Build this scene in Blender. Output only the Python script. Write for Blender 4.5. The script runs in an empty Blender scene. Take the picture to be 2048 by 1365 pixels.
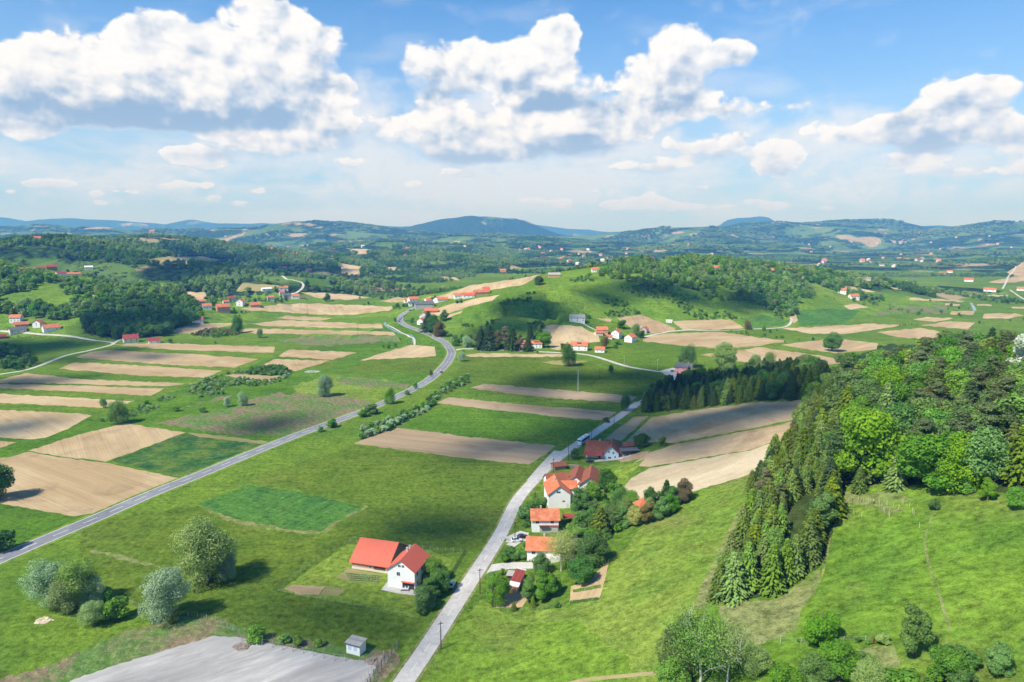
import bpy, bmesh, math, random
import numpy as np
from mathutils import Vector, Matrix
from mathutils.geometry import delaunay_2d_cdt

SC = bpy.context.scene
COL = SC.collection
RAD = math.radians

# ------------------------------------------------------------------ camera
CAM_H = 110.0
HAZE_D = 1.2e-4
PITCH = RAD(8.75)
FPX = 1365.0                       # focal length in photo pixels (2048 wide)
cd = bpy.data.cameras.new('camera')
cd.sensor_width = 36.0
cd.lens = 36.0 * FPX / 2048.0
cd.clip_start = 1.0
cd.clip_end = 60000.0
cam = bpy.data.objects.new('camera', cd)
COL.objects.link(cam)
cam.location = (0, 0, CAM_H)
cam.rotation_euler = (math.pi / 2 - PITCH, 0, 0)
SC.camera = cam

# ------------------------------------------------------------------ view, exposure
SC.view_settings.view_transform = 'Standard'
SC.view_settings.look = 'None'
SC.view_settings.exposure = 0.4
SC.view_settings.gamma = 1.0
SC.view_settings.use_curve_mapping = False
SC.render.engine = 'CYCLES'
SC.cycles.max_bounces = 5
SC.cycles.diffuse_bounces = 2
SC.cycles.glossy_bounces = 1
SC.cycles.transmission_bounces = 2
SC.cycles.transparent_max_bounces = 8
SC.cycles.volume_bounces = 0
SC.cycles.use_denoising = True
SC.cycles.use_adaptive_sampling = True
SC.cycles.adaptive_threshold = 0.012

# ------------------------------------------------------------------ sun
SUN_EL = RAD(50)
SUN_TO = Vector((-0.77, -0.63, 0)).normalized()      # horizontal direction towards the sun
SUN_DIR = Vector((SUN_TO.x * math.cos(SUN_EL), SUN_TO.y * math.cos(SUN_EL), math.sin(SUN_EL)))
sl = bpy.data.lights.new('sun', 'SUN')
sl.energy = 4.9
sl.angle = RAD(1.6)
sl.color = (1.0, 0.955, 0.88)
sun = bpy.data.objects.new('sun', sl)
COL.objects.link(sun)
sun.rotation_euler = SUN_DIR.to_track_quat('Z', 'Y').to_euler()
sun.location = (0, 0, 3000)


# ------------------------------------------------------------------ picking rays (photo pixel -> world)
def rays(px, py):
    u = (np.asarray(px, float) - 1024.0) / FPX
    v = -(np.asarray(py, float) - 682.5) / FPX
    cp, sp = math.cos(PITCH), math.sin(PITCH)
    d = np.stack([u, cp + v * sp, -sp + v * cp], -1)
    return d / np.linalg.norm(d, axis=-1, keepdims=True)


def to_px(P):
    P = np.asarray(P, float)
    cp, sp = math.cos(PITCH), math.sin(PITCH)
    x, y, z = P[..., 0], P[..., 1], P[..., 2] - CAM_H
    dep = y * cp - z * sp
    up = y * sp + z * cp
    return 1024 + FPX * x / dep, 682.5 - FPX * up / dep, dep


# ------------------------------------------------------------------ world: daylight sky with cumulus
class NT:
    """small helper to write node trees"""
    def __init__(self, tree):
        self.t = tree
        self.n = tree.nodes
        self.l = tree.links

    def add(self, typ, **kw):
        n = self.n.new(typ)
        for k, v in kw.items():
            setattr(n, k, v)
        return n

    def put(self, sock, val):
        if hasattr(val, 'is_linked') or isinstance(val, bpy.types.NodeSocket):
            self.l.new(val, sock)
        elif val is not None:
            sock.default_value = val

    def math(self, op, a, b=None, c=None, clamp=False):
        n = self.add('ShaderNodeMath', operation=op, use_clamp=clamp)
        self.put(n.inputs[0], a)
        if b is not None: self.put(n.inputs[1], b)
        if c is not None: self.put(n.inputs[2], c)
        return n.outputs[0]

    def vmath(self, op, a, b=None, scale=None):
        n = self.add('ShaderNodeVectorMath', operation=op)
        self.put(n.inputs[0], a)
        if b is not None: self.put(n.inputs[1], b)
        if scale is not None: self.put(n.inputs['Scale'], scale)
        return n.outputs['Value'] if op in ('LENGTH', 'DOT_PRODUCT', 'DISTANCE') else n.outputs[0]

    def ramp(self, x, a, b, c=0.0, d=1.0, smooth=True):
        n = self.add('ShaderNodeMapRange', interpolation_type='SMOOTHSTEP' if smooth else 'LINEAR')
        n.clamp = True
        self.put(n.inputs['Value'], x)
        for k, val in zip(('From Min', 'From Max', 'To Min', 'To Max'), (a, b, c, d)):
            self.put(n.inputs[k], val)
        return n.outputs['Result']

    def mix(self, f, a, b, typ='MIX'):
        n = self.add('ShaderNodeMix', data_type='RGBA', blend_type=typ)
        self.put(n.inputs[0], f)
        self.put(n.inputs[6], a)
        self.put(n.inputs[7], b)
        return n.outputs[2]

    def noise(self, vec, scale, detail=3, rough=0.55, dist=0.0, typ='FBM'):
        n = self.add('ShaderNodeTexNoise')
        n.noise_type = typ
        self.put(n.inputs['Vector'], vec)
        n.inputs['Scale'].default_value = scale
        n.inputs['Detail'].default_value = detail
        n.inputs['Roughness'].default_value = rough
        n.inputs['Distortion'].default_value = dist
        return n.outputs['Fac']

    def voro(self, vec, scale, feature='F1', rand=1.0, out='Distance'):
        n = self.add('ShaderNodeTexVoronoi', feature=feature)
        self.put(n.inputs['Vector'], vec)
        n.inputs['Scale'].default_value = scale
        n.inputs['Randomness'].default_value = rand
        return n.outputs[out]

    def stretch(self, vec, s, rotz=0.0, loc=(0, 0, 0)):
        n = self.add('ShaderNodeMapping')
        self.put(n.inputs['Vector'], vec)
        n.inputs['Scale'].default_value = s
        n.inputs['Rotation'].default_value = (0, 0, rotz)
        n.inputs['Location'].default_value = loc
        return n.outputs[0]


world = bpy.data.worlds.new("World")
SC.world = world
world.use_nodes = True
W = NT(world.node_tree)
W.n.clear()
SKY_STR = 0.085
EX = 1.32
sky = W.add('ShaderNodeTexSky', sky_type='NISHITA')
sky.sun_disc = False
sky.sun_elevation = SUN_EL
sky.sun_rotation = math.atan2(SUN_TO.x, SUN_TO.y)
sky.altitude = 300
sky.air_density = 1.0
sky.dust_density = 0.6
sky.ozone_density = 1.6
# air light near the horizon
geo = W.add('ShaderNodeTexCoord')
sep = W.add('ShaderNodeSeparateXYZ')
W.l.new(geo.outputs['Generated'], sep.inputs[0])
el = W.math('ARCSINE', sep.outputs[2])
hz = W.ramp(el, -0.02, 0.34, 1.0, 0.0, smooth=False)
K = 1.0 / SKY_STR
skyc = W.mix(1.0, sky.outputs[0], (0.62, 1.17, 1.66, 1), 'MULTIPLY')
skyc = W.mix(W.math('MULTIPLY', W.math('POWER', hz, 1.15), 0.92), skyc, (0.53 / EX * K, 0.70 / EX * K, 0.90 / EX * K, 1))
bg = W.add('ShaderNodeBackground')
W.l.new(skyc, bg.inputs[0])
bg.inputs[1].default_value = SKY_STR
wo = W.add('ShaderNodeOutputWorld')
W.l.new(bg.outputs[0], wo.inputs[0])
world.cycles.sampling_method = 'MANUAL'
world.cycles.sample_map_resolution = 512

# ------------------------------------------------------------------ far cumulus: a shell of cloud 26 km out
cm = bpy.data.materials.new('cloud_layer')
cm.use_nodes = True
W = NT(cm.node_tree)
W.n.clear()
tc = W.add('ShaderNodeTexCoord')
DIR = W.vmath('NORMALIZE', tc.outputs['Object'])
sep = W.add('ShaderNodeSeparateXYZ')
W.l.new(DIR, sep.inputs[0])
az = W.math('ARCTAN2', sep.outputs[0], sep.outputs[1])
el = W.math('ARCSINE', sep.outputs[2])
cmb = W.add('ShaderNodeCombineXYZ')
W.l.new(az, cmb.inputs[0])
W.l.new(el, cmb.inputs[1])
P2 = cmb.outputs[0]
# (centre x, centre y, radius x, radius y, strength) - where the cumulus heaps stand
CLOUDS = [
    (470, 120, 250, 110, 1.1), (300, 75, 90, 60, .8), (620, 90, 110, 75, 1.0), (530, 10, 110, 45, .8), (390, 165, 330, 105, 1.1),
    (110, 170, 220, 95, 1.0), (210, 225, 300, 62, 1.0), (30, 130, 110, 50, .6), (45, 268, 95, 36, .9), (480, 225, 230, 60, 1.0),
    (700, 250, 130, 80, .62), (495, 285, 110, 42, .9), (395, 316, 100, 30, .8), (600, 285, 110, 45, .62), (700, 175, 70, 40, .62),
    (870, 130, 125, 85, 1.05), (970, 140, 80, 70, .9), (1090, 140, 115, 110, 1.15), (1125, 65, 50, 42, .9), (1075, 200, 110, 32, .75),
    (900, 265, 150, 80, 1.0), (1140, 275, 190, 70, 1.1), (1010, 255, 90, 50, .7), (960, 305, 130, 36, .9),
    (1370, 125, 150, 80, 1.1), (1290, 195, 140, 75, 1.0), (1480, 105, 60, 36, .8), (1350, 55, 75, 38, .62), (1260, 240, 110, 50, .75),
    (1440, 225, 130, 55, .8), (1440, 297, 150, 40, .95), (1590, 215, 105, 55, .62), (1560, 332, 80, 46, .95), (1310, 337, 130, 24, .75),
    (1880, 215, 150, 80, 1.0), (1870, 265, 180, 55, 1.05), (2010, 180, 120, 42, .9), (1820, 333, 125, 34, .95), (2030, 275, 90, 75, .85),
    (1680, 275, 150, 55, .6), (1950, 348, 80, 20, .6), (2060, 340, 60, 40, .7), (2300, 250, 260, 120, 1.0), (-240, 220, 240, 120, 1.0),
    (55, 370, 34, 15, .8), (95, 366, 40, 18, .85), (140, 370, 34, 14, .8), (190, 388, 36, 14, .75), (20, 384, 30, 10, .7), (235, 384, 26, 11, .7), (320, 376, 30, 13, .75), (365, 370, 34, 16, .8), (410, 372, 30, 14, .75), (430, 400, 30, 15, .75), (480, 408, 36, 13, .7), (520, 384, 34, 14, .7), (270, 386, 26, 12, .7), (205, 408, 30, 9, .65), (640, 395, 40, 12, .5),
    (1290, 402, 45, 26, .95), (1340, 410, 50, 20, .9), (1245, 412, 50, 18, .85), (1385, 414, 30, 12, .7), (1553, 415, 58, 19, .8), (1660, 418, 46, 13, .75), (1503, 404, 30, 13, .7), (1440, 415, 60, 14, .6),
    (1405, 377, 26, 13, .7), (365, 308, 60, 24, .75), (420, 325, 50, 20, .75), (165, 352, 24, 10, .6), (1195, 384, 30, 10, .7), (1125, 410, 40, 14, .7), (1060, 404, 34, 12, .7), (1215, 412, 34, 14, .8), (700, 330, 60, 20, .5), (940, 352, 40, 10, .6), (1770, 420, 26, 9, .6), (560, 60, 60, 30, .5), (900, 348, 50, 15, .62), (830, 372, 60, 18, .6), (1100, 405, 80, 16, .6), (950, 400, 70, 14, .5),
]
CLOUDS = [(x, y, rx, ry * (1.12 if y > 300 else 1.0), w * (1.18 if y > 240 else 1.0)) for (x, y, rx, ry, w) in CLOUDS]
wsum = None
vsum = None
for (cx, cy, rx, ry, st) in CLOUDS:
    d = rays(cx, cy)
    a0 = math.atan2(d[0], d[1]); e0 = math.asin(d[2])
    kx = FPX / rx * (1.0 / math.cos(a0) ** 2) * 0.93
    ky = FPX / ry / math.cos(a0) * 0.97
    m = W.add('ShaderNodeMapping')
    if vsum is None:
        W.l.new(P2, m.inputs[0])
    else:                                    # keeps the node chain sequential (small shader stack)
        q = W.add('ShaderNodeVectorMath', operation='MULTIPLY_ADD')
        W.l.new(vsum, q.inputs[0]); q.inputs[1].default_value = (1e-7, 1e-7, 0); W.l.new(P2, q.inputs[2])
        W.l.new(q.outputs[0], m.inputs[0])
    m.inputs['Location'].default_value = (-a0 * kx, -e0 * ky, 0)
    m.inputs['Scale'].default_value = (kx, ky, 0)
    g = W.add('ShaderNodeTexGradient', gradient_type='SPHERICAL')
    W.l.new(m.outputs[0], g.inputs[0])
    w = W.math('MULTIPLY', g.outputs['Fac'], st)
    w4 = W.math('POWER', w, 4.0)
    sc_ = W.vmath('SCALE', W.vmath('ADD', m.outputs[0], (0, 0, 1)), scale=w4)
    wsum = w if wsum is None else W.math('ADD', wsum, w)
    vsum = sc_ if vsum is None else W.vmath('ADD', vsum, sc_)
sv = W.add('ShaderNodeSeparateXYZ')
W.l.new(vsum, sv.inputs[0])
vert = W.math('DIVIDE', sv.outputs[1], W.math('MAXIMUM', sv.outputs[2], 1e-5))            # -1 base of a heap, +1 its top
wcl = W.math('MINIMUM', wsum, 1.0)
SHADES0 = [(200, 232, 250, 48, 1.0), (400, 240, 230, 42, 1.0), (560, 225, 110, 40, .7), (60, 175, 120, 40, .35), (640, 200, 50, 60, .6), (880, 195, 80, 42, .75), (1110, 205, 100, 34, 1.1),  # grey undersides: cloud shade painted into the emission colour
           (1060, 170, 50, 40, .3), (930, 318, 120, 28, .9), (900, 280, 100, 26, .4), (1160, 302, 150, 36, 1.0), (1230, 262, 110, 40, .35), (1390, 200, 130, 34, .45), (1450, 318, 110, 16, .6), (1300, 345, 110, 14, .6),
           (1880, 290, 160, 36, 1.1), (1820, 250, 90, 30, .35), (1900, 345, 120, 16, .7), (1560, 348, 60, 14, .6), (540, 320, 130, 18, .4), (640, 310, 110, 24, .5), (1620, 235, 60, 20, .3), (50, 286, 80, 12, .5), (720, 285, 80, 30, .5)]
dsum = None
for (cx, cy, rx, ry, st) in SHADES0:
    d = rays(cx, cy)
    a0 = math.atan2(d[0], d[1]); e0 = math.asin(d[2])
    kx = FPX / rx * (1.0 / math.cos(a0) ** 2) * 0.93
    ky = FPX / ry / math.cos(a0) * 0.97
    m = W.add('ShaderNodeMapping')
    if dsum is None:
        W.l.new(P2, m.inputs[0])
    else:
        q = W.math('MULTIPLY', dsum, 1e-7)
        W.l.new(W.vmath('ADD', P2, q), m.inputs[0])
    m.inputs['Location'].default_value = (-a0 * kx, -e0 * ky, 0)
    m.inputs['Scale'].default_value = (kx, ky, 0)
    g = W.add('ShaderNodeTexGradient', gradient_type='SPHERICAL')
    W.l.new(m.outputs[0], g.inputs[0])
    dsum = W.math('MULTIPLY', g.outputs['Fac'], st) if dsum is None else W.math('MULTIPLY_ADD', g.outputs['Fac'], st, dsum)
pn = W.stretch(P2, (1.0, 1.25, 1.0))
off = W.vmath('ADD', pn, (-0.009, 0.014, 0.0))
n1 = W.noise(pn, 15.0, 9, 0.58, 0.0)
r1 = W.noise(pn, 17.0, 7, 0.55, 0.0)
r2 = W.noise(off, 17.0, 7, 0.55, 0.0)
n0 = W.noise(pn, 5.0, 2, 0.5)
n1h = W.noise(pn, 42.0, 6, 0.60, 0.0)
lowf = W.ramp(el, 0.15, 0.07)
n1 = W.math('MULTIPLY_ADD', W.math('SUBTRACT', n1h, n1), W.math('MULTIPLY', lowf, 0.75), n1)
b1 = W.add('ShaderNodeTexVoronoi', feature='SMOOTH_F1')
W.l.new(W.vmath('ADD', pn, W.vmath('SCALE', pn, scale=W.math('MULTIPLY', n1, 0.10))), b1.inputs['Vector'])
b1.inputs['Scale'].default_value = 30.0
b1.inputs['Smoothness'].default_value = 0.45
b1.inputs['Detail'].default_value = 1.5
b1.inputs['Roughness'].default_value = 0.6
bil = W.math('SUBTRACT', 0.50, b1.outputs['Distance'])
dens = W.math('MULTIPLY_ADD', n1, 1.35, W.math('SUBTRACT', W.math('MULTIPLY', wcl, 1.15), 0.99))
dens = W.math('MULTIPLY_ADD', bil, 0.30, dens)
dens = W.math('MULTIPLY_ADD', n0, 0.75, W.math('SUBTRACT', dens, 0.40))
top = W.ramp(vert, -0.35, 0.25)
alpha = W.ramp(dens, 0.0, W.math('MULTIPLY_ADD', top, -0.30, 0.50))
wisp = W.math('MULTIPLY', W.ramp(W.noise(W.stretch(P2, (1.2, 4.0, 1)), 4.0, 4, 0.55, 0.3), 0.48, 0.8), 0.45)
band = W.math('MULTIPLY', W.ramp(W.noise(W.stretch(P2, (1.0, 3.0, 1), 0, (3, 1, 0)), 6.0, 5, 0.55), 0.40, 0.66), W.ramp(el, 0.20, 0.08))
VEILS = [(880, 365, 330, 85, 1.0), (1150, 395, 260, 60, .7), (690, 230, 170, 120, .9), (260, 370, 330, 60, .7), (1650, 290, 260, 110, .8), (1750, 390, 420, 50, .6), (1250, 300, 250, 90, .8), (420, 300, 250, 60, .7), (980, 220, 130, 110, .9)]
ssum = None
for (cx, cy, rx, ry, st) in VEILS:
    d = rays(cx, cy)
    a0 = math.atan2(d[0], d[1]); e0 = math.asin(d[2])
    kx = FPX / rx * (1.0 / math.cos(a0) ** 2) * 0.93
    ky = FPX / ry / math.cos(a0) * 0.97
    m = W.add('ShaderNodeMapping')
    if ssum is None:
        W.l.new(P2, m.inputs[0])
    else:
        W.l.new(W.vmath('ADD', P2, W.math('MULTIPLY', ssum, 1e-7)), m.inputs[0])
    m.inputs['Location'].default_value = (-a0 * kx, -e0 * ky, 0)
    m.inputs['Scale'].default_value = (kx, ky, 0)
    g = W.add('ShaderNodeTexGradient', gradient_type='SPHERICAL')
    W.l.new(m.outputs[0], g.inputs[0])
    ssum = W.math('MULTIPLY', g.outputs['Fac'], st) if ssum is None else W.math('MULTIPLY_ADD', g.outputs['Fac'], st, ssum)
soft = W.math('MULTIPLY', W.ramp(W.math('ADD', ssum, W.math('MULTIPLY', W.math('SUBTRACT', n1, 0.5), 1.6)), 0.05, 0.75), 0.78)
veil = W.math('MAXIMUM', soft, W.math('MAXIMUM', wisp, W.math('MULTIPLY', band, 0.75)))
alpha2 = W.math('MAXIMUM', alpha, veil)
relief = W.math('MULTIPLY_ADD', W.math('SUBTRACT', r1, r2), 2.0, W.math('MULTIPLY', bil, 0.55))
lit = W.math('ADD', W.math('MULTIPLY_ADD', vert, 0.40, 0.86), relief)  # sunlit tops and relief put into the cloud colour
shd = W.ramp(dsum, 0.0, 1.15, 0.0, 0.80, False)
litf = W.math('SUBTRACT', lit, W.math('ADD', shd, W.math('MULTIPLY', W.ramp(dens, 0.2, 1.0), 0.12)))
litf = W.ramp(litf, -0.15, 0.85)
ccol = W.mix(litf, (0.33 / EX, 0.48 / EX, 0.70 / EX, 1), (1.05 / EX, 1.05 / EX, 1.05 / EX, 1))
ccol = W.mix(alpha, (0.93 / EX, 0.95 / EX, 0.98 / EX, 1), ccol)
farc = W.ramp(el, 0.03, 0.16, 0.75, 0.0)
ccol = W.mix(farc, ccol, (0.78 / EX, 0.87 / EX, 1.0 / EX, 1))
alpha3 = W.math('MULTIPLY', alpha2, W.ramp(el, -0.005, 0.07, 0.35, 0.98))
em = W.add('ShaderNodeEmission')
W.l.new(ccol, em.inputs[0])
tr = W.add('ShaderNodeBsdfTransparent')
mx = W.add('ShaderNodeMixShader')
W.l.new(alpha3, mx.inputs[0]); W.l.new(tr.outputs[0], mx.inputs[1]); W.l.new(em.outputs[0], mx.inputs[2])
mo = W.add('ShaderNodeOutputMaterial')
W.l.new(mx.outputs[0], mo.inputs[0])
cm.cycles.emission_sampling = 'NONE'
vs, fs = [], []
NA, NE = 60, 20
for j in range(NE + 1):
    for i in range(NA + 1):
        a_ = RAD(-62 + 124 * i / NA); e_ = RAD(-1.0 + 34 * j / NE)
        vs.append((26000 * math.sin(a_) * math.cos(e_), 26000 * math.cos(a_) * math.cos(e_), 26000 * math.sin(e_)))
for j in range(NE):
    for i in range(NA):
        k = j * (NA + 1) + i
        fs.append((k, k + 1, k + NA + 2, k + NA + 1))
me = bpy.data.meshes.new('sky_clouds')
me.from_pydata(vs, [], fs)
me.materials.append(cm)
so = bpy.data.objects.new('sky_clouds', me)
so['kind'] = 'structure'
COL.objects.link(so)
so.location = (0, 0, CAM_H)

# ====================================================================== terrain
def hash2(ix, iy, seed):
    h = (ix.astype(np.int64) * 374761393 + iy.astype(np.int64) * 668265263 + seed * 1442695041) & 0xFFFFFFFF
    h = ((h ^ (h >> 13)) * 1274126177) & 0xFFFFFFFF
    h = h ^ (h >> 16)
    return (h & 0xFFFFFF) / float(0xFFFFFF)


def vnoise(x, y, seed=0):
    ix = np.floor(x); iy = np.floor(y)
    fx = x - ix; fy = y - iy
    fx = fx * fx * fx * (fx * (fx * 6 - 15) + 10); fy = fy * fy * fy * (fy * (fy * 6 - 15) + 10)
    ix = ix.astype(np.int64); iy = iy.astype(np.int64)
    a = hash2(ix, iy, seed); b = hash2(ix + 1, iy, seed); c = hash2(ix, iy + 1, seed); d = hash2(ix + 1, iy + 1, seed)
    return (a + (b - a) * fx) * (1 - fy) + (c + (d - c) * fx) * fy


def fbm(x, y, seed=0, octv=4, gain=0.5):
    s = 0; amp = 1; tot = 0
    for o in range(octv):
        s = s + amp * vnoise(x * 2 ** o + 17.3 * o, y * 2 ** o - 9.1 * o, seed + o)
        tot += amp; amp *= gain
    return s / tot


def sstep(x, a, b):
    t = np.clip((x - a) / (b - a), 0, 1)
    return t * t * (3 - 2 * t)


def at_depth(px, py, y):
    d = rays(px, py)
    k = y / d[1]
    return (float(d[0] * k), float(y), float(CAM_H + d[2] * k))


# ridges: (photo x, photo y of the skyline, distance ahead), tree height on it, front width, back width, noise amplitude
RIDGES = [
    # central green hill
    dict(p=[(868, 668, 735), (905, 645, 790), (985, 602, 850), (1080, 562, 930), (1190, 534, 1000), (1290, 509, 1080), (1400, 504, 1150),
            (1550, 520, 1260), (1680, 548, 1420), (1760, 585, 1560)], tree=[0, 1, 1, 1, 5, 11, 13, 13, 10, 5], fw=[55, 95, 160, 230, 260, 300, 330, 340, 300, 150], bw=330, na=5, ns=120),
    dict(p=[(1560, 600, 1000), (1700, 590, 1150)], tree=[6, 6], fw=[90, 110], bw=200, na=2, ns=90),
    # wooded hills on the left, nearest
    dict(p=[(-500, 520, 900), (-150, 505, 980), (0, 515, 980), (120, 548, 930), (250, 562, 930), (330, 562, 960), (430, 597, 1010), (460, 625, 1000)], tree=12, fw=[280, 280, 270, 220, 220, 220, 190, 80], bw=300, na=5, ns=110),
    dict(p=[(-60, 600, 820), (60, 612, 800), (200, 610, 800), (330, 618, 810), (375, 640, 800)], tree=[10, 12, 13, 13, 12], fw=[110, 95, 90, 85, 50], bw=200, na=2, ns=70),
    # the next ridge, dark wooded
    dict(p=[(-400, 470, 1500), (0, 474, 1500), (110, 466, 1550), (230, 482, 1550), (300, 503, 1500), (420, 524, 1450), (560, 549, 1400), (690, 575, 1350)], tree=12, fw=[420, 420, 400, 380, 330, 300, 250, 120], bw=420, na=16, ns=170),
    # low rise with the white road behind the village
    dict(p=[(490, 560, 1250), (570, 552, 1300), (660, 560, 1330)], tree=0, fw=[170, 190, 170], bw=250, na=1, ns=100),
    # church hill
    dict(p=[(-200, 478, 2300), (180, 474, 2250), (303, 466, 2200), (380, 470, 2300), (480, 484, 2300), (600, 503, 2200), (720, 522, 2100), (800, 545, 2000)], tree=12, fw=[520, 520, 500, 520, 500, 450, 350, 200], bw=500, na=24, ns=230),
    # woods in the middle distance
    dict(p=[(560, 500, 2900), (640, 505, 2700), (760, 498, 2600), (860, 503, 2500), (960, 514, 2400), (1040, 538, 2300)], tree=12, fw=[500, 520, 500, 480, 420, 250], bw=500, na=22, ns=230),
    dict(p=[(640, 486, 3900), (800, 486, 3800), (900, 492, 3600), (1010, 500, 3500), (1090, 516, 3300)], tree=10, fw=600, bw=600, na=30, ns=330),
    # hills right of the far valley
    dict(p=[(1820, 540, 2900), (1900, 524, 2700), (2048, 512, 2600), (2300, 500, 2500)], tree=10, fw=[250, 420, 520, 600], bw=600, na=16, ns=220),
    dict(p=[(1700, 515, 4200), (1850, 505, 4000), (2048, 500, 3800), (2400, 490, 3700)], tree=10, fw=600, bw=600, na=26, ns=300),
    dict(p=[(1180, 500, 4600), (1300, 495, 4600), (1430, 492, 4700), (1560, 500, 4600)], tree=10, fw=650, bw=700, na=34, ns=360),
    # broad far slopes
    dict(p=[(1180, 478, 7000), (1300, 460, 7000), (1430, 456, 7200), (1580, 452, 7400), (1680, 440, 7400), (1790, 440, 7400), (1900, 468, 7000), (2048, 449, 6200), (2300, 436, 6000)], tree=0, fw=2100, bw=1800, na=70, ns=620),
    dict(p=[(-300, 466, 6000), (0, 458, 6200), (150, 463, 6200), (430, 462, 6200), (560, 453, 6300), (690, 450, 6300), (800, 462, 6200), (960, 474, 6000), (1100, 484, 5800)], tree=0, fw=1700, bw=1600, na=60, ns=600),
    dict(p=[(800, 468, 8600), (850, 448, 8800), (890, 438, 9000), (950, 435, 9000), (1020, 441, 9000), (1060, 462, 8800), (1100, 474, 8600)], tree=0, fw=1500, bw=1500, na=40, ns=700),
    # the farthest mountains
    dict(p=[(-500, 436, 13500), (-100, 430, 13500), (0, 434, 13500), (60, 446, 13500), (120, 437, 13500), (230, 441, 13500), (330, 450, 13500), (380, 440, 13500), (430, 447, 13500), (560, 448, 13500), (690, 446, 13500), (800, 454, 13500)], tree=0, fw=2600, bw=2500, na=60, ns=1300),
    dict(p=[(1000, 448, 15500), (1040, 446, 15500), (1100, 453, 15500), (1160, 461, 15500), (1250, 468, 15500)], tree=0, fw=2500, bw=2500, na=30, ns=1300),
    dict(p=[(1425, 464, 13000), (1455, 441, 13000), (1475, 436, 13000), (1535, 436, 13000), (1570, 458, 13000)], tree=0, fw=1100, bw=1500, na=10, ns=900),
    dict(p=[(1780, 462, 12000), (1820, 453, 12000), (1880, 451, 12000), (1950, 463, 12000), (2000, 470, 12000)], tree=0, fw=1500, bw=1500, na=15, ns=900),
]
for R_ in RIDGES:
    n = len(R_['p'])
    tr_ = R_['tree'] if isinstance(R_['tree'], list) else [R_['tree']] * n
    fw_ = R_['fw'] if isinstance(R_['fw'], list) else [R_['fw']] * n
    q = np.array([at_depth(*p) for p in R_['p']])
    q[:, 2] -= np.array(tr_)
    q[:, 2] = np.maximum(q[:, 2], 3)
    R_['q'] = q; R_['fwa'] = np.array(fw_, float)
    R_['box'] = (q[:, 0].min() - 2600, q[:, 0].max() + 2600, q[:, 1].min() - 2700, q[:, 1].max() + 2700)

TOE_Y = np.array([-200, 60, 140, 210, 318, 379, 444, 546, 640])
TOE_X = np.array([-110, -70, -27, -1, 32, 62, 96, 150, 200])
RX_Y = np.array([-200, 0, 120, 220, 300, 380, 460, 560, 640])
RX_X = np.array([200, 195, 186, 182, 190, 212, 245, 290, 330])
RX_Z = np.array([88, 85, 77, 68, 55, 40, 26, 12, 0])


def near_hill(x, y):
    toe = np.interp(y, TOE_Y, TOE_X); rx = np.interp(y, RX_Y, RX_X); rz = np.interp(y, RX_Y, RX_Z)
    t = (x - toe) / (rx - toe)
    up = np.clip(t, 0, 1)
    f = np.where(up < 0.12, up * up / 0.24 * 1.0, up - 0.06) / 0.94
    f = f ** 1.12
    f = f - 0.05 * np.sin(np.pi * np.clip((up - 0.55) / 0.45, 0, 1)) * 0
    rnd = sstep(t, 0.78, 1.25)
    z = rz * f * (1 - 0.10 * rnd)
    z = np.where(t > 1, rz * 0.9 * (1 - sstep(x - rx, 10, 260) * 0.9), z)
    bump = (fbm(x / 38, y / 38, 5, 3) - 0.5) * 4.0 * sstep(t, 0.18, 0.45)
    return np.maximum(z + bump * (rz > 1), 0) * (1 - sstep(y, 560, 640)) * (t > 0)


def height(x, y):
    x = np.asarray(x, float); y = np.asarray(y, float)
    shp = x.shape
    x = x.ravel(); y = y.ravel()
    acc = near_hill(x, y) ** 4
    for R_ in RIDGES:
        b = R_['box']
        msk = (x > b[0]) & (x < b[1]) & (y > b[2]) & (y < b[3])
        if not msk.any():
            continue
        xx = x[msk]; yy = y[msk]
        q = R_['q']; fw = R_['fwa']; bw = R_['bw']
        best = np.full(xx.shape, 1e18); z = np.zeros(xx.shape)
        for i in range(len(q) - 1):
            ax, ay, az_ = q[i]; bx, by, bz = q[i + 1]
            dx, dy = bx - ax, by - ay
            L2 = dx * dx + dy * dy
            t = np.clip(((xx - ax) * dx + (yy - ay) * dy) / L2, 0, 1)
            ex = xx - (ax + dx * t); ey = yy - (ay + dy * t)
            d = np.hypot(ex, ey)
            side = sstep(ey / (d + 1e-6), -0.35, 0.35)
            w = (fw[i] + (fw[i + 1] - fw[i]) * t) * (1 - side) + bw * side
            r = d / w
            zz = az_ + (bz - az_) * t
            up = r < best
            best = np.where(up, r, best)
            z = np.where(up, zz, z)
        wob = 1 + 0.55 * (fbm(xx / R_['ns'] / 1.6, yy / R_['ns'] / 1.6, 11, 2) - 0.5)
        f = 1 - sstep(best * wob, 0.0, 1.0)
        z = z * f + R_['na'] * (fbm(xx / R_['ns'], yy / R_['ns'], 3, 4) - 0.5) * 2 * np.sqrt(np.clip(f * (1 - f) * 4, 0, 1)) * (f > 0)
        acc[msk] += np.maximum(z, 0) ** 4
    h = acc ** 0.25
    h = np.where(h < 0.35, 0, h - 0.35)
    far = sstep(y, 2600, 5200)
    h = h + far * 26 * sstep(fbm(x / 900, y / 700, 21, 4), 0.42, 0.8) * 1.6
    return h.reshape(shp)


TS = 60.0 * 1.017 ** np.arange(0, 346)


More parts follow.
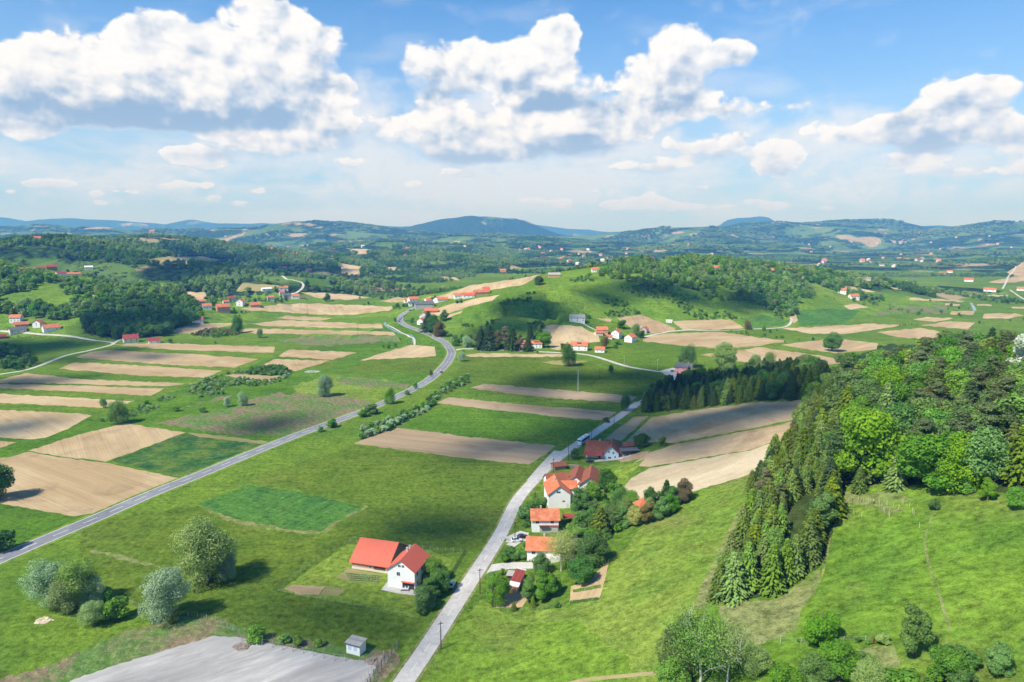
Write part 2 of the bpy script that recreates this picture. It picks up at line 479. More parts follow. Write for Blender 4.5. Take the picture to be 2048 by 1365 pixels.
def pick(px, py):
    """where the ray through a photo pixel meets the ground"""
    px = np.atleast_1d(np.asarray(px, float)); py = np.atleast_1d(np.asarray(py, float))
    out = np.zeros((len(px), 3))
    for s in range(0, len(px), 800):
        d = rays(px[s:s + 800], py[s:s + 800])
        X = d[:, None, 0] * TS; Y = d[:, None, 1] * TS; Z = CAM_H + d[:, None, 2] * TS
        below = Z < height(X, Y)
        below[:, -1] = True
        k = np.argmax(below, axis=1)
        k = np.maximum(k, 1)
        lo = TS[k - 1]; hi = TS[k]
        for _ in range(18):
            mid = (lo + hi) / 2
            zz = CAM_H + d[:, 2] * mid
            b = zz < height(d[:, 0] * mid, d[:, 1] * mid)
            hi = np.where(b, mid, hi); lo = np.where(b, lo, mid)
        t = (lo + hi) / 2
        o = d * t[:, None]
        o[:, 2] = height(o[:, 0], o[:, 1])
        out[s:s + 800] = o
    return out


def P1(px, py):
    return Vector(pick(px, py)[0])


rng = np.random.default_rng(7)


def densify(pts, step=14.0, wob=0.0, closed=True):
    out = []
    n = len(pts)
    for i in range(n if closed else n - 1):
        a = np.array(pts[i], float); b = np.array(pts[(i + 1) % n], float)
        L = np.linalg.norm(b - a)
        k = max(1, int(L / step))
        for j in range(k):
            p = a + (b - a) * j / k
            if wob and j:
                nrm = np.array([-(b - a)[1], (b - a)[0]]) / max(L, 1e-6)
                p = p + nrm * rng.uniform(-wob, wob)
            out.append(p)
    if not closed:
        out.append(np.array(pts[-1], float))
    return np.array(out)


def smooth_line(P, n=8):
    """Catmull-Rom through ground points"""
    P = np.asarray(P, float)
    P = np.vstack([2 * P[0] - P[1], P, 2 * P[-1] - P[-2]])
    out = []
    for i in range(1, len(P) - 2):
        for k in range(n):
            t = k / n
            p0, p1, p2, p3 = P[i - 1], P[i], P[i + 1], P[i + 2]
            out.append(0.5 * ((2 * p1) + (-p0 + p2) * t + (2 * p0 - 5 * p1 + 4 * p2 - p3) * t * t + (-p0 + 3 * p1 - 3 * p2 + p3) * t ** 3))
    out.append(P[-2])
    return np.array(out)


def offset_line(P, off):
    T = np.gradient(P[:, :2], axis=0)
    T /= np.linalg.norm(T, axis=1, keepdims=True) + 1e-9
    N = np.stack([T[:, 1], -T[:, 0]], 1)
    return P[:, :2] + N * np.asarray(off).reshape(-1, 1) if np.ndim(off) else P[:, :2] + N * off


def inside(poly, x, y):
    poly = np.asarray(poly, float)
    r = np.zeros(np.shape(x), bool)
    n = len(poly)
    j = n - 1
    for i in range(n):
        xi, yi = poly[i]; xj, yj = poly[j]
        c = ((yi > y) != (yj > y)) & (x < (xj - xi) * (y - yi) / (yj - yi + 1e-12) + xi)
        r ^= c
        j = i
    return r

# ====================================================================== materials
def newmat(name):
    m = bpy.data.materials.new(name)
    m.use_nodes = True
    n = NT(m.node_tree)
    n.n.clear()
    return m, n


def finish(n, col, rough=0.9, bump=None, bstr=0.4, bdist=0.3, spec=0.2, metal=0.0):
    b = n.add('ShaderNodeBsdfPrincipled')
    n.put(b.inputs['Base Color'], col)
    n.put(b.inputs['Roughness'], rough)
    b.inputs['Specular IOR Level'].default_value = spec
    b.inputs['Metallic'].default_value = metal
    if bump is not None:
        bp = n.add('ShaderNodeBump')
        bp.inputs['Strength'].default_value = bstr
        bp.inputs['Distance'].default_value = bdist
        n.put(bp.inputs['Height'], bump)
        n.l.new(bp.outputs[0], b.inputs['Normal'])
    o = n.add('ShaderNodeOutputMaterial')
    n.l.new(b.outputs[0], o.inputs[0])
    return b


def diffuse_out(n, col, bump=None, bstr=0.4, bdist=0.3):
    b = n.add('ShaderNodeBsdfDiffuse')
    n.put(b.inputs['Color'], col)
    if bump is not None:
        bp = n.add('ShaderNodeBump')
        bp.inputs['Strength'].default_value = bstr
        bp.inputs['Distance'].default_value = bdist
        n.put(bp.inputs['Height'], bump)
        n.l.new(bp.outputs[0], b.inputs['Normal'])
    o = n.add('ShaderNodeOutputMaterial')
    n.l.new(b.outputs[0], o.inputs[0])


def C(r, g, b):
    return (r, g, b, 1.0)


def grass_mat(name, c1, c2, c3, dry=0.25, flower=0.0, streak=0.0, coarse=1.0, seed=0.0):
    c1, c2, c3 = [C(c[0] * 0.89, c[1] * 0.75, c[2] * 0.93) for c in (c1, c2, c3)]
    m, n = newmat(name)
    tc = n.add('ShaderNodeTexCoord')
    v = n.vmath('ADD', tc.outputs['Object'], (seed * 131.0, seed * 57.0, 0))
    big = n.noise(v, 0.011 * coarse, 4, 0.6)
    mid = n.noise(v, 0.07, 4, 0.6)
    fine = n.noise(v, 0.55, 4, 0.68)
    vf = n.noise(v, 2.6, 2, 0.6)
    col = n.mix(n.ramp(big, 0.36, 0.62), c1, c2)
    col = n.mix(n.ramp(mid, 0.42, 0.68, 0.0, 0.75), col, c3)
    dr = n.math('MULTIPLY', n.ramp(n.noise(v, 0.026, 5, 0.65, 0.4), 0.52, 0.72), dry)
    col = n.mix(dr, col, C(0.185, 0.175, 0.055))
    if streak:
        st = n.noise(n.stretch(v, (1.0, 0.05, 1.0)), 0.45, 2, 0.5)
        col = n.mix(n.ramp(st, 0.4, 0.62, 0, streak), col, c2)
    fi2 = n.noise(v, 0.22, 4, 0.65)
    mow = n.noise(n.stretch(v, (0.012, 1.0, 1.0), 0.35 + seed * 0.9), 0.34, 2, 0.5)
    k = n.math('MULTIPLY_ADD', fine, 2.2, n.math('MULTIPLY_ADD', vf, 1.3, n.math('MULTIPLY_ADD', fi2, 1.1, n.math('MULTIPLY_ADD', mow, 0.55, -1.575))))
    k = n.math('MAXIMUM', k, 0.35)
    col = n.mix(1.0, col, n_gray(n, k), 'MULTIPLY')
    if flower:
        fl = n.math('MULTIPLY', n.ramp(n.noise(v, 1.7, 3, 0.8), 0.56, 0.66), n.ramp(n.noise(v, 0.035, 3, 0.6), 0.40, 0.62, 0.15, 1.0))
        col = n.mix(n.math('MULTIPLY', fl, flower), col, C(0.36, 0.35, 0.10))
    diffuse_out(n, col, n.math('ADD', fine, n.math('MULTIPLY', mid, 2.0)), 0.55, 0.9)
    return m


def n_gray(n, val):
    c = n.add('ShaderNodeCombineColor')
    for i in range(3):
        n.put(c.inputs[i], val)
    return c.outputs[0]


def soil_mat(name, c1, c2, weed=0.25, rows=1.0, seed=0.0):
    """ploughed land; local X runs along the furrows"""
    m, n = newmat(name)
    tc = n.add('ShaderNodeTexCoord')
    v = n.vmath('ADD', tc.outputs['Object'], (seed * 91.0, seed * 37.0, 0))
    big = n.noise(n.stretch(v, (0.35, 1.0, 1.0)), 0.03, 4, 0.6, 0.3)
    fur = n.noise(n.stretch(v, (0.02, 1.0, 1.0)), 1.1, 3, 0.65)
    wide = n.noise(n.stretch(v, (0.015, 1.0, 1.0)), 0.22, 2, 0.5)
    fine = n.noise(v, 1.8, 3, 0.7)
    col = n.mix(n.ramp(big, 0.40, 0.60), c1, c2)
    damp = n.ramp(n.noise(v, 0.045, 5, 0.7, 0.6), 0.50, 0.66, 1.0, 0.80)
    k = n.math('ADD', n.math('MULTIPLY', fur, 0.60 * rows), n.math('ADD', n.math('MULTIPLY', wide, 0.45 * rows), n.math('MULTIPLY_ADD', fine, 0.70, 0.68 - 0.525 * rows)))
    k = n.math('MULTIPLY', k, damp)
    col = n.mix(1.0, col, n_gray(n, k), 'MULTIPLY')
    wd = n.math('MULTIPLY', n.ramp(n.noise(n.stretch(v, (0.3, 1.0, 1.0)), 0.16, 5, 0.75, 0.5), 0.60, 0.74), weed)
    col = n.mix(wd, col, C(0.13, 0.19, 0.04))
    diffuse_out(n, col, n.math('ADD', fur, fine), 0.5, 0.35)
    return m


def scrub_mat(name, seed=0.0):
    m, n = newmat(name)
    tc = n.add('ShaderNodeTexCoord')
    v = n.vmath('ADD', tc.outputs['Object'], (seed * 71.0, seed * 17.0, 0))
    a = n.noise(v, 0.05, 5, 0.7, 0.4)
    f = n.noise(v, 0.6, 4, 0.7)
    vo = n.voro(v, 0.33)
    col = n.mix(n.ramp(a, 0.40, 0.60), C(0.105, 0.19, 0.045), C(0.215, 0.17, 0.10))
    col = n.mix(n.ramp(f, 0.52, 0.7, 0, 0.6), col, C(0.28, 0.24, 0.15))
    col = n.mix(n.ramp(vo, 0.5, 0.15, 0, 0.5), col, C(0.10, 0.17, 0.05))
    k = n.math('MULTIPLY_ADD', f, 1.0, 0.5)
    col = n.mix(1.0, col, n_gray(n, k), 'MULTIPLY')
    diffuse_out(n, col, n.math('SUBTRACT', f, vo), 0.8, 0.9)
    return m


MAT = {}
MAT['meadow'] = grass_mat('meadow_grass', C(0.105, 0.225, 0.022), C(0.155, 0.285, 0.028), C(0.085, 0.195, 0.022), dry=0.25)
MAT['lush'] = grass_mat('lush_grass', C(0.080, 0.205, 0.018), C(0.115, 0.26, 0.022), C(0.065, 0.17, 0.020), dry=0.10, seed=1)
MAT['olive'] = grass_mat('olive_grass', C(0.105, 0.195, 0.022), C(0.135, 0.235, 0.025), C(0.075, 0.165, 0.018), dry=0.2, seed=2, coarse=1.6)
MAT['bright'] = grass_mat('flowering_meadow', C(0.150, 0.285, 0.030), C(0.215, 0.34, 0.045), C(0.115, 0.245, 0.028), dry=0.55, flower=0.55, seed=3)
MAT['hillgrass'] = grass_mat('hill_grass', C(0.120, 0.265, 0.024), C(0.175, 0.33, 0.030), C(0.085, 0.205, 0.022), dry=0.35, flower=0.12, seed=4)
MAT['crop'] = grass_mat('young_wheat', C(0.060, 0.19, 0.035), C(0.095, 0.25, 0.035), C(0.045, 0.15, 0.035), dry=0.25, streak=0.7, seed=5)
MAT['cropdark'] = grass_mat('patchy_wheat', C(0.10, 0.22, 0.03), C(0.025, 0.115, 0.035), C(0.15, 0.23, 0.04), dry=0.35, coarse=4.5, seed=6)
MAT['lawn'] = grass_mat('garden_lawn', C(0.17, 0.31, 0.030), C(0.21, 0.35, 0.040), C(0.145, 0.27, 0.03), dry=0.3, seed=7)
MAT['dry'] = grass_mat('dry_grass', C(0.20, 0.285, 0.07), C(0.25, 0.30, 0.10), C(0.15, 0.25, 0.05), dry=0.5, seed=8)
MAT['tan'] = soil_mat('tan_soil', C(0.375, 0.27, 0.145), C(0.44, 0.33, 0.19), 0.12)
MAT['tan2'] = soil_mat('pale_tan_soil', C(0.42, 0.31, 0.17), C(0.49, 0.375, 0.22), 0.12, seed=1)
MAT['brown'] = soil_mat('brown_soil', C(0.35, 0.25, 0.14), C(0.42, 0.31, 0.185), 0.12, seed=2)
MAT['dim'] = soil_mat('grey_brown_soil', C(0.31, 0.23, 0.14), C(0.38, 0.285, 0.18), 0.20, seed=3)
MAT['sand'] = soil_mat('pale_clod_soil', C(0.42, 0.34, 0.215), C(0.50, 0.41, 0.27), 0.05, rows=0.8, seed=4)
MAT['stubble'] = soil_mat('stubble', C(0.33, 0.27, 0.13), C(0.27, 0.25, 0.10), 0.5, seed=5)
MAT['scrub'] = scrub_mat('scrub_ground')


def _anv(self, v, s):
    t = self.add('ShaderNodeTexNoise')
    self.put(t.inputs['Vector'], v)
    t.inputs['Scale'].default_value = s
    t.inputs['Detail'].default_value = 3
    return self.vmath('SUBTRACT', t.outputs['Color'], (0.5, 0.5, 0.5))


NT.add_noise_vec = _anv

def paved(name, c1, c2, c3, scale=0.3, stretch=(1, 1, 1), rough=0.85, crack=0.8):
    m, n = newmat(name)
    tc = n.add('ShaderNodeTexCoord')
    v = n.stretch(tc.outputs['Object'], stretch)
    a = n.noise(v, scale, 5, 0.65, 0.4)
    f = n.noise(tc.outputs['Object'], 5.0, 3, 0.7)
    b = n.noise(v, scale * 0.25, 3, 0.6)
    col = n.mix(n.ramp(a, 0.38, 0.64), c1, c2)
    col = n.mix(n.ramp(b, 0.45, 0.7), col, c3)
    big = n.noise(n.stretch(tc.outputs['Object'], stretch), scale * 2.3, 6, 0.72, 0.8)
    k = n.math('MULTIPLY_ADD', f, 0.8, n.math('MULTIPLY_ADD', big, 0.9, 0.15))
    crk = n.voro(n.vmath('ADD', tc.outputs['Object'], n.vmath('SCALE', n.add_noise_vec(tc.outputs['Object'], 0.6), scale=2.0)), 0.22, 'DISTANCE_TO_EDGE')
    k = n.math('MULTIPLY', k, n.ramp(crk, 0.0, 0.03, crack, 1.0))
    col = n.mix(1.0, col, n_gray(n, k), 'MULTIPLY')
    finish(n, col, rough, f, 0.25, 0.05)
    return m


MAT['asphalt'] = paved('blue_grey_asphalt', C(0.20, 0.205, 0.215), C(0.24, 0.245, 0.255), C(0.17, 0.175, 0.185), 0.15)
MAT['oldroad'] = paved('bleached_asphalt', C(0.46, 0.435, 0.395), C(0.51, 0.485, 0.445), C(0.41, 0.39, 0.355), 0.12)
MAT['dirtroad'] = paved('pale_gravel_track', C(0.50, 0.47, 0.42), C(0.58, 0.55, 0.50), C(0.42, 0.40, 0.34), 0.2)
MAT['lot'] = paved('gravel_yard', C(0.36, 0.345, 0.32), C(0.47, 0.45, 0.42), C(0.25, 0.24, 0.225), 0.16, (0.30, 1.3, 1), 0.85, 0.97)
MAT['concrete'] = paved('concrete_yard', C(0.50, 0.47, 0.42), C(0.56, 0.53, 0.48), C(0.44, 0.41, 0.37), 0.5)
MAT['water'] = paved('stream_water', C(0.20, 0.28, 0.32), C(0.26, 0.34, 0.38), C(0.15, 0.22, 0.26), 0.3, rough=0.15)


def far_mat(name, deep=False):
    """distant farmland and woods: patchwork of meadow, field and dark wood"""
    m, n = newmat(name)
    tc = n.add('ShaderNodeTexCoord')
    v = tc.outputs['Object']
    w = n.vmath('ADD', v, n.vmath('SCALE', n.add_noise_vec(v, 0.002), scale=260.0))
    cell = n.add('ShaderNodeTexVoronoi')
    n.put(cell.inputs['Vector'], n.stretch(w, (1, 0.7, 1), 0.5))
    cell.inputs['Scale'].default_value = 0.0065
    sp = n.add('ShaderNodeSeparateColor')
    n.l.new(cell.outputs['Color'], sp.inputs[0])
    g = n.mix(sp.outputs[0], C(0.07, 0.14, 0.025), C(0.13, 0.20, 0.045))
    g = n.mix(n.ramp(sp.outputs[1], 0.80, 0.82), g, C(0.34, 0.27, 0.15))
    wood = n.ramp(n.noise(w, 0.0032, 6, 0.62), 0.455, 0.53)
    clump = n.voro(v, 0.045)
    gr = n.mix(n.ramp(clump, 0.1, 0.6), C(0.045, 0.085, 0.022), C(0.016, 0.04, 0.015))
    gr = n.mix(n.ramp(n.noise(v, 0.02, 3), 0.5, 0.7, 0, 0.5), gr, C(0.075, 0.135, 0.03))
    lone = n.math('MULTIPLY', n.ramp(clump, 0.30, 0.18), n.ramp(n.noise(v, 0.006, 4, 0.7), 0.45, 0.6))
    if deep:
        wood = n.ramp(n.noise(w, 0.0016, 6, 0.62), 0.34, 0.40)
    col = n.mix(lone, g, C(0.03, 0.075, 0.02))
    col = n.mix(wood, col, gr)
    b = n.math('MULTIPLY', n.math('MAXIMUM', wood, lone), n.math('SUBTRACT', 1.0, clump))
    diffuse_out(n, col, b, 1.0, 14.0)
    return m


MAT['far'] = far_mat('distant_hill_cover')
MAT['mountain'] = far_mat('mountain_forest', True)
MAT['wood'] = grass_mat('forest_floor', C(0.035, 0.075, 0.018), C(0.06, 0.11, 0.022), C(0.03, 0.06, 0.015), dry=0.1, seed=9)

# ====================================================================== land parcels traced on the ground
# (name, material, furrow hint, photo outline)
FIELDS = [
    ('meadow', 'lush', [(-60, 900), (0, 880), (150, 850), (440, 750), (640, 690), (820, 640), (905, 700), (880, 745), (800, 790), (600, 865), (300, 985), (0, 1110), (-60, 1130)]),
    ('meadow', 'olive', [(600, 700), (715, 722), (872, 715), (890, 718), (868, 748), (720, 745), (600, 735)]),
    ('meadow', 'bright', [(580, 765), (640, 748), (780, 762), (800, 785), (740, 810), (600, 800)]),
    ('scrub_land', 'scrub', [(287, 842), (360, 820), (444, 793), (600, 786), (700, 795), (745, 802), (718, 828), (660, 862), (581, 873), (480, 872), (342, 852)]),
    ('scrub_land', 'scrub', [(668, 755), (740, 758), (820, 768), (812, 778), (740, 775), (680, 768)]),
    ('meadow', 'olive', [(930, 712), (1130, 712), (1250, 745), (1340, 752), (1275, 795), (1090, 780), (965, 766), (905, 760), (920, 735)]),
    ('meadow', 'lush', [(905, 812), (1030, 826), (1207, 844), (1150, 880), (1110, 892), (925, 872), (800, 855), (850, 830)]),
    ('meadow', 'olive', [(710, 890), (890, 913), (1055, 930), (1090, 935), (1030, 1000), (1000, 1040), (960, 1100), (890, 1110), (745, 1080), (645, 1066), (735, 1012), (560, 975), (490, 965)]),
    ('meadow', 'olive', [(170, 1040), (395, 1012), (450, 1035), (640, 1068), (735, 1080), (690, 1090), (555, 1180), (700, 1215), (850, 1240), (800, 1300), (560, 1282), (480, 1260), (300, 1220), (200, 1190), (160, 1100)]),
    ('meadow', 'bright', [(960, 1200), (1010, 1225), (1150, 1215), (1230, 1120), (1280, 1060), (1400, 985), (1500, 945), (1530, 960), (1470, 1050), (1430, 1150), (1400, 1230), (1330, 1320), (1290, 1480), (800, 1480), (880, 1300)]),
    ('meadow', 'hillgrass', [(860, 1310), (930, 1235), (1010, 1250), (1150, 1240), (1260, 1320), (1250, 1480), (820, 1480)]),
    ('meadow', 'hillgrass', [(1690, 980), (1830, 975), (1960, 985), (2080, 1010), (2120, 1500), (1300, 1500), (1340, 1300), (1430, 1200), (1610, 1170), (1650, 1080)]),
    ('dry_grass_patch', 'dry', [(1436, 1212), (1560, 1195), (1640, 1140), (1632, 1185), (1600, 1225), (1590, 1262), (1510, 1290), (1460, 1275)]),
    ('dry_grass_patch', 'dry', [(1560, 1090), (1600, 1040), (1630, 1000), (1622, 1040), (1600, 1075), (1572, 1115)]),
    ('dry_grass_patch', 'dry', [(1715, 1300), (1790, 1290), (1800, 1330), (1750, 1365), (1640, 1400), (1600, 1390), (1690, 1340)]),
    ('dry_grass_patch', 'dry', [(1690, 985), (1800, 985), (1830, 1000), (1760, 1005), (1815, 1022), (1790, 1030), (1730, 1012), (1690, 1010)]),
    # ditch and its banks
    ('ditch', 'lush', [(-20, 935), (60, 900), (220, 848), (440, 800), (600, 752), (720, 712), (815, 690), (828, 675), (836, 690), (735, 722), (640, 755), (470, 812), (300, 850), (200, 862), (80, 910), (-20, 950)]),
    # forest floors
    ('wood_floor', 'wood', [(1432, 1208), (1430, 1150), (1500, 990), (1560, 900), (1630, 800), (1660, 740), (1760, 690), (1900, 690), (2080, 690), (2080, 1000), (1960, 980), (1830, 970), (1690, 972), (1655, 1100), (1640, 1135), (1560, 1188)]),
    ('wood_floor', 'wood', [(1282, 826), (1290, 790), (1370, 775), (1500, 757), (1660, 745), (1640, 795), (1500, 802), (1400, 816)]),
    ('wood_floor', 'wood', [(165, 668), (175, 620), (260, 600), (390, 605), (388, 640), (330, 668), (240, 678)]),
    # left strips
    ('ploughed_field', 'tan', [(-60, 930), (31, 911), (58, 904), (115, 915), (212, 926), (290, 942), (364, 958), (284, 1001), (219, 1022), (150, 1033), (81, 1021), (0, 1007), (-60, 1000)]),
    ('ploughed_field', 'tan', [(58, 902), (150, 872), (246, 847), (310, 856), (372, 866), (290, 895), (212, 924), (115, 912)]),
    ('crop_field', 'cropdark', [(220, 922), (372, 868), (400, 872), (535, 886), (560, 890), (470, 918), (364, 956), (290, 938)]),
    ('field_margin', 'stubble', [(375, 866), (420, 870), (560, 886), (548, 893), (500, 886), (400, 875)]),
    ('ploughed_field', 'tan2', [(-60, 817), (0, 820), (154, 827), (183, 832), (137, 858), (90, 876), (60, 879), (0, 875), (-60, 870)]),
    ('ploughed_field', 'tan', [(-40, 878), (34, 885), (0, 896), (-60, 905)]),
    ('ploughed_field', 'tan2', [(-60, 784), (0, 788), (120, 794), (212, 800), (270, 802), (253, 808), (205, 816), (100, 811), (0, 806), (-60, 802)]),
    ('ploughed_field', 'tan', [(-60, 765), (0, 760), (51, 747), (171, 759), (372, 767), (330, 773), (240, 771), (160, 768), (60, 766)]),
    ('ploughed_field', 'tan', [(-60, 768), (60, 769), (160, 772), (240, 775), (328, 777), (301, 792), (137, 783), (0, 777), (-60, 774)]),
    ('ploughed_field', 'tan', [(118, 738), (150, 725), (308, 733), (444, 742), (407, 756), (273, 751)]),
    ('ploughed_field', 'tan', [(152, 715), (180, 705), (212, 701), (376, 708), (518, 718), (468, 736), (308, 728)]),
    ('ploughed_field', 'tan', [(226, 690), (308, 686), (420, 690), (550, 694), (547, 706), (403, 702), (300, 697)]),
    ('ploughed_field', 'tan', [(557, 713), (578, 700), (700, 704), (714, 706), (666, 720)]),
    ('ploughed_field', 'tan', [(521, 732), (547, 719), (660, 722), (588, 743)]),
    ('ploughed_field', 'brown', [(448, 752), (465, 748), (574, 753), (537, 764)]),
    ('ploughed_field', 'tan2', [(720, 721), (770, 705), (821, 690), (869, 694), (872, 713)]),
    ('ploughed_field', 'tan2', [(533, 612), (600, 607), (700, 610), (790, 614), (778, 622), (700, 630), (640, 630), (478, 619)]),
    ('ploughed_field', 'tan', [(500, 648), (560, 641), (660, 645), (763, 649), (766, 657), (650, 655), (540, 653)]),
    ('ploughed_field', 'tan', [(465, 662), (500, 657), (650, 661), (787, 665), (792, 671), (650, 669), (520, 668)]),
    ('ploughed_field', 'tan', [(553, 637), (570, 632), (665, 636), (640, 642)]),
    ('scrub_land', 'scrub', [(540, 678), (650, 673), (797, 673), (800, 683), (700, 690), (600, 690)]),
    ('ploughed_field', 'tan2', [(335, 661), (400, 648), (489, 645), (440, 655), (395, 668), (360, 668)]),
    ('ploughed_field', 'tan2', [(362, 585), (410, 584), (415, 600), (395, 607), (372, 597)]),
    ('vineyard_plot', 'stubble', [(472, 583), (485, 566), (560, 572), (550, 583)]),
    ('ploughed_field', 'tan2', [(840, 630), (889, 612), (940, 600), (1000, 590), (985, 602), (930, 616), (880, 632)]),
    ('ploughed_field', 'tan2', [(890, 632), (925, 621), (922, 627), (893, 637)]),
    ('ploughed_field', 'tan2', [(835, 600), (889, 589), (940, 571), (1009, 561), (1060, 554), (1087, 547), (1043, 571), (957, 584), (906, 598)]),
    ('ploughed_field', 'tan', [(756, 603), (787, 596), (838, 596), (820, 606)]),
    ('ploughed_field', 'tan2', [(682, 527), (723, 533), (718, 557), (681, 547)]),
    ('ploughed_field', 'tan2', [(869, 553), (910, 555), (920, 561), (889, 561)]),
    ('ploughed_field', 'tan', [(691, 497), (746, 499), (732, 509), (694, 508)]),
    ('ploughed_field', 'tan2', [(755, 532), (797, 536), (797, 541), (785, 543)]),
    ('ploughed_field', 'stubble', [(290, 520), (330, 514), (400, 513), (440, 520), (410, 528), (300, 529)]),
    ('ploughed_field', 'tan2', [(600, 585), (680, 588), (740, 595), (700, 600), (640, 597)]),
    # centre
    ('ploughed_field', 'tan2', [(1084, 653), (1115, 650), (1163, 653), (1197, 672), (1200, 684), (1150, 690), (1118, 701), (1100, 697), (1091, 675)]),
    ('ploughed_field', 'brown', [(1234, 636), (1282, 630), (1350, 656), (1350, 663), (1292, 668), (1258, 653)]),
    ('ploughed_field', 'brown', [(1193, 636), (1224, 639), (1221, 645)]),
    ('ploughed_field', 'tan', [(1286, 674), (1330, 668), (1439, 664), (1574, 683), (1520, 692), (1457, 698), (1390, 694), (1286, 683)]),
    ('ploughed_field', 'tan', [(1402, 710), (1519, 695), (1640, 711), (1700, 725), (1620, 735), (1464, 722)]),
    ('ploughed_field', 'tan', [(1561, 691), (1665, 677), (1756, 687), (1753, 699), (1669, 707)]),
    ('ploughed_field', 'tan2', [(1556, 657), (1640, 654), (1738, 648), (1808, 650), (1687, 669), (1629, 668)]),
    ('ploughed_field', 'tan', [(1753, 665), (1840, 656), (1917, 670), (1884, 681), (1800, 675)]),
    ('ploughed_field', 'tan', [(1841, 651), (1899, 643), (1950, 646), (1935, 660)]),
    ('ploughed_field', 'tan2', [(1826, 639), (1855, 634), (1906, 637), (1870, 644)]),
    ('ploughed_field', 'tan2', [(1581, 631), (1603, 628), (1636, 634), (1599, 638), (1588, 648), (1580, 640)]),
    ('ploughed_field', 'tan', [(1344, 643), (1395, 641), (1461, 639), (1488, 657), (1410, 660), (1366, 660)]),
    ('crop_field', 'crop', [(1475, 640), (1526, 630), (1578, 643), (1563, 652), (1505, 657)]),
    ('crop_field', 'crop', [(1590, 622), (1650, 618), (1720, 622), (1690, 648), (1600, 652)]),
    ('ploughed_field', 'tan2', [(1687, 612), (1713, 608), (1738, 615), (1700, 620)]),
    ('ploughed_field', 'tan2', [(1585, 552), (1620, 554), (1658, 560), (1614, 559)]),
    ('ploughed_field', 'tan2', [(1662, 574), (1694, 572), (1753, 584), (1709, 585)]),
    ('ploughed_field', 'tan2', [(1771, 574), (1852, 581), (1852, 584), (1790, 579)]),
    ('ploughed_field', 'tan2', [(1819, 596), (1930, 602), (1925, 604), (1819, 600)]),
    ('ploughed_field', 'tan2', [(1928, 590), (2016, 590), (2016, 593), (1940, 594)]),
    ('ploughed_field', 'tan', [(1903, 622), (1950, 623), (1946, 630), (1900, 629)]),
    ('ploughed_field', 'tan2', [(1968, 628), (2030, 627), (2048, 632), (2012, 638), (1965, 637)]),
    ('ploughed_field', 'tan2', [(1954, 609), (1983, 610), (1983, 613), (1954, 612)]),
    ('ploughed_field', 'tan2', [(1890, 607), (1921, 609), (1918, 612), (1890, 611)]),
    ('ploughed_field', 'tan2', [(2022, 614), (2080, 612), (2080, 617), (2025, 617)]),
    ('ploughed_field', 'tan', [(1976, 565), (2020, 556), (2048, 551), (2080, 552), (2060, 562), (2000, 567)]),
    ('ploughed_field', 'tan', [(2010, 548), (2030, 535), (2050, 520), (2080, 522), (2080, 548), (2040, 552)]),
    ('scrub_land', 'scrub', [(1790, 616), (1895, 611), (1895, 626), (1750, 628)]),
    # between the main road and the lane
    ('ploughed_field', 'dim', [(708, 887), (750, 870), (794, 856), (860, 864), (923, 873), (1111, 892), (1090, 910), (1057, 929), (975, 921), (889, 911)]),
    ('ploughed_field', 'dim', [(872, 806), (899, 795), (1026, 808), (1234, 824), (1207, 841), (1120, 834), (1026, 824)]),
    ('ploughed_field', 'dim', [(940, 777), (968, 768), (1128, 781), (1275, 793), (1255, 806), (1094, 796)]),
    ('ploughed_field', 'tan2', [(930, 711), (958, 707), (1128, 709), (1122, 714), (1000, 714), (940, 714)]),
    ('ploughed_field', 'stubble', [(1084, 725), (1125, 720), (1176, 723), (1128, 731)]),
    ('crop_field', 'crop', [(395, 1010), (495, 970), (600, 985), (715, 1012), (728, 1014), (638, 1064), (560, 1056), (450, 1033)]),
    ('field_margin', 'dry', [(638, 1065), (728, 1013), (738, 1012), (700, 1032), (648, 1068)]),
    ('field_margin', 'dry', [(395, 1012), (450, 1033), (560, 1057), (640, 1065), (640, 1069), (555, 1062), (445, 1038)]),
    ('field_track', 'dry', [(180, 1100), (230, 1108), (320, 1132), (320, 1136), (270, 1126), (180, 1104)]),
    # right side
    ('ploughed_field', 'brown', [(1252, 884), (1304, 835), (1400, 820), (1505, 806), (1621, 800), (1606, 836), (1483, 861), (1347, 886)]),
    ('ploughed_field', 'brown', [(1206, 880), (1268, 834), (1297, 832), (1243, 882)]),
    ('ploughed_field', 'brown', [(1262, 930), (1300, 905), (1347, 890), (1603, 841), (1583, 858), (1594, 868), (1500, 900), (1300, 934)]),
    ('ploughed_field', 'sand', [(1238, 990), (1262, 957), (1300, 936), (1500, 902), (1594, 868), (1558, 905), (1505, 947), (1457, 962), (1388, 983), (1300, 1002), (1250, 1005)]),
    ('ploughed_field', 'brown', [(1240, 912), (1300, 902), (1285, 918), (1240, 925)]),
    ('garden_bed', 'tan2', [(1142, 1173), (1180, 1160), (1219, 1117), (1210, 1160), (1197, 1200), (1138, 1207)]),
    ('garden_bed', 'tan', [(992, 1216), (1004, 1188), (1035, 1180), (1058, 1196), (1045, 1214)]),
    ('garden_lawn', 'lawn', [(560, 1182), (620, 1140), (697, 1088), (745, 1092), (860, 1100), (905, 1120), (880, 1170), (862, 1225), (835, 1236), (780, 1222), (700, 1208), (600, 1192)]),
    ('garden_bed', 'tan2', [(566, 1178), (585, 1170), (650, 1173), (638, 1190), (600, 1190)]),
    ('garden_bed', 'stubble', [(650, 1173), (692, 1178), (675, 1192), (640, 1190)]),
    ('garden_bed', 'stubble', [(672, 1155), (695, 1137), (765, 1150), (752, 1166), (700, 1164)]),
    # verge and gravel yard
    ('scrub_land', 'scrub', [(-60, 1375), (100, 1330), (240, 1270), (350, 1232), (440, 1238), (500, 1262), (700, 1295), (790, 1300), (800, 1320), (770, 1365), (740, 1480), (-60, 1480)]),
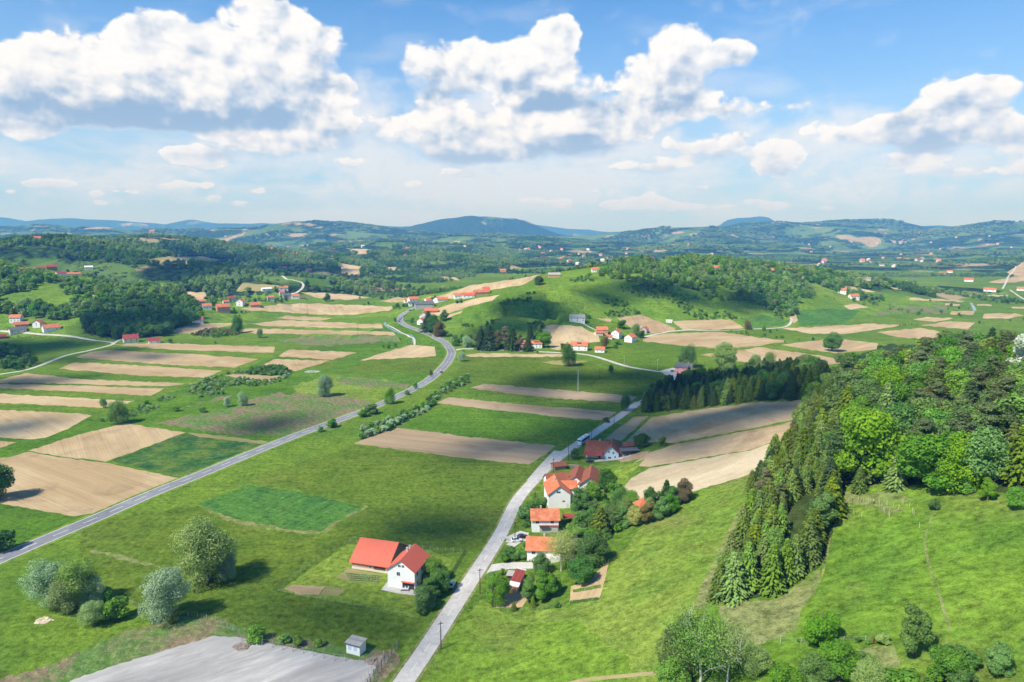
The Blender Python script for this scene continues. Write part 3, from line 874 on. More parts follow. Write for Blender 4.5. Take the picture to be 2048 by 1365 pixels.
    ('gravel_yard', 'lot', [(150, 1358), (250, 1325), (350, 1295), (430, 1272), (480, 1275), (560, 1292), (650, 1308), (700, 1318), (745, 1325), (752, 1335), (735, 1365), (700, 1480), (60, 1480), (100, 1390)]),
    ('concrete_yard', 'concrete', [(762, 1180), (778, 1160), (800, 1170), (850, 1180), (838, 1192), (800, 1188)]),
    ('concrete_yard', 'concrete', [(1004, 1078), (1040, 1062), (1058, 1066), (1052, 1082), (1010, 1085)]),
    ('concrete_yard', 'concrete', [(1200, 918), (1235, 912), (1262, 905), (1262, 912), (1235, 920), (1180, 925)]),
    ('garden_lawn', 'lawn', [(1212, 962), (1235, 935), (1290, 918), (1262, 950), (1236, 985), (1222, 985)]),
    ('concrete_yard', 'concrete', [(1320, 742), (1345, 736), (1400, 745), (1400, 757), (1365, 754), (1330, 750)]),
]
# roads: name, material, width (m), samples of the centre line in the photo
ROADS = [
    ('stream', 'water', 2.2, [(770, 645), (773, 653), (800, 667), (824, 673), (826, 684)]),
    ('gravel_path', 'dirtroad', 2.0, [(774, 650), (790, 658), (808, 668), (827, 677), (829, 690)]),
    ('stream', 'water', 4.0, [(1942, 606), (1946, 613), (1950, 622)]),
    ('farm_track', 'dirtroad', 3.4, [(-20, 752), (60, 738), (130, 712), (180, 701), (225, 689), (216, 684), (170, 678), (100, 670), (60, 667), (0, 662)]),
    ('farm_track', 'dirtroad', 3.6, [(225, 688), (236, 682), (252, 675)]),
    ('farm_track', 'dirtroad', 4.0, [(540, 537), (548, 548), (566, 553), (585, 560), (603, 565), (606, 574), (594, 585), (582, 588)]),
    ('farm_track', 'dirtroad', 3.0, [(185, 590), (192, 603)]),
    ('farm_track', 'dirtroad', 2.6, [(1160, 644), (1180, 655), (1195, 662)]),
    ('farm_track', 'dirtroad', 2.8, [(1290, 674), (1330, 665), (1366, 661), (1400, 661), (1500, 659), (1570, 654), (1583, 640), (1580, 636)]),
    ('farm_track', 'dirtroad', 3.5, [(2032, 533), (2018, 552), (2012, 565), (2005, 578)]),
    ('farm_track', 'dirtroad', 3.5, [(2020, 580), (2034, 590), (2052, 600), (2080, 608)]),
    ('driveway', 'concrete', 4.6, [(962, 1143), (985, 1136), (1020, 1132), (1066, 1131)]),
    ('driveway', 'concrete', 3.6, [(1020, 1092), (1040, 1078), (1052, 1070)]),
    ('driveway', 'concrete', 2.6, [(898, 1150), (886, 1152), (868, 1150)]),
    ('village_lane', 'dirtroad', 4.4, [(905, 702), (930, 698), (1000, 700), (1060, 703), (1120, 706), (1180, 711), (1250, 732), (1300, 741), (1345, 748), (1352, 756), (1335, 770), (1308, 788), (1288, 801), (1275, 808)]),
    ('tractor_track', 'meadow', 1.3, [(668, 990), (720, 965), (790, 940), (850, 915), (880, 912)]),
    ('tractor_track', 'meadow', 1.3, [(745, 1002), (790, 975), (850, 945), (900, 922)]),
    ('meadow_path', 'dry', 0.5, [(1868, 1022), (1850, 1080), (1862, 1140), (1885, 1210), (1900, 1262)]),
    ('meadow_path', 'dry', 0.5, [(1660, 1075), (1652, 1120), (1640, 1160), (1615, 1200)]),
    ('meadow_path', 'dry', 3.2, [(1492, 1010), (1462, 1070), (1440, 1120), (1418, 1165), (1398, 1220)]),
    ('field_track', 'stubble', 1.4, [(1330, 1345), (1250, 1352), (1160, 1362), (1100, 1380)]),
    ('road_verge', 'dry', 7.0, [(690, 1560), (760, 1440), (807, 1365), (850, 1302), (905, 1217), (960, 1133), (1002, 1066), (1032, 1005), (1060, 970), (1100, 930), (1140, 899), (1200, 859), (1240, 832), (1278, 805)]),
    ('road_verge', 'lawn', 11.0, [(-200, 1200), (-100, 1160), (0, 1118), (100, 1075), (200, 1033), (300, 989), (400, 949), (500, 908), (600, 868), (700, 832), (780, 800), (850, 765), (884, 737), (900, 716), (902, 702), (890, 686), (869, 674), (841, 662), (814, 652)]),
    ('lay_by', 'oldroad', 4.0, [(1062, 962), (1082, 938), (1106, 912), (1116, 902)]),
    ('country_lane', 'oldroad', 5.3, [(690, 1560), (760, 1440), (807, 1365), (850, 1302), (905, 1217), (960, 1133), (1002, 1066), (1032, 1005), (1060, 970), (1100, 930), (1140, 899), (1200, 859), (1240, 832), (1278, 805)]),
    ('main_road', 'asphalt', 8.0, [(-200, 1200), (-100, 1160), (0, 1118), (100, 1075), (200, 1033), (300, 989), (400, 949), (500, 908), (600, 868), (700, 832), (780, 800), (850, 765), (884, 737), (900, 716), (902, 702), (890, 686), (869, 674), (841, 662), (814, 652), (800, 642), (803, 631), (821, 619), (838, 611), (870, 604)]),
]

# ====================================================================== ground sheet
def setprops(o, label=None, cat=None, group=None, kind=None):
    if label: o['label'] = label
    if cat: o['category'] = cat
    if group: o['group'] = group
    if kind: o['kind'] = kind
    return o


def mesh_obj(name, V, F, mats, parent=None, smooth=False, mi=None):
    me = bpy.data.meshes.new(name)
    V = np.asarray(V, np.float32)
    if isinstance(F, np.ndarray):
        nf, k = F.shape
        me.vertices.add(len(V)); me.vertices.foreach_set('co', V.ravel())
        me.loops.add(nf * k); me.loops.foreach_set('vertex_index', F.astype(np.int32).ravel())
        me.polygons.add(nf)
        me.polygons.foreach_set('loop_start', np.arange(0, nf * k, k, dtype=np.int32))
        me.polygons.foreach_set('loop_total', np.full(nf, k, np.int32))
        if mi is not None: me.polygons.foreach_set('material_index', np.asarray(mi, np.int32))
        me.update(calc_edges=True)
    else:
        me.from_pydata([tuple(map(float, v)) for v in V], [], [tuple(int(i) for i in f) for f in F])
        if mi is not None: me.polygons.foreach_set('material_index', np.asarray(mi, np.int32))
    if smooth:
        me.polygons.foreach_set('use_smooth', np.ones(len(me.polygons), bool))
    for m in (mats if isinstance(mats, (list, tuple)) else [mats]):
        me.materials.append(m)
    o = bpy.data.objects.new(name, me)
    COL.objects.link(o)
    if parent is not None:
        o.parent = parent
    return o


grid = []
R_OUT = 3600.0
r = 60.0
rings = []
while r < R_OUT:
    rings.append(r)
    r += max(2.2, 0.014 * r)
rings.append(R_OUT)
HALF = RAD(42); WIDE = RAD(72)
for k, r in enumerate(rings):
    st = max(0.0058, 2.4 / r)
    if k == len(rings) - 1:
        st = 0.0058
    n = int(2 * HALF / st)
    th = np.linspace(-HALF, HALF, n + 1)
    sd = np.linspace(HALF, WIDE, max(3, int((WIDE - HALF) / (st * 3))))[1:]
    th = np.concatenate([-sd[::-1], th, sd])
    if k % 2 and k != len(rings) - 1:
        th = th + st * 0.5
    if k == len(rings) - 1:
        ring_out = th.copy()
    for t in th:
        grid.append((r * math.sin(t), r * math.cos(t)))
for x in np.arange(-900, 901, 30):
    for y in np.arange(-420, 420, 30):
        rr = math.hypot(x, y)
        if rr < 50 or abs(math.atan2(x, y)) > WIDE + 0.02:
            grid.append((x, y))
cv = [Vector(p) for p in grid]
ce = []
meta = []
line_pts = {}
for (nm, mt, outl) in FIELDS:
    px = densify(outl, 9.0, 3.5 if mt in ('lush', 'olive', 'bright', 'hillgrass', 'dry', 'scrub', 'wood') else (1.2 if mt != 'concrete' else 0.1))
    w = pick(px[:, 0], px[:, 1])
    base = len(cv)
    cv.extend(Vector((p[0], p[1])) for p in w)
    k_ = len(cv)
    ce.extend((j, j + 1) for j in range(base, k_ - 1)); ce.append((k_ - 1, base))
    meta.append((nm, mt, w, w[:, :2]))
for (nm, mt, wd, ctr) in ROADS:
    w = pick([p[0] for p in ctr], [p[1] for p in ctr])
    s = smooth_line(w, 8)
    line_pts.setdefault(nm, []).append((s, wd))
    L = offset_line(s, -wd / 2); Rr = offset_line(s, wd / 2)
    base = len(cv)
    ring = list(L) + list(Rr[::-1])
    cv.extend(Vector((p[0], p[1])) for p in ring)
    k_ = len(cv)
    ce.extend((j, j + 1) for j in range(base, k_ - 1)); ce.append((k_ - 1, base))
    meta.append((nm, mt, s, (offset_line(s, -wd / 2), offset_line(s, wd / 2))))
import time as _t
_t0 = _t.time()
ov, oe, of, _, _, _ = delaunay_2d_cdt(cv, ce, [], 0, 1e-4, False)
print('CDT', len(cv), '->', len(ov), len(of), round(_t.time() - _t0, 1), 's')
OV = np.array([(v[0], v[1]) for v in ov])
OZ = height(OV[:, 0], OV[:, 1])
OV3 = np.column_stack([OV, OZ])
FA = np.array(of, np.int32)
# seen from above
e1 = OV[FA[:, 1]] - OV[FA[:, 0]]; e2 = OV[FA[:, 2]] - OV[FA[:, 0]]
flip = (e1[:, 0] * e2[:, 1] - e1[:, 1] * e2[:, 0]) < 0
FA[flip] = FA[flip][:, ::-1]
ar = np.abs(e1[:, 0] * e2[:, 1] - e1[:, 1] * e2[:, 0])
keep = ar > 1e-6
FA = FA[keep]
cen = OV3[FA].mean(axis=1)
own = np.full(len(FA), -1, np.int32)
for i, (nm, mt, w, shp_) in enumerate(meta):
    quads = [shp_]
    if isinstance(shp_, tuple):
        A_, B_ = shp_
        quads = [np.array([A_[j], A_[j + 1], B_[j + 1], B_[j]]) for j in range(len(A_) - 1)]
    for q in quads:
        lo = q.min(0); hi = q.max(0)
        c_ = np.nonzero((cen[:, 0] >= lo[0]) & (cen[:, 0] <= hi[0]) & (cen[:, 1] >= lo[1]) & (cen[:, 1] <= hi[1]))[0]
        if len(c_):
            own[c_[inside(q, cen[c_, 0], cen[c_, 1])]] = i


def submesh(name, mask, mat, rot=0.0):
    f = FA[mask]
    if not len(f):
        return None
    idx, inv = np.unique(f, return_inverse=True)
    V = OV3[idx].copy()
    if rot:
        c, s = math.cos(-rot), math.sin(-rot)
        V[:, :2] = np.column_stack([V[:, 0] * c - V[:, 1] * s, V[:, 0] * s + V[:, 1] * c])
    o = mesh_obj(name, V, inv.reshape(f.shape), mat, smooth=True)
    o.rotation_euler = (0, 0, rot)
    o['kind'] = 'structure'
    return o


base_ground = own < 0
hillm = base_ground & (cen[:, 2] > 2.0) & (cen[:, 1] > 560)
farm = base_ground & (((np.hypot(cen[:, 0], cen[:, 1]) > 1250) & (cen[:, 2] > 3)) | (np.hypot(cen[:, 0], cen[:, 1]) > 2500))
submesh('ground', base_ground & ~hillm & ~farm, MAT['meadow'])
submesh('hills', hillm & ~farm, MAT['hillgrass'])
submesh('far_country', farm, MAT['far'])
for i, (nm, mt, w, _s) in enumerate(meta):
    rot = 0.0
    if mt in ('tan', 'tan2', 'brown', 'dim', 'sand', 'stubble', 'crop', 'cropdark'):
        q = w[:, :2] - w[:, :2].mean(0)
        ev, evec = np.linalg.eigh(q.T @ q)
        rot = math.atan2(evec[1, 1], evec[0, 1])
    if mt == 'lot':
        rot = 0.6
    submesh(nm, own == i, MAT[mt], rot)

# far land out to the horizon: polar sheet that starts on the outer ring
rr = R_OUT * 1.017 ** np.arange(0, 112)
th = ring_out
TT, RR = np.meshgrid(th, rr)
X = RR * np.sin(TT); Y = RR * np.cos(TT)
Z = height(X, Y)
V = np.column_stack([X.ravel(), Y.ravel(), Z.ravel()])
nt = len(th)
ii, jj = np.meshgrid(np.arange(len(rr) - 1), np.arange(nt - 1), indexing='ij')
a = (ii * nt + jj).ravel()
F = np.column_stack([a, a + nt, a + nt + 1, a + 1])[:, ::-1]
cut_ = (a // nt) < int(np.searchsorted(rr, 7900))
mesh_obj('far_hills', V, F[cut_], MAT['far'], smooth=True)['kind'] = 'structure'
mesh_obj('mountains', V, F[~cut_], MAT['mountain'], smooth=True)['kind'] = 'structure'

# ------------------------------------------------------------------ road paint
m, n = newmat('road_paint')
tc = n.add('ShaderNodeTexCoord')
finish(n, n.mix(n.ramp(n.noise(tc.outputs['Object'], 1.5, 3, 0.7), 0.35, 0.6, 0.0, 1.0), C(0.72, 0.72, 0.70), C(0.55, 0.55, 0.54)), 0.7)
MAT['paint'] = m
m, n = newmat('worn_road_paint')
tc = n.add('ShaderNodeTexCoord')
finish(n, n.mix(n.ramp(n.noise(tc.outputs['Object'], 1.5, 3, 0.7), 0.35, 0.6, 0.0, 1.0), C(0.76, 0.75, 0.72), C(0.56, 0.54, 0.50)), 0.7)
MAT['wornpaint'] = m


def resample(s, step):
    d = np.concatenate([[0], np.cumsum(np.linalg.norm(np.diff(s[:, :2], axis=0), axis=1))])
    t = np.arange(0, d[-1], step)
    return np.column_stack([np.interp(t, d, s[:, 0]), np.interp(t, d, s[:, 1])])


def paint_strips(name, line, offs, w, dash, gap, mat, zoff):
    s = resample(line, 1.0)
    V, F = [], []
    T = np.gradient(s, axis=0); T /= np.linalg.norm(T, axis=1, keepdims=True)
    N = np.stack([T[:, 1], -T[:, 0]], 1)
    A = s + N * (offs - w / 2); B = s + N * (offs + w / 2)
    zA = height(A[:, 0], A[:, 1]) + zoff; zB = height(B[:, 0], B[:, 1]) + zoff
    per = dash + gap
    for i in range(len(s) - 1):
        if gap and (i % per) >= dash:
            continue
        k = len(V)
        V += [(A[i, 0], A[i, 1], zA[i]), (B[i, 0], B[i, 1], zB[i]), (B[i + 1, 0], B[i + 1, 1], zB[i + 1]), (A[i + 1, 0], A[i + 1, 1], zA[i + 1])]
        F.append((k, k + 1, k + 2, k + 3))
    o = mesh_obj(name, V, np.array(F), mat)
    o['kind'] = 'structure'
    return o


mr = line_pts['main_road'][0][0]
paint_strips('road_edge_line', mr, 3.55, 0.30, 1, 0, MAT['paint'], 0.008)
paint_strips('road_edge_line', mr, -3.55, 0.30, 1, 0, MAT['paint'], 0.008)
paint_strips('road_centre_line', mr, 0.0, 0.30, 6, 6, MAT['paint'], 0.008)
cl = line_pts['country_lane'][0][0]
paint_strips('lane_centre_line', cl, 0.0, 0.18, 4, 5, MAT['wornpaint'], 0.008)

# ------------------------------------------------------------------ haze: the air over the valley
hm = bpy.data.materials.new('haze_air')
hm.use_nodes = True
n = NT(hm.node_tree)
n.n.clear()
pv = n.add('ShaderNodeVolumePrincipled')
pv.inputs["Color"].default_value = (0.14, 0.43, 1.0, 1)
pv.inputs["Absorption Color"].default_value = (1, 1, 1, 1)
pv.inputs['Density'].default_value = HAZE_D
pv.inputs['Anisotropy'].default_value = 0.0
o_ = n.add('ShaderNodeOutputMaterial')
n.l.new(pv.outputs[0], o_.inputs['Volume'])
hm.cycles.homogeneous_volume = True
bm = bmesh.new()
bmesh.ops.create_cube(bm, size=1.0)
me = bpy.data.meshes.new('haze')
bm.to_mesh(me); bm.free()
me.materials.append(hm)
hz = bpy.data.objects.new('haze', me)
COL.objects.link(hz)
hz.scale = (46000, 21000, 701)
hz.location = (0, 9500, 349.5)
hz['kind'] = 'stuff'

# ====================================================================== trees
LEAF_GAIN = 1.5


def leaf_mat(name, c1, c2, c3, trans=0.35):
    c1, c2, c3 = [tuple(min(0.7, v * LEAF_GAIN) for v in c[:3]) + (1.0,) for c in (c1, c2, c3)]
    m, n = newmat(name)
    gi = n.add('ShaderNodeNewGeometry')
    oi = n.add('ShaderNodeObjectInfo')
    tc = n.add('ShaderNodeTexCoord')
    cl = n.noise(tc.outputs['Object'], 0.55, 2, 0.6)
    col = n.mix(n.ramp(gi.outputs['Random Per Island'], 0, 1, 0, 1, False), c1, c2)
    col = n.mix(n.ramp(cl, 0.42, 0.62, 0, 0.6), col, c3)
    hs = n.add('ShaderNodeHueSaturation')
    n.put(hs.inputs['Hue'], n.ramp(oi.outputs['Random'], 0, 1, 0.482, 0.515, False))
    n.put(hs.inputs['Value'], n.ramp(n.math('FRACT', n.math('MULTIPLY', oi.outputs['Random'], 7.13)), 0, 1, 0.82, 1.25, False))
    n.put(hs.inputs['Saturation'], n.ramp(n.math('FRACT', n.math('MULTIPLY', oi.outputs['Random'], 3.77)), 0, 1, 0.8, 1.05, False))
    n.put(hs.inputs['Color'], col)
    col = hs.outputs[0]
    d = n.add('ShaderNodeBsdfDiffuse'); n.put(d.inputs[0], col)
    t = n.add('ShaderNodeBsdfTranslucent'); n.put(t.inputs[0], n.mix(1.0, col, C(1.0, 1.15, 0.6), 'MULTIPLY'))
    mx = n.add('ShaderNodeMixShader')
    mx.inputs[0].default_value = trans
    n.l.new(d.outputs[0], mx.inputs[1]); n.l.new(t.outputs[0], mx.inputs[2])
    o = n.add('ShaderNodeOutputMaterial')
    n.l.new(mx.outputs[0], o.inputs[0])
    return m


LM = {
    'bright': leaf_mat('bright_leaves', C(0.11, 0.225, 0.018), C(0.155, 0.27, 0.025), C(0.075, 0.17, 0.018)),
    'mid': leaf_mat('mid_green_leaves', C(0.085, 0.195, 0.022), C(0.13, 0.26, 0.03), C(0.055, 0.14, 0.02)),
    'dark': leaf_mat('dark_green_leaves', C(0.058, 0.14, 0.022), C(0.09, 0.19, 0.03), C(0.036, 0.095, 0.018)),
    'soft': leaf_mat('pale_green_leaves', C(0.16, 0.25, 0.055), C(0.22, 0.31, 0.08), C(0.11, 0.19, 0.04)),
    'red': leaf_mat('bronze_leaves', C(0.16, 0.12, 0.04), C(0.20, 0.17, 0.05), C(0.10, 0.10, 0.03)),
    'gold': leaf_mat('yellow_green_leaves', C(0.26, 0.28, 0.05), C(0.34, 0.33, 0.08), C(0.17, 0.20, 0.03)),
    'silver': leaf_mat('silver_willow_leaves', C(0.20, 0.29, 0.16), C(0.30, 0.38, 0.24), C(0.13, 0.20, 0.09)),
    'spruce': leaf_mat('spruce_needles', C(0.095, 0.145, 0.016), C(0.15, 0.205, 0.022), C(0.055, 0.10, 0.016), 0.25),
    'sprucedark': leaf_mat('dark_spruce_needles', C(0.03, 0.065, 0.018), C(0.05, 0.095, 0.022), C(0.022, 0.05, 0.016), 0.1),
    'larch': leaf_mat('fresh_conifer_needles', C(0.12, 0.20, 0.02), C(0.18, 0.27, 0.035), C(0.08, 0.15, 0.02), 0.2),
    'pine': leaf_mat('pine_needles', C(0.075, 0.11, 0.030), C(0.115, 0.155, 0.046), C(0.045, 0.075, 0.020), 0.2),
    'pinered': leaf_mat('reddish_pine_needles', C(0.10, 0.095, 0.04), C(0.14, 0.13, 0.06), C(0.06, 0.07, 0.03), 0.15),
    'bloom': leaf_mat('white_blossom', C(0.45, 0.45, 0.38), C(0.60, 0.58, 0.50), C(0.20, 0.26, 0.12)),
    'twig': leaf_mat('grey_twigs', C(0.12, 0.12, 0.07), C(0.16, 0.15, 0.09), C(0.08, 0.09, 0.05), 0.1),
}


def bark_mat(name, c1, c2):
    m, n = newmat(name)
    tc = n.add('ShaderNodeTexCoord')
    a = n.noise(n.stretch(tc.outputs['Object'], (1, 1, 0.3)), 3.0, 4, 0.7)
    diffuse_out(n, n.mix(n.ramp(a, 0.35, 0.65), c1, c2), a, 0.5, 0.1)
    return m


BARK = bark_mat('grey_brown_bark', C(0.10, 0.075, 0.05), C(0.19, 0.15, 0.11))
BARKP = bark_mat('reddish_pine_bark', C(0.16, 0.085, 0.05), C(0.28, 0.16, 0.09))
BARKW = bark_mat('white_birch_bark', C(0.42, 0.40, 0.36), C(0.62, 0.60, 0.56))

R5 = np.random.default_rng(5)


def quads(cen, nrm, su, sv, rg, up=None):
    """leaf clumps: one small bent card per clump"""
    n = len(cen)
    nrm = nrm / (np.linalg.norm(nrm, axis=1, keepdims=True) + 1e-9)
    ref = rg.normal(size=(n, 3)) if up is None else up
    a = np.cross(nrm, ref); a /= np.linalg.norm(a, axis=1, keepdims=True) + 1e-9
    b = np.cross(nrm, a)
    big_ = rg.uniform(0.45, 1.0, (n, 1)) ** 1.0 * 1.45
    su = np.broadcast_to(np.asarray(su, float).reshape(-1, 1), (n, 1)) * rg.uniform(0.8, 1.2, (n, 1)) * 0.5 * big_
    sv = np.broadcast_to(np.asarray(sv, float).reshape(-1, 1), (n, 1)) * rg.uniform(0.8, 1.2, (n, 1)) * 0.5 * big_
    V = np.stack([cen - a * su * 0.6 - b * sv, cen + a * su - b * sv * 0.4, cen + a * su * 0.5 + b * sv, cen - a * su + b * sv * 0.5], 1).reshape(-1, 3)
    F = np.arange(n * 4).reshape(n, 4)
    return V, F


def tube(path, rad, seg=6):
    path = np.asarray(path, float)
    V, F = [], []
    for i, (p, r) in enumerate(zip(path, rad)):
        d = path[min(i + 1, len(path) - 1)] - path[max(i - 1, 0)]
        d = d / (np.linalg.norm(d) + 1e-9)
        u = np.cross(d, [0.3, 0.9, 0.1]); u /= np.linalg.norm(u); w = np.cross(d, u)
        for k in range(seg):
            a = 2 * math.pi * k / seg
            V.append(p + (u * math.cos(a) + w * math.sin(a)) * r)
    for i in range(len(path) - 1):
        for k in range(seg):
            F.append((i * seg + k, i * seg + (k + 1) % seg, (i + 1) * seg + (k + 1) % seg, (i + 1) * seg + k))
    return np.array(V), np.array(F)


def join(parts):
    V, F, k = [], [], 0
    for v, f in parts:
        V.append(v); F.append(f + k); k += len(v)
    return np.vstack(V), np.vstack(F)


def limbs(h, n, rg, spread, z0=0.25, top=0.9, r0=0.24):
    parts = []
    bend = rg.normal(0, 0.25, 2)
    pth = [(bend[0] * t * t, bend[1] * t * t, h * top * t) for t in np.linspace(-0.04, 1, 8)]
    parts.append(tube(pth, [r0 * (1.25 - t) + 0.02 for t in np.linspace(0, 1.1, 8)]))
    for i in range(n):
        t = rg.uniform(z0, top * 0.85)
        a = rg.uniform(0, 2 * math.pi)
        s = spread * rg.uniform(0.6, 1.0)
        b0 = np.array([bend[0] * t * t, bend[1] * t * t, h * t])
        dirv = np.array([math.cos(a), math.sin(a), 0])
        p = [b0, b0 + dirv * s * 0.45 + np.array([0, 0, s * 0.25]), b0 + dirv * s + np.array([0, 0, s * 0.75])]
        parts.append(tube(p, [r0 * 0.42, r0 * 0.25, 0.03], 5))
    return join(parts)


def crown_lobed(rg, h, rx, z0, z1, nl, per, leaf, lobe=(0.30, 0.46), flat=1.0, outer=0.8):
    """crown of many leaf clumps gathered in uneven boughs"""
    cz = (z0 + z1) / 2; rz = (z1 - z0) / 2
    cen, nrm = [], []
    L = []
    for i in range(nl):
        d = rg.normal(size=3); d /= np.linalg.norm(d)
        if d[2] < -0.8: d[2] *= -1
        k = rg.uniform(0.45, outer)
        L.append((np.array([d[0] * rx * k, d[1] * rx * k, cz + d[2] * rz * k]), rg.uniform(*lobe) * min(rx, rz)))
    L.append((np.array([0, 0, cz]), 0.6 * min(rx, rz)))
    for c, r in L:
        m = int(per * (r / (0.4 * min(rx, rz))) ** 1.5)
        d = rg.normal(size=(m, 3)); d /= np.linalg.norm(d, axis=1, keepdims=True)
        k = rg.uniform(0.55, 1.12, (m, 1)) ** 0.6
        p = c + d * r * k * np.array([1.1, 1.1, 0.85 * flat])
        cen.append(p); nrm.append(d * 1.0 + rg.normal(0, 0.55, (m, 3)) + np.array([0, 0, 0.35]))
    cen = np.vstack(cen); nrm = np.vstack(nrm)
    return quads(cen, nrm, leaf, leaf, rg)


def make_decid(seed, per=520, leaf=0.27, nl=24, rx=3.9, z0=-0.9, z1=10.0, **k):
    rg = np.random.default_rng(seed)
    return limbs(10, 6, rg, 2.8), crown_lobed(rg, 10, rx, z0, z1, nl, per, leaf, **k)


def make_spruce(seed, n=4200, R=2.3, leaf=0.5, z0=0.7, tiers=17, ragged=0.22):
    rg = np.random.default_rng(seed)
    H = 10.0
    nb = tiers * 13
    cen, nrm, up = [], [], []
    m = n // nb
    for t in range(tiers):
        ft = (t + rg.uniform(-0.2, 0.2)) / tiers
        zb = z0 + (H - z0) * ft ** 0.92
        rb = R * (1 - ft) ** 0.85 + 0.10
        for b in range(13):
            a = 2 * math.pi * (b + rg.uniform(0, 1)) / 13
            ln = rb * rg.uniform(1 - ragged, 1 + ragged)
            s = rg.uniform(0.15, 1.0, m) ** 0.65
            droop = -0.34 * ln * s ** 1.4 + 0.10 * ln * s
            lat = rg.normal(0, 0.16 * ln + 0.05, m) * (1.05 - s)
            dx, dy = math.cos(a), math.sin(a)
            p = np.stack([dx * ln * s - dy * lat, dy * ln * s + dx * lat, zb + droop + rg.normal(0, 0.07, m)], 1)
            cen.append(p)
            nrm.append(np.stack([dx * 0.45 + rg.normal(0, .3, m), dy * 0.45 + rg.normal(0, .3, m), 0.9 + rg.normal(0, .25, m)], 1))
            up.append(np.tile([dx, dy, -0.35], (m, 1)))
    cen = np.vstack(cen); nrm = np.vstack(nrm); up = np.vstack(up)
    V, F = quads(cen, nrm, leaf * 0.5, leaf, rg, up)
    # leader shoot
    tr = tube([(0, 0, -0.3), (0, 0, 5), (0, 0, H + 0.25)], [0.2, 0.12, 0.015], 6)
    return tr, (V, F)


def make_pine(seed, per=330, leaf=0.24):
    rg = np.random.default_rng(seed)
    tr = limbs(10, 11, rg, 2.1, 0.40, 0.97, 0.2)
    cen, nrm = [], []
    for i in range(22):
        z = rg.uniform(3.6, 9.9)
        k = 1.0 - max(0, (z - 6.0) / 5.2)
        a = rg.uniform(0, 6.28); d = rg.uniform(0.3, 2.3) * k
        c = np.array([math.cos(a) * d, math.sin(a) * d, z])
        r = rg.uniform(0.75, 1.25) * (0.55 + 0.5 * k)
        dd = rg.normal(size=(per, 3)); dd /= np.linalg.norm(dd, axis=1, keepdims=True)
        cen.append(c + dd * r * rg.uniform(0.4, 1.1, (per, 1)) * np.array([1.25, 1.25, 0.55]))
        nrm.append(dd + np.array([0, 0, 0.7]) + rg.normal(0, 0.5, (per, 3)))
    return tr, quads(np.vstack(cen), np.vstack(nrm), leaf * 0.6, leaf * 1.3, rg)


def make_willow(seed, per=640, leaf=0.17):
    rg = np.random.default_rng(seed)
    tr = limbs(8, 9, rg, 3.2, 0.08, 0.8, 0.28)
    return tr, crown_lobed(rg, 10, 4.0, -1.2, 10.0, 34, per, leaf, lobe=(0.24, 0.42), flat=1.35, outer=0.88)


def make_bush(seed, per=150, leaf=0.36, nl=11):
    rg = np.random.default_rng(seed)
    tr = limbs(6, 5, rg, 2.5, 0.05, 0.7, 0.12)
    return tr, crown_lobed(rg, 10, 5.6, -0.6, 9.2, nl, per, leaf * 2.0, lobe=(0.34, 0.52), outer=0.78)


def make_bare(seed):
    rg = np.random.default_rng(seed)
    parts = []
    def grow(p, d, L, r, lev):
        q = p + d * L
        parts.append(tube([p, (p + q) / 2 + rg.normal(0, 0.04 * L, 3), q], [r, r * 0.8, r * 0.6], 5))
        if lev < 4:
            for i in range(3 if lev < 3 else 2):
                nd = d + rg.normal(0, 0.42, 3) + np.array([0, 0, 0.12]); nd /= np.linalg.norm(nd)
                grow(q, nd, L * rg.uniform(0.6, 0.8), r * 0.55, lev + 1)
    grow(np.array([0, 0, -0.3]), np.array([0.05, 0, 1.0]), 3.4, 0.2, 0)
    tr = join(parts)
    g = rg.normal(size=(7000, 3)); g /= np.linalg.norm(g, axis=1, keepdims=True)
    cen = g * rg.uniform(0.25, 1.0, (7000, 1)) ** 0.6 * np.array([3.9, 3.9, 3.6]) * (0.72 + 0.5 * np.sin(g[:, :1] * 5 + g[:, 1:2] * 4 + g[:, 2:] * 6) ** 2) + np.array([0, 0, 6.4])
    return tr, quads(cen, g + rg.normal(0, 0.6, (7000, 3)), 0.13, 0.17, rg)


def mesh_data(name, V, F, mat):
    me = bpy.data.meshes.new(name)
    nf = len(F)
    me.vertices.add(len(V)); me.vertices.foreach_set('co', np.asarray(V, np.float32).ravel())
    me.loops.add(nf * 4); me.loops.foreach_set('vertex_index', F.astype(np.int32).ravel())
    me.polygons.add(nf)
    me.polygons.foreach_set('loop_start', np.arange(0, nf * 4, 4, dtype=np.int32))
    me.polygons.foreach_set('loop_total', np.full(nf, 4, np.int32))
    me.update(calc_edges=True)
    for mm in (mat if isinstance(mat, list) else [mat]):
        me.materials.append(mm)
    return me


SHAPES = {
    'decid': [make_decid(s) for s in (1, 2, 3)] + [make_decid(4, rx=3.1, nl=18), make_decid(14, rx=4.5, z0=-1.0, z1=9.6, nl=30)],
    'spruce': [make_spruce(s, R=r, n=5600) for s, r in ((11, 2.7), (12, 3.1), (13, 2.9), (15, 2.4))],
    'pine': [make_pine(s) for s in (21, 22, 23)],
    'willow': [make_willow(s) for s in (31, 32)],
    'bush': [make_bush(s) for s in (41, 42, 43)],
    'bare': [make_bare(51)],
    'decid_lo': [make_decid(s, per=34, leaf=0.95, nl=13) for s in (61, 62, 63)],
    'spruce_lo': [make_spruce(s, n=700, leaf=1.05, tiers=9, R=2.4) for s in (71, 72)],
    'bush_lo': [make_bush(s, per=26, leaf=0.8, nl=8) for s in (81, 82)],
    'pine_lo': [make_pine(91, per=36, leaf=0.75)],
}
_cache = {}


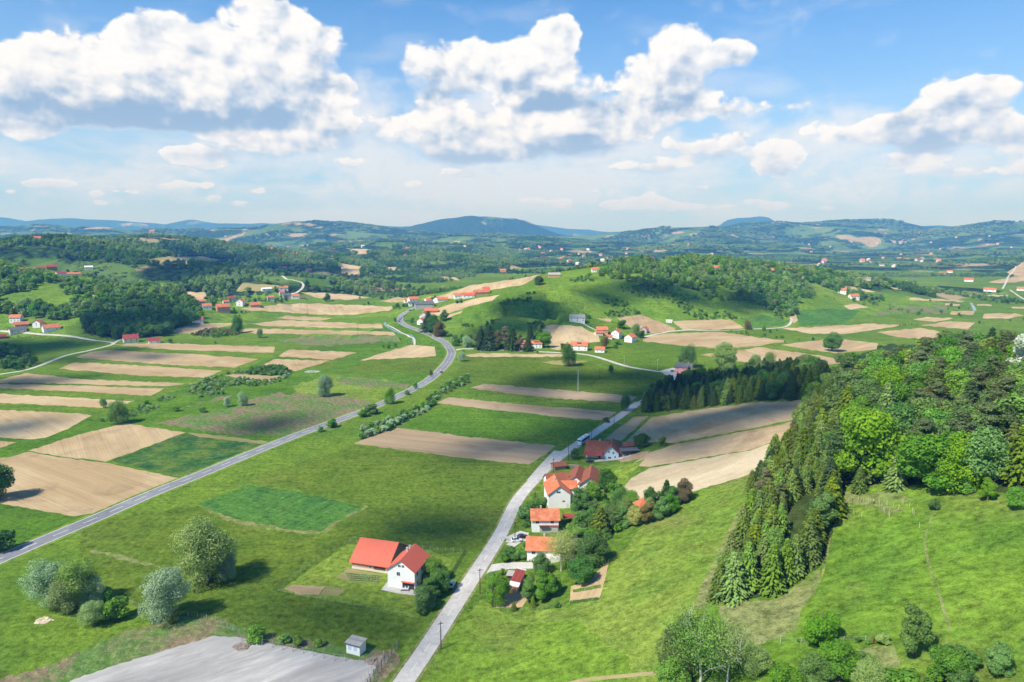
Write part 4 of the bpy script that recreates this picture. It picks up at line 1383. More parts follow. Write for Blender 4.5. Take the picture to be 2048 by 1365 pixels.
def tree_meshes(shape, i, leafm, whole):
    key = (shape, i, leafm, whole)
    if key not in _cache:
        tr, cr = SHAPES[shape][i]
        bark = BARKP if shape.startswith('pine') else (BARKW if shape == 'bare' else BARK)
        if whole:
            V, F = join([tr, cr])
            me = mesh_data(shape + '_' + leafm, V, F, [bark, LM[leafm]])
            mi = np.zeros(len(F), np.int32); mi[len(tr[1]):] = 1
            me.polygons.foreach_set('material_index', mi)
            _cache[key] = me
        else:
            _cache[key] = (mesh_data('trunk', tr[0], tr[1], bark), mesh_data('crown', cr[0], cr[1], LM[leafm]))
    return _cache[key]


def put_tree(name, loc, h, shape, leafm, label, cat, group=None, parts=True, wide=1.0, variant=None, rot=None):
    i = int(R5.integers(len(SHAPES[shape]))) if variant is None else variant
    s = h / 10.0
    rz = float(R5.uniform(0, 6.28)) if rot is None else rot
    if parts:
        e = bpy.data.objects.new(name, None)
        e.empty_display_size = 0.1
        COL.objects.link(e)
        tm, cmh = tree_meshes(shape, i, leafm, False)
        for nm, me in (('trunk', tm), ('crown', cmh)):
            o = bpy.data.objects.new(nm, me)
            COL.objects.link(o)
            o.parent = e
    else:
        e = bpy.data.objects.new(name, tree_meshes(shape, i, leafm, True))
        COL.objects.link(e)
    e.location = (loc[0], loc[1], loc[2])
    e.rotation_euler = (0, 0, rz)
    e.scale = (s * wide, s * wide, s)
    setprops(e, label, cat, group)
    return e


# ---------------------------------------------------------------- single trees one can point to
# x, base y, top y (photo), shape, leaves, width factor, name, category, label
LONE = [
    (98, 1212, 1122, 'willow', 'silver', 1.15, 'willow_tree', 'tree', 'big silvery willow, leftmost of the bush clump by the gravel yard'),
    (134, 1222, 1150, 'willow', 'soft', 1.1, 'willow_bush', 'bush', 'dull green round willow bush low between the silvery willow and the olive one'),
    (163, 1212, 1118, 'willow', 'soft', 1.0, 'willow_tree', 'tree', 'tall olive green willow at the back of the bush clump'),
    (187, 1212, 1156, 'willow', 'silver', 0.9, 'willow_bush', 'bush', 'small pale silver willow bush in the middle of the clump'),
    (190, 1252, 1200, 'willow', 'soft', 1.15, 'willow_bush', 'bush', 'round pale green bush lowest in the clump by the gravel yard'),
    (232, 1240, 1195, 'bush', 'mid', 1.0, 'bush', 'bush', 'dark green bush at the right end of the willow clump'),
    (212, 1205, 1172, 'bush', 'mid', 0.9, 'bush', 'bush', 'small green bush behind the pale silver willow bush'),
    (337, 1238, 1130, 'willow', 'silver', 1.0, 'willow_tree', 'tree', 'silvery green willow with a domed crown beside the wire fence'),
    (345, 1245, 1222, 'bush', 'gold', 0.9, 'bush', 'bush', 'little yellow green bush at the foot of the domed willow'),
    (415, 1168, 1036, 'willow', 'soft', 0.95, 'willow_tree', 'tree', 'tallest olive willow standing in the meadow below the wheat plot'),
    (455, 1160, 1100, 'willow', 'silver', 0.8, 'willow_bush', 'bush', 'thin pale willow shoots right of the tallest olive willow'),
    (-8, 1000, 922, 'decid', 'dark', 0.9, 'deciduous_tree', 'tree', 'dark tree cut by the left edge on the ploughed field'),
    (4, 1102, 1062, 'bush', 'dark', 1.1, 'bush', 'bush', 'dark bush cut by the left edge below the main road bank'),
    (234, 848, 800, 'willow', 'soft', 1.0, 'deciduous_tree', 'tree', 'round pale green tree by the ditch between the ploughed strips'),
    (207, 817, 795, 'willow', 'soft', 0.8, 'young_tree', 'tree', 'thin young tree on the ploughed strip left of the round ditch tree'),
    (651, 793, 750, 'willow', 'silver', 0.9, 'willow_tree', 'tree', 'lone pale oval tree in the bright meadow above the scrub'),
    (486, 812, 784, 'willow', 'silver', 0.8, 'willow_bush', 'bush', 'grey green bush on the scrub land, right of a smaller one'),
    (455, 814, 793, 'willow', 'silver', 0.8, 'willow_bush', 'bush', 'smaller grey green bush on the scrub land'),
    (352, 823, 812, 'bush', 'mid', 1.2, 'bush', 'bush', 'low bush at the left corner of the scrub land'),
    (406, 825, 814, 'bush', 'mid', 1.3, 'bush', 'bush', 'low wide bush on the scrub near its left corner'),
    (862, 753, 740, 'decid', 'dark', 1.0, 'deciduous_tree', 'tree', 'small dark round tree left of the bend in the main road'),
    (831, 779, 764, 'decid', 'mid', 1.0, 'deciduous_tree', 'tree', 'small green tree on the verge below the bend'),
    (815, 790, 780, 'bush', 'mid', 1.0, 'bush', 'bush', 'tiny bush on the verge between two small trees'),
    (780, 808, 776, 'willow', 'mid', 0.8, 'deciduous_tree', 'tree', 'leafy tree right beside the main road at the scrub corner'),
    (745, 828, 806, 'bush', 'mid', 1.1, 'bush', 'bush', 'wide green bush on the road verge at the scrub'),
    (728, 834, 816, 'bush', 'bright', 1.1, 'bush', 'bush', 'yellowish bush touching the wide green bush on the verge'),
    (665, 855, 836, 'bush', 'mid', 1.0, 'bush', 'bush', 'round bush on the verge at the lower scrub edge'),
    (641, 864, 852, 'bush', 'mid', 1.1, 'bush', 'bush', 'low bush on the verge, last one down the road'),
    (923, 723, 704, 'willow', 'silver', 1.0, 'willow_bush', 'bush', 'pale bush in the fork where the lane leaves the main road'),
    (1137, 733, 688, 'willow', 'dark', 0.75, 'deciduous_tree', 'tree', 'tall slim dark tree on the lane in front of the long house'),
    (1221, 747, 730, 'willow', 'dark', 0.8, 'deciduous_tree', 'tree', 'small dark tree alone in the shaded meadow'),
    (1251, 822, 788, 'willow', 'dark', 0.75, 'deciduous_tree', 'tree', 'slim dark tree on the lane side near the conifer plantation'),
    (1213, 845, 834, 'bush', 'dark', 1.2, 'bush', 'bush', 'dark low bush where the dim field meets the lane'),
    (1663, 703, 667, 'decid', 'mid', 1.15, 'deciduous_tree', 'tree', 'lone round full-crowned tree on the tan field in the valley'),
    (1373, 735, 690, 'willow', 'dark', 1.0, 'deciduous_tree', 'tree', 'bare-looking grey green tree directly behind the pink house'),
    (1447, 737, 688, 'decid', 'soft', 1.05, 'deciduous_tree', 'tree', 'big round grey green tree right of the pink house'),
    (1512, 737, 708, 'willow', 'soft', 1.0, 'deciduous_tree', 'tree', 'pale rounded tree, left one of two rising behind the plantation'),
    (1540, 735, 706, 'willow', 'soft', 1.0, 'deciduous_tree', 'tree', 'pale rounded tree, right one of two rising behind the plantation'),
    (1676, 725, 707, 'bush', 'mid', 1.0, 'bush', 'bush', 'round green bush just above the edge of the plantation'),
    (1495, 660, 641, 'willow', 'red', 0.9, 'deciduous_tree', 'tree', 'small brownish tree on the track below the dark green crop'),
    (1078, 570, 553, 'decid', 'dark', 1.2, 'deciduous_tree', 'tree', 'dark tree on the bare crest of the central hill'),
    (914, 607, 600, 'bush', 'dark', 1.0, 'bush', 'bush', 'left one of two dark bushes beside the long tan field'),
    (922, 606, 599, 'bush', 'dark', 1.0, 'bush', 'bush', 'right one of two dark bushes beside the long tan field'),
    (475, 667, 632, 'willow', 'dark', 0.8, 'deciduous_tree', 'tree', 'slim dark tree standing alone in the fields by the village'),
    (520, 676, 657, 'willow', 'soft', 0.8, 'deciduous_tree', 'tree', 'thin pale tree in the strip fields below the village'),
    (340, 686, 677, 'bush', 'dark', 1.0, 'bush', 'bush', 'dark shrub right of the maroon roofed hut'),
    (654, 603, 588, 'decid', 'dark', 1.1, 'deciduous_tree', 'tree', 'round dark tree in the fields right of the village'),
    (935, 695, 672, 'willow', 'silver', 1.1, 'willow_tree', 'tree', 'silver green round tree left of the row of dark spruces'),
    (912, 692, 676, 'bush', 'dark', 1.0, 'bush', 'bush', 'dark bush left of the silver green round tree'),
    (857, 663, 624, 'spruce', 'sprucedark', 1.4, 'spruce_tree', 'tree', 'wide dark conifer next to the house in the road bend'),
    (868, 668, 632, 'decid', 'dark', 1.0, 'deciduous_tree', 'tree', 'dark broad tree in front of the conifer in the road bend'),
    (878, 672, 645, 'decid', 'red', 1.0, 'deciduous_tree', 'tree', 'bronze tinged tree at the foot of the hill by the bend'),
    (887, 642, 620, 'decid', 'mid', 1.0, 'deciduous_tree', 'tree', 'green round tree above the bend beside the long tan field'),
    (1283, 895, 868, 'decid', 'dark', 1.35, 'deciduous_tree', 'tree', 'wide dark tree behind the dark-roofed farmhouse sheds'),
    (1323, 893, 872, 'decid', 'mid', 1.0, 'deciduous_tree', 'tree', 'small round tree at the end of the farm garden'),
    (1151, 918, 897, 'decid', 'dark', 1.0, 'deciduous_tree', 'tree', 'dark small tree beside the lane in front of the farmhouse'),
    (1826, 1312, 1203, 'decid', 'bright', 0.85, 'maple_tree', 'tree', 'dense bright green maple alone on the lower right slope'),
    (1640, 1292, 1222, 'decid', 'mid', 1.2, 'deciduous_tree', 'tree', 'wide green tree on the hedge line left of the bright maple'),
    (1895, 1372, 1285, 'decid', 'mid', 1.1, 'deciduous_tree', 'tree', 'mid green tree right below the bright maple'),
    (1995, 1352, 1282, 'decid', 'mid', 0.9, 'deciduous_tree', 'tree', 'small tree alone in the bottom right corner meadow'),
    (1868, 1021, 998, 'bush', 'dark', 0.8, 'bush', 'bush', 'small dark bush alone in the meadow under the wood'),
    (1766, 1290, 1266, 'bush', 'soft', 1.0, 'bush', 'bush', 'sparse pale bush between the two green hedge trees'),
    (1400, 1372, 1222, 'bare', 'mid', 1.1, 'birch_tree', 'tree', 'olive green birch with white limbs at the bottom edge'),
    (1362, 1350, 1228, 'willow', 'pine', 0.8, 'deciduous_tree', 'tree', 'dull olive tree left of the white-limbed birch'),
    (1455, 1365, 1240, 'bare', 'soft', 0.9, 'birch_tree', 'tree', 'airy pale green birch right of the white-limbed one'),
    (1345, 1395, 1318, 'decid', 'bright', 1.0, 'deciduous_tree', 'tree', 'fresh green bush-like tree at the bottom edge under the birch'),
    (1515, 1350, 1290, 'willow', 'soft', 1.2, 'willow_bush', 'bush', 'pale green thicket bush right of the birches'),
    (1570, 1395, 1325, 'decid', 'bright', 1.2, 'deciduous_tree', 'tree', 'bright green low tree at the bottom edge, middle of the thicket'),
    (1680, 1360, 1285, 'decid', 'mid', 1.1, 'deciduous_tree', 'tree', 'leafy green tree below the hedge trees at the lower right'),
    (1632, 1372, 1308, 'decid', 'mid', 1.2, 'deciduous_tree', 'tree', 'green low tree left of the leafy one at the lower right'),
    (1735, 1395, 1318, 'willow', 'soft', 1.1, 'willow_bush', 'bush', 'pale thicket bush at the bottom edge below the hedge'),
    (1930, 1395, 1335, 'decid', 'dark', 1.1, 'deciduous_tree', 'tree', 'darker tree at the bottom edge near the right corner'),
    (1812, 1392, 1335, 'bush', 'mid', 1.3, 'bush', 'bush', 'wide bush at the bottom edge under the bright maple'),
    (1475, 1300, 1290, 'bush', 'bright', 1.0, 'bush', 'bush', 'tiny fresh bush in the dry grass above the thicket'),
    # farm with the red roofs
    (868, 1158, 1112, 'decid', 'mid', 1.15, 'deciduous_tree', 'tree', 'yellowish green tree behind the right wall of the white red-roofed house'),
    (880, 1183, 1132, 'decid', 'dark', 1.1, 'deciduous_tree', 'tree', 'dark dense tree right of the white red-roofed house, second from the back'),
    (862, 1198, 1150, 'decid', 'dark', 1.15, 'deciduous_tree', 'tree', 'dark dense tree at the corner of the white red-roofed house'),
    (850, 1218, 1170, 'decid', 'dark', 1.1, 'deciduous_tree', 'tree', 'lowest dark round tree between the red-roofed house and the lane'),
    (842, 1230, 1212, 'bush', 'dark', 1.0, 'bush', 'bush', 'small dark bush under the lowest round tree by the lane'),
    (882, 1160, 1128, 'decid', 'mid', 1.0, 'deciduous_tree', 'tree', 'rounded tree nearest the parked silver car'),
    (510, 1284, 1250, 'bush', 'bright', 1.0, 'bush', 'bush', 'bright green bush on the upper edge of the gravel yard'),
    (596, 1290, 1268, 'bush', 'bright', 1.0, 'bush', 'bush', 'small bright bush among the yard fence posts'),
    (570, 1284, 1264, 'bush', 'soft', 1.2, 'bush', 'bush', 'pale low bush between the two bright ones at the yard'),
    (637, 1292, 1276, 'bush', 'soft', 1.3, 'bush', 'bush', 'low pale bush in the grass left of the transformer hut'),
    # gardens along the lane
    (998, 1206, 1148, 'decid', 'mid', 0.9, 'deciduous_tree', 'tree', 'tree left of the red shed roof in the lowest garden'),
    (1058, 1205, 1150, 'decid', 'bright', 1.05, 'deciduous_tree', 'tree', 'bright leafy tree just right of the red shed'),
    (1090, 1200, 1138, 'decid', 'mid', 1.15, 'deciduous_tree', 'tree', 'largest round tree of the lowest garden'),
    (1110, 1188, 1148, 'decid', 'mid', 1.0, 'deciduous_tree', 'tree', 'round tree touching the right of the largest garden tree'),
    (1083, 1147, 1108, 'decid', 'dark', 1.0, 'deciduous_tree', 'tree', 'dark tree in front of the garage of the lowest orange-roofed house'),
    (1122, 1142, 1066, 'bare', 'gold', 1.1, 'deciduous_tree', 'tree', 'thin yellowish tree over the corner of the lowest orange roof'),
    (1160, 1168, 1112, 'decid', 'dark', 1.15, 'deciduous_tree', 'tree', 'dark round tree left of the tan garden plot'),
    (1186, 1130, 1068, 'decid', 'dark', 1.15, 'deciduous_tree', 'tree', 'dark round tree at the upper tip of the tan garden plot'),
    (1199, 1078, 1012, 'spruce', 'spruce', 1.3, 'spruce_tree', 'tree', 'single spruce among the round trees behind the houses'),
    (1152, 1112, 1050, 'decid', 'bright', 1.1, 'deciduous_tree', 'tree', 'bright tree behind the gabled orange roof houses'),
    (1170, 1078, 1022, 'decid', 'mid', 1.1, 'deciduous_tree', 'tree', 'tall mid green tree left of the single spruce'),
    (1222, 1060, 1005, 'decid', 'mid', 1.1, 'deciduous_tree', 'tree', 'tall mid green tree right of the single spruce'),
    (1160, 1028, 975, 'decid', 'mid', 1.15, 'deciduous_tree', 'tree', 'big green tree right of the tall white gable'),
    (1188, 1012, 960, 'decid', 'mid', 1.1, 'deciduous_tree', 'tree', 'big green tree under the brown barn roofs'),
    (1214, 985, 938, 'decid', 'dark', 1.0, 'deciduous_tree', 'tree', 'dark tree at the right end of the brown barn roofs'),
    (1240, 1018, 975, 'willow', 'mid', 1.0, 'deciduous_tree', 'tree', 'grey green tree at the corner of the pale ploughed field'),
    (1262, 1015, 982, 'decid', 'bright', 1.1, 'deciduous_tree', 'tree', 'fresh green tree left of the small orange garden roof'),
    (1246, 1055, 1012, 'decid', 'mid', 1.0, 'plum_tree', 'tree', 'dull green plum tree, leftmost of the orchard row', ),
    (1270, 1052, 1010, 'decid', 'gold', 1.0, 'plum_tree', 'tree', 'yellow brown plum tree, second in the orchard row'),
    (1294, 1048, 1004, 'decid', 'red', 1.1, 'plum_tree', 'tree', 'bronze plum tree right below the small orange garden roof'),
    (1320, 1038, 992, 'decid', 'mid', 0.9, 'plum_tree', 'tree', 'green plum tree right of the small orange garden roof'),
    (1342, 1028, 988, 'decid', 'mid', 0.9, 'plum_tree', 'tree', 'green plum tree near the upper end of the orchard row'),
    (1368, 1005, 960, 'decid', 'red', 0.9, 'plum_tree', 'tree', 'reddest plum tree at the upper end of the orchard row'),
    (1300, 1012, 975, 'decid', 'dark', 0.9, 'deciduous_tree', 'tree', 'dark tree left of the pointed spruce by the pale field'),
    (1332, 1012, 960, 'spruce', 'sprucedark', 1.2, 'spruce_tree', 'tree', 'pointed dark spruce by the pale ploughed field'),
    (1348, 1012, 972, 'decid', 'dark', 1.0, 'deciduous_tree', 'tree', 'dark tree right of the pointed spruce by the pale field'),
    (1028, 1222, 1204, 'spruce', 'spruce', 1.3, 'young_spruce', 'tree', 'tiny spruce at the bare earth of the lowest garden'),
    (1066, 1215, 1195, 'spruce', 'spruce', 1.3, 'young_spruce', 'tree', 'tiny spruce below the bright leafy garden tree'),
    (1114, 1216, 1203, 'bush', 'mid', 1.0, 'bush', 'bush', 'small bush at the lower edge of the lowest garden'),
    (1076, 1030, 990, 'decid', 'mid', 1.1, 'deciduous_tree', 'tree', 'green tree in the roadside garden left of the tall white gable'),
    (1062, 1050, 1022, 'decid', 'dark', 1.0, 'deciduous_tree', 'tree', 'dark tree in the garden above the middle orange roof'),
    (1050, 1035, 1012, 'bush', 'mid', 1.2, 'bush', 'bush', 'round garden bush next to the lane above the parked cars'),
    (1022, 1118, 1092, 'bush', 'dark', 1.2, 'bush', 'bush', 'dark garden bush left of the lowest orange-roofed house'),
    (1040, 1118, 1098, 'bush', 'mid', 1.2, 'bush', 'bush', 'green garden bush beside the steps of the lowest house'),
    (1010, 1122, 1105, 'bush', 'mid', 1.2, 'bush', 'bush', 'low garden bush over the driveway'),
    (984, 1160, 1142, 'bush', 'mid', 1.1, 'bush', 'bush', 'low bush between the lane and the lowest garden'),
    (1004, 1150, 1138, 'bush', 'bright', 1.1, 'bush', 'bush', 'bright low bush below the driveway'),
    # row of dark spruces at the lane
    (962, 700, 658, 'spruce', 'sprucedark', 1.3, 'spruce_tree', 'tree', 'dark spruce, leftmost of the row behind the lane'),
    (978, 700, 652, 'spruce', 'sprucedark', 1.4, 'spruce_tree', 'tree', 'tallest dark spruce at the left of the row behind the lane'),
    (996, 700, 664, 'pine', 'pinered', 1.3, 'pine_tree', 'tree', 'rusty dark pine in the middle of the spruce row'),
    (1011, 700, 656, 'pine', 'pinered', 1.2, 'pine_tree', 'tree', 'rusty pine right of the middle of the spruce row'),
    (1025, 701, 657, 'spruce', 'sprucedark', 1.3, 'spruce_tree', 'tree', 'dark spruce left of the brick house gap'),
    (1039, 702, 670, 'pine', 'pinered', 1.2, 'pine_tree', 'tree', 'rusty pine in front of the half hidden house'),
    (1056, 703, 674, 'spruce', 'sprucedark', 1.3, 'spruce_tree', 'tree', 'dark spruce left against the white orange-roofed house'),
    (1060, 680, 653, 'spruce', 'sprucedark', 1.2, 'spruce_tree', 'tree', 'pointed spruce behind the white orange-roofed house'),
    (1078, 680, 651, 'spruce', 'spruce', 1.2, 'spruce_tree', 'tree', 'green pointed conifer right behind the white house'),
    (1088, 695, 662, 'decid', 'mid', 1.1, 'deciduous_tree', 'tree', 'green tree at the left edge of the tan hill field'),
    (1126, 700, 686, 'decid', 'dark', 0.9, 'deciduous_tree', 'tree', 'left one of two small round trees at the long house'),
    (1139, 698, 688, 'decid', 'dark', 0.8, 'deciduous_tree', 'tree', 'right one of two small round trees at the long house'),
    (1243, 657, 639, 'decid', 'dark', 1.2, 'deciduous_tree', 'tree', 'wide dark tree above the two white gabled houses'),
    (1271, 672, 648, 'willow', 'soft', 0.9, 'deciduous_tree', 'tree', 'grey green tree between the gabled house and the dark gable'),
    (1282, 677, 660, 'decid', 'dark', 1.0, 'deciduous_tree', 'tree', 'dark tree touching the right gabled house'),
    (1210, 697, 672, 'willow', 'red', 0.9, 'deciduous_tree', 'tree', 'brownish thin tree between the long house and the gabled houses'),
    (1236, 690, 678, 'bush', 'mid', 1.0, 'bush', 'bush', 'green bush below the left gabled house'),
    (1232, 697, 689, 'bush', 'dark', 1.0, 'bush', 'bush', 'dark bush below the gabled houses'),
    (1176, 637, 629, 'bush', 'mid', 1.2, 'bush', 'bush', 'bush right of the grey-roofed house on the hillside'),
    (1735, 965, 800, 'decid', 'bright', 0.95, 'maple_tree', 'tree', 'huge bright green maple at the lower edge of the wood'),
    (1862, 975, 850, 'decid', 'bright', 1.25, 'maple_tree', 'tree', 'broad bright green maple right of the huge one'),
    (1915, 975, 870, 'decid', 'bright', 1.0, 'maple_tree', 'tree', 'smaller bright maple at the right of the broad one'),
    (1718, 985, 935, 'spruce', 'spruce', 1.3, 'spruce_tree', 'tree', 'young spruce in front of the dark hollow under the huge maple'),
    (1792, 978, 905, 'spruce', 'larch', 1.2, 'spruce_tree', 'tree', 'green conifer between the two biggest maples'),
    (1975, 1002, 955, 'decid', 'bright', 1.0, 'deciduous_tree', 'tree', 'light green small tree on the meadow edge under the pines'),
    (2032, 1020, 975, 'decid', 'bright', 1.0, 'deciduous_tree', 'tree', 'bright bushy tree at the right edge of the wood margin'),
    (1930, 988, 960, 'bush', 'bright', 1.0, 'bush', 'bush', 'bright low bush at the wood margin'),
    (2040, 800, 668, 'decid', 'bloom', 0.8, 'blossoming_tree', 'tree', 'white blossoming tree near the right edge of the wood'),
]
for (bx, by, ty, shp, lf, wd, nm, ct, lb) in LONE:
    p = pick(bx, by)[0]
    dep = to_px(p)[2]
    h = (by - ty) * dep / FPX / 0.93
    put_tree(nm, p, h, shp, lf, lb, ct, None, True, wd)

# ---------------------------------------------------------------- woods: seeded over the ground, the largest in view stay individuals
FIELDW = [(nm, q if not isinstance(q, tuple) else None) for (nm, mt, w, q) in meta]
OPEN = [q for (nm, mt, w, q) in meta if not isinstance(q, tuple) and mt not in ('wood', 'meadow', 'lush', 'olive', 'bright', 'hillgrass', 'scrub', 'dry')]
ROADQ = [q for (nm, mt, w, q) in meta if isinstance(q, tuple)]


def on_open(x, y, pad=0.0):
    r = np.zeros(len(x), bool)
    for q in OPEN:
        lo = q.min(0); hi = q.max(0)
        c_ = np.nonzero((x >= lo[0]) & (x <= hi[0]) & (y >= lo[1]) & (y <= hi[1]) & ~r)[0]
        if len(c_):
            r[c_] = inside(q, x[c_], y[c_])
    for (A_, B_) in ROADQ:
        M_ = (A_ + B_) / 2
        hw = np.linalg.norm(A_[0] - B_[0]) / 2 + 1.5
        lo = M_.min(0) - 10; hi = M_.max(0) + 10
        c_ = np.nonzero((x >= lo[0]) & (x <= hi[0]) & (y >= lo[1]) & (y <= hi[1]) & ~r)[0]
        for i in range(len(M_) - 1):
            d = M_[i + 1] - M_[i]; L2 = d @ d + 1e-9
            t = np.clip(((x[c_] - M_[i, 0]) * d[0] + (y[c_] - M_[i, 1]) * d[1]) / L2, 0, 1)
            r[c_] |= np.hypot(x[c_] - M_[i, 0] - d[0] * t, y[c_] - M_[i, 1] - d[1] * t) < hw
    return r


R6 = np.random.default_rng(66)
ALL = []      # x, y, z, h, wide, kind index, zone
# kind: (individual name, category, high shape, low shape, leaves)
KINDS_T = [
    ('spruce_tree', 'spruce', 'spruce_lo', 'spruce'), ('spruce_tree', 'spruce', 'spruce_lo', 'sprucedark'), ('spruce_tree', 'spruce', 'spruce_lo', 'larch'),
    ('pine_tree', 'pine', 'pine_lo', 'pine'), ('pine_tree', 'pine', 'pine_lo', 'pinered'),
    ('deciduous_tree', 'decid', 'decid_lo', 'bright'), ('deciduous_tree', 'decid', 'decid_lo', 'mid'), ('deciduous_tree', 'decid', 'decid_lo', 'dark'), ('deciduous_tree', 'decid', 'decid_lo', 'soft'),
    ('bush', 'bush', 'bush_lo', 'mid'), ('bush', 'bush', 'bush_lo', 'silver'), ('bush', 'bush', 'bush_lo', 'dark'), ('bush', 'bush', 'bush_lo', 'soft'), ('bush', 'bush', 'bush_lo', 'red'),
]
SP, SD, LA, PI, PR, DB, DM, DD, DS, BM, BS, BD, BP, BR = range(14)
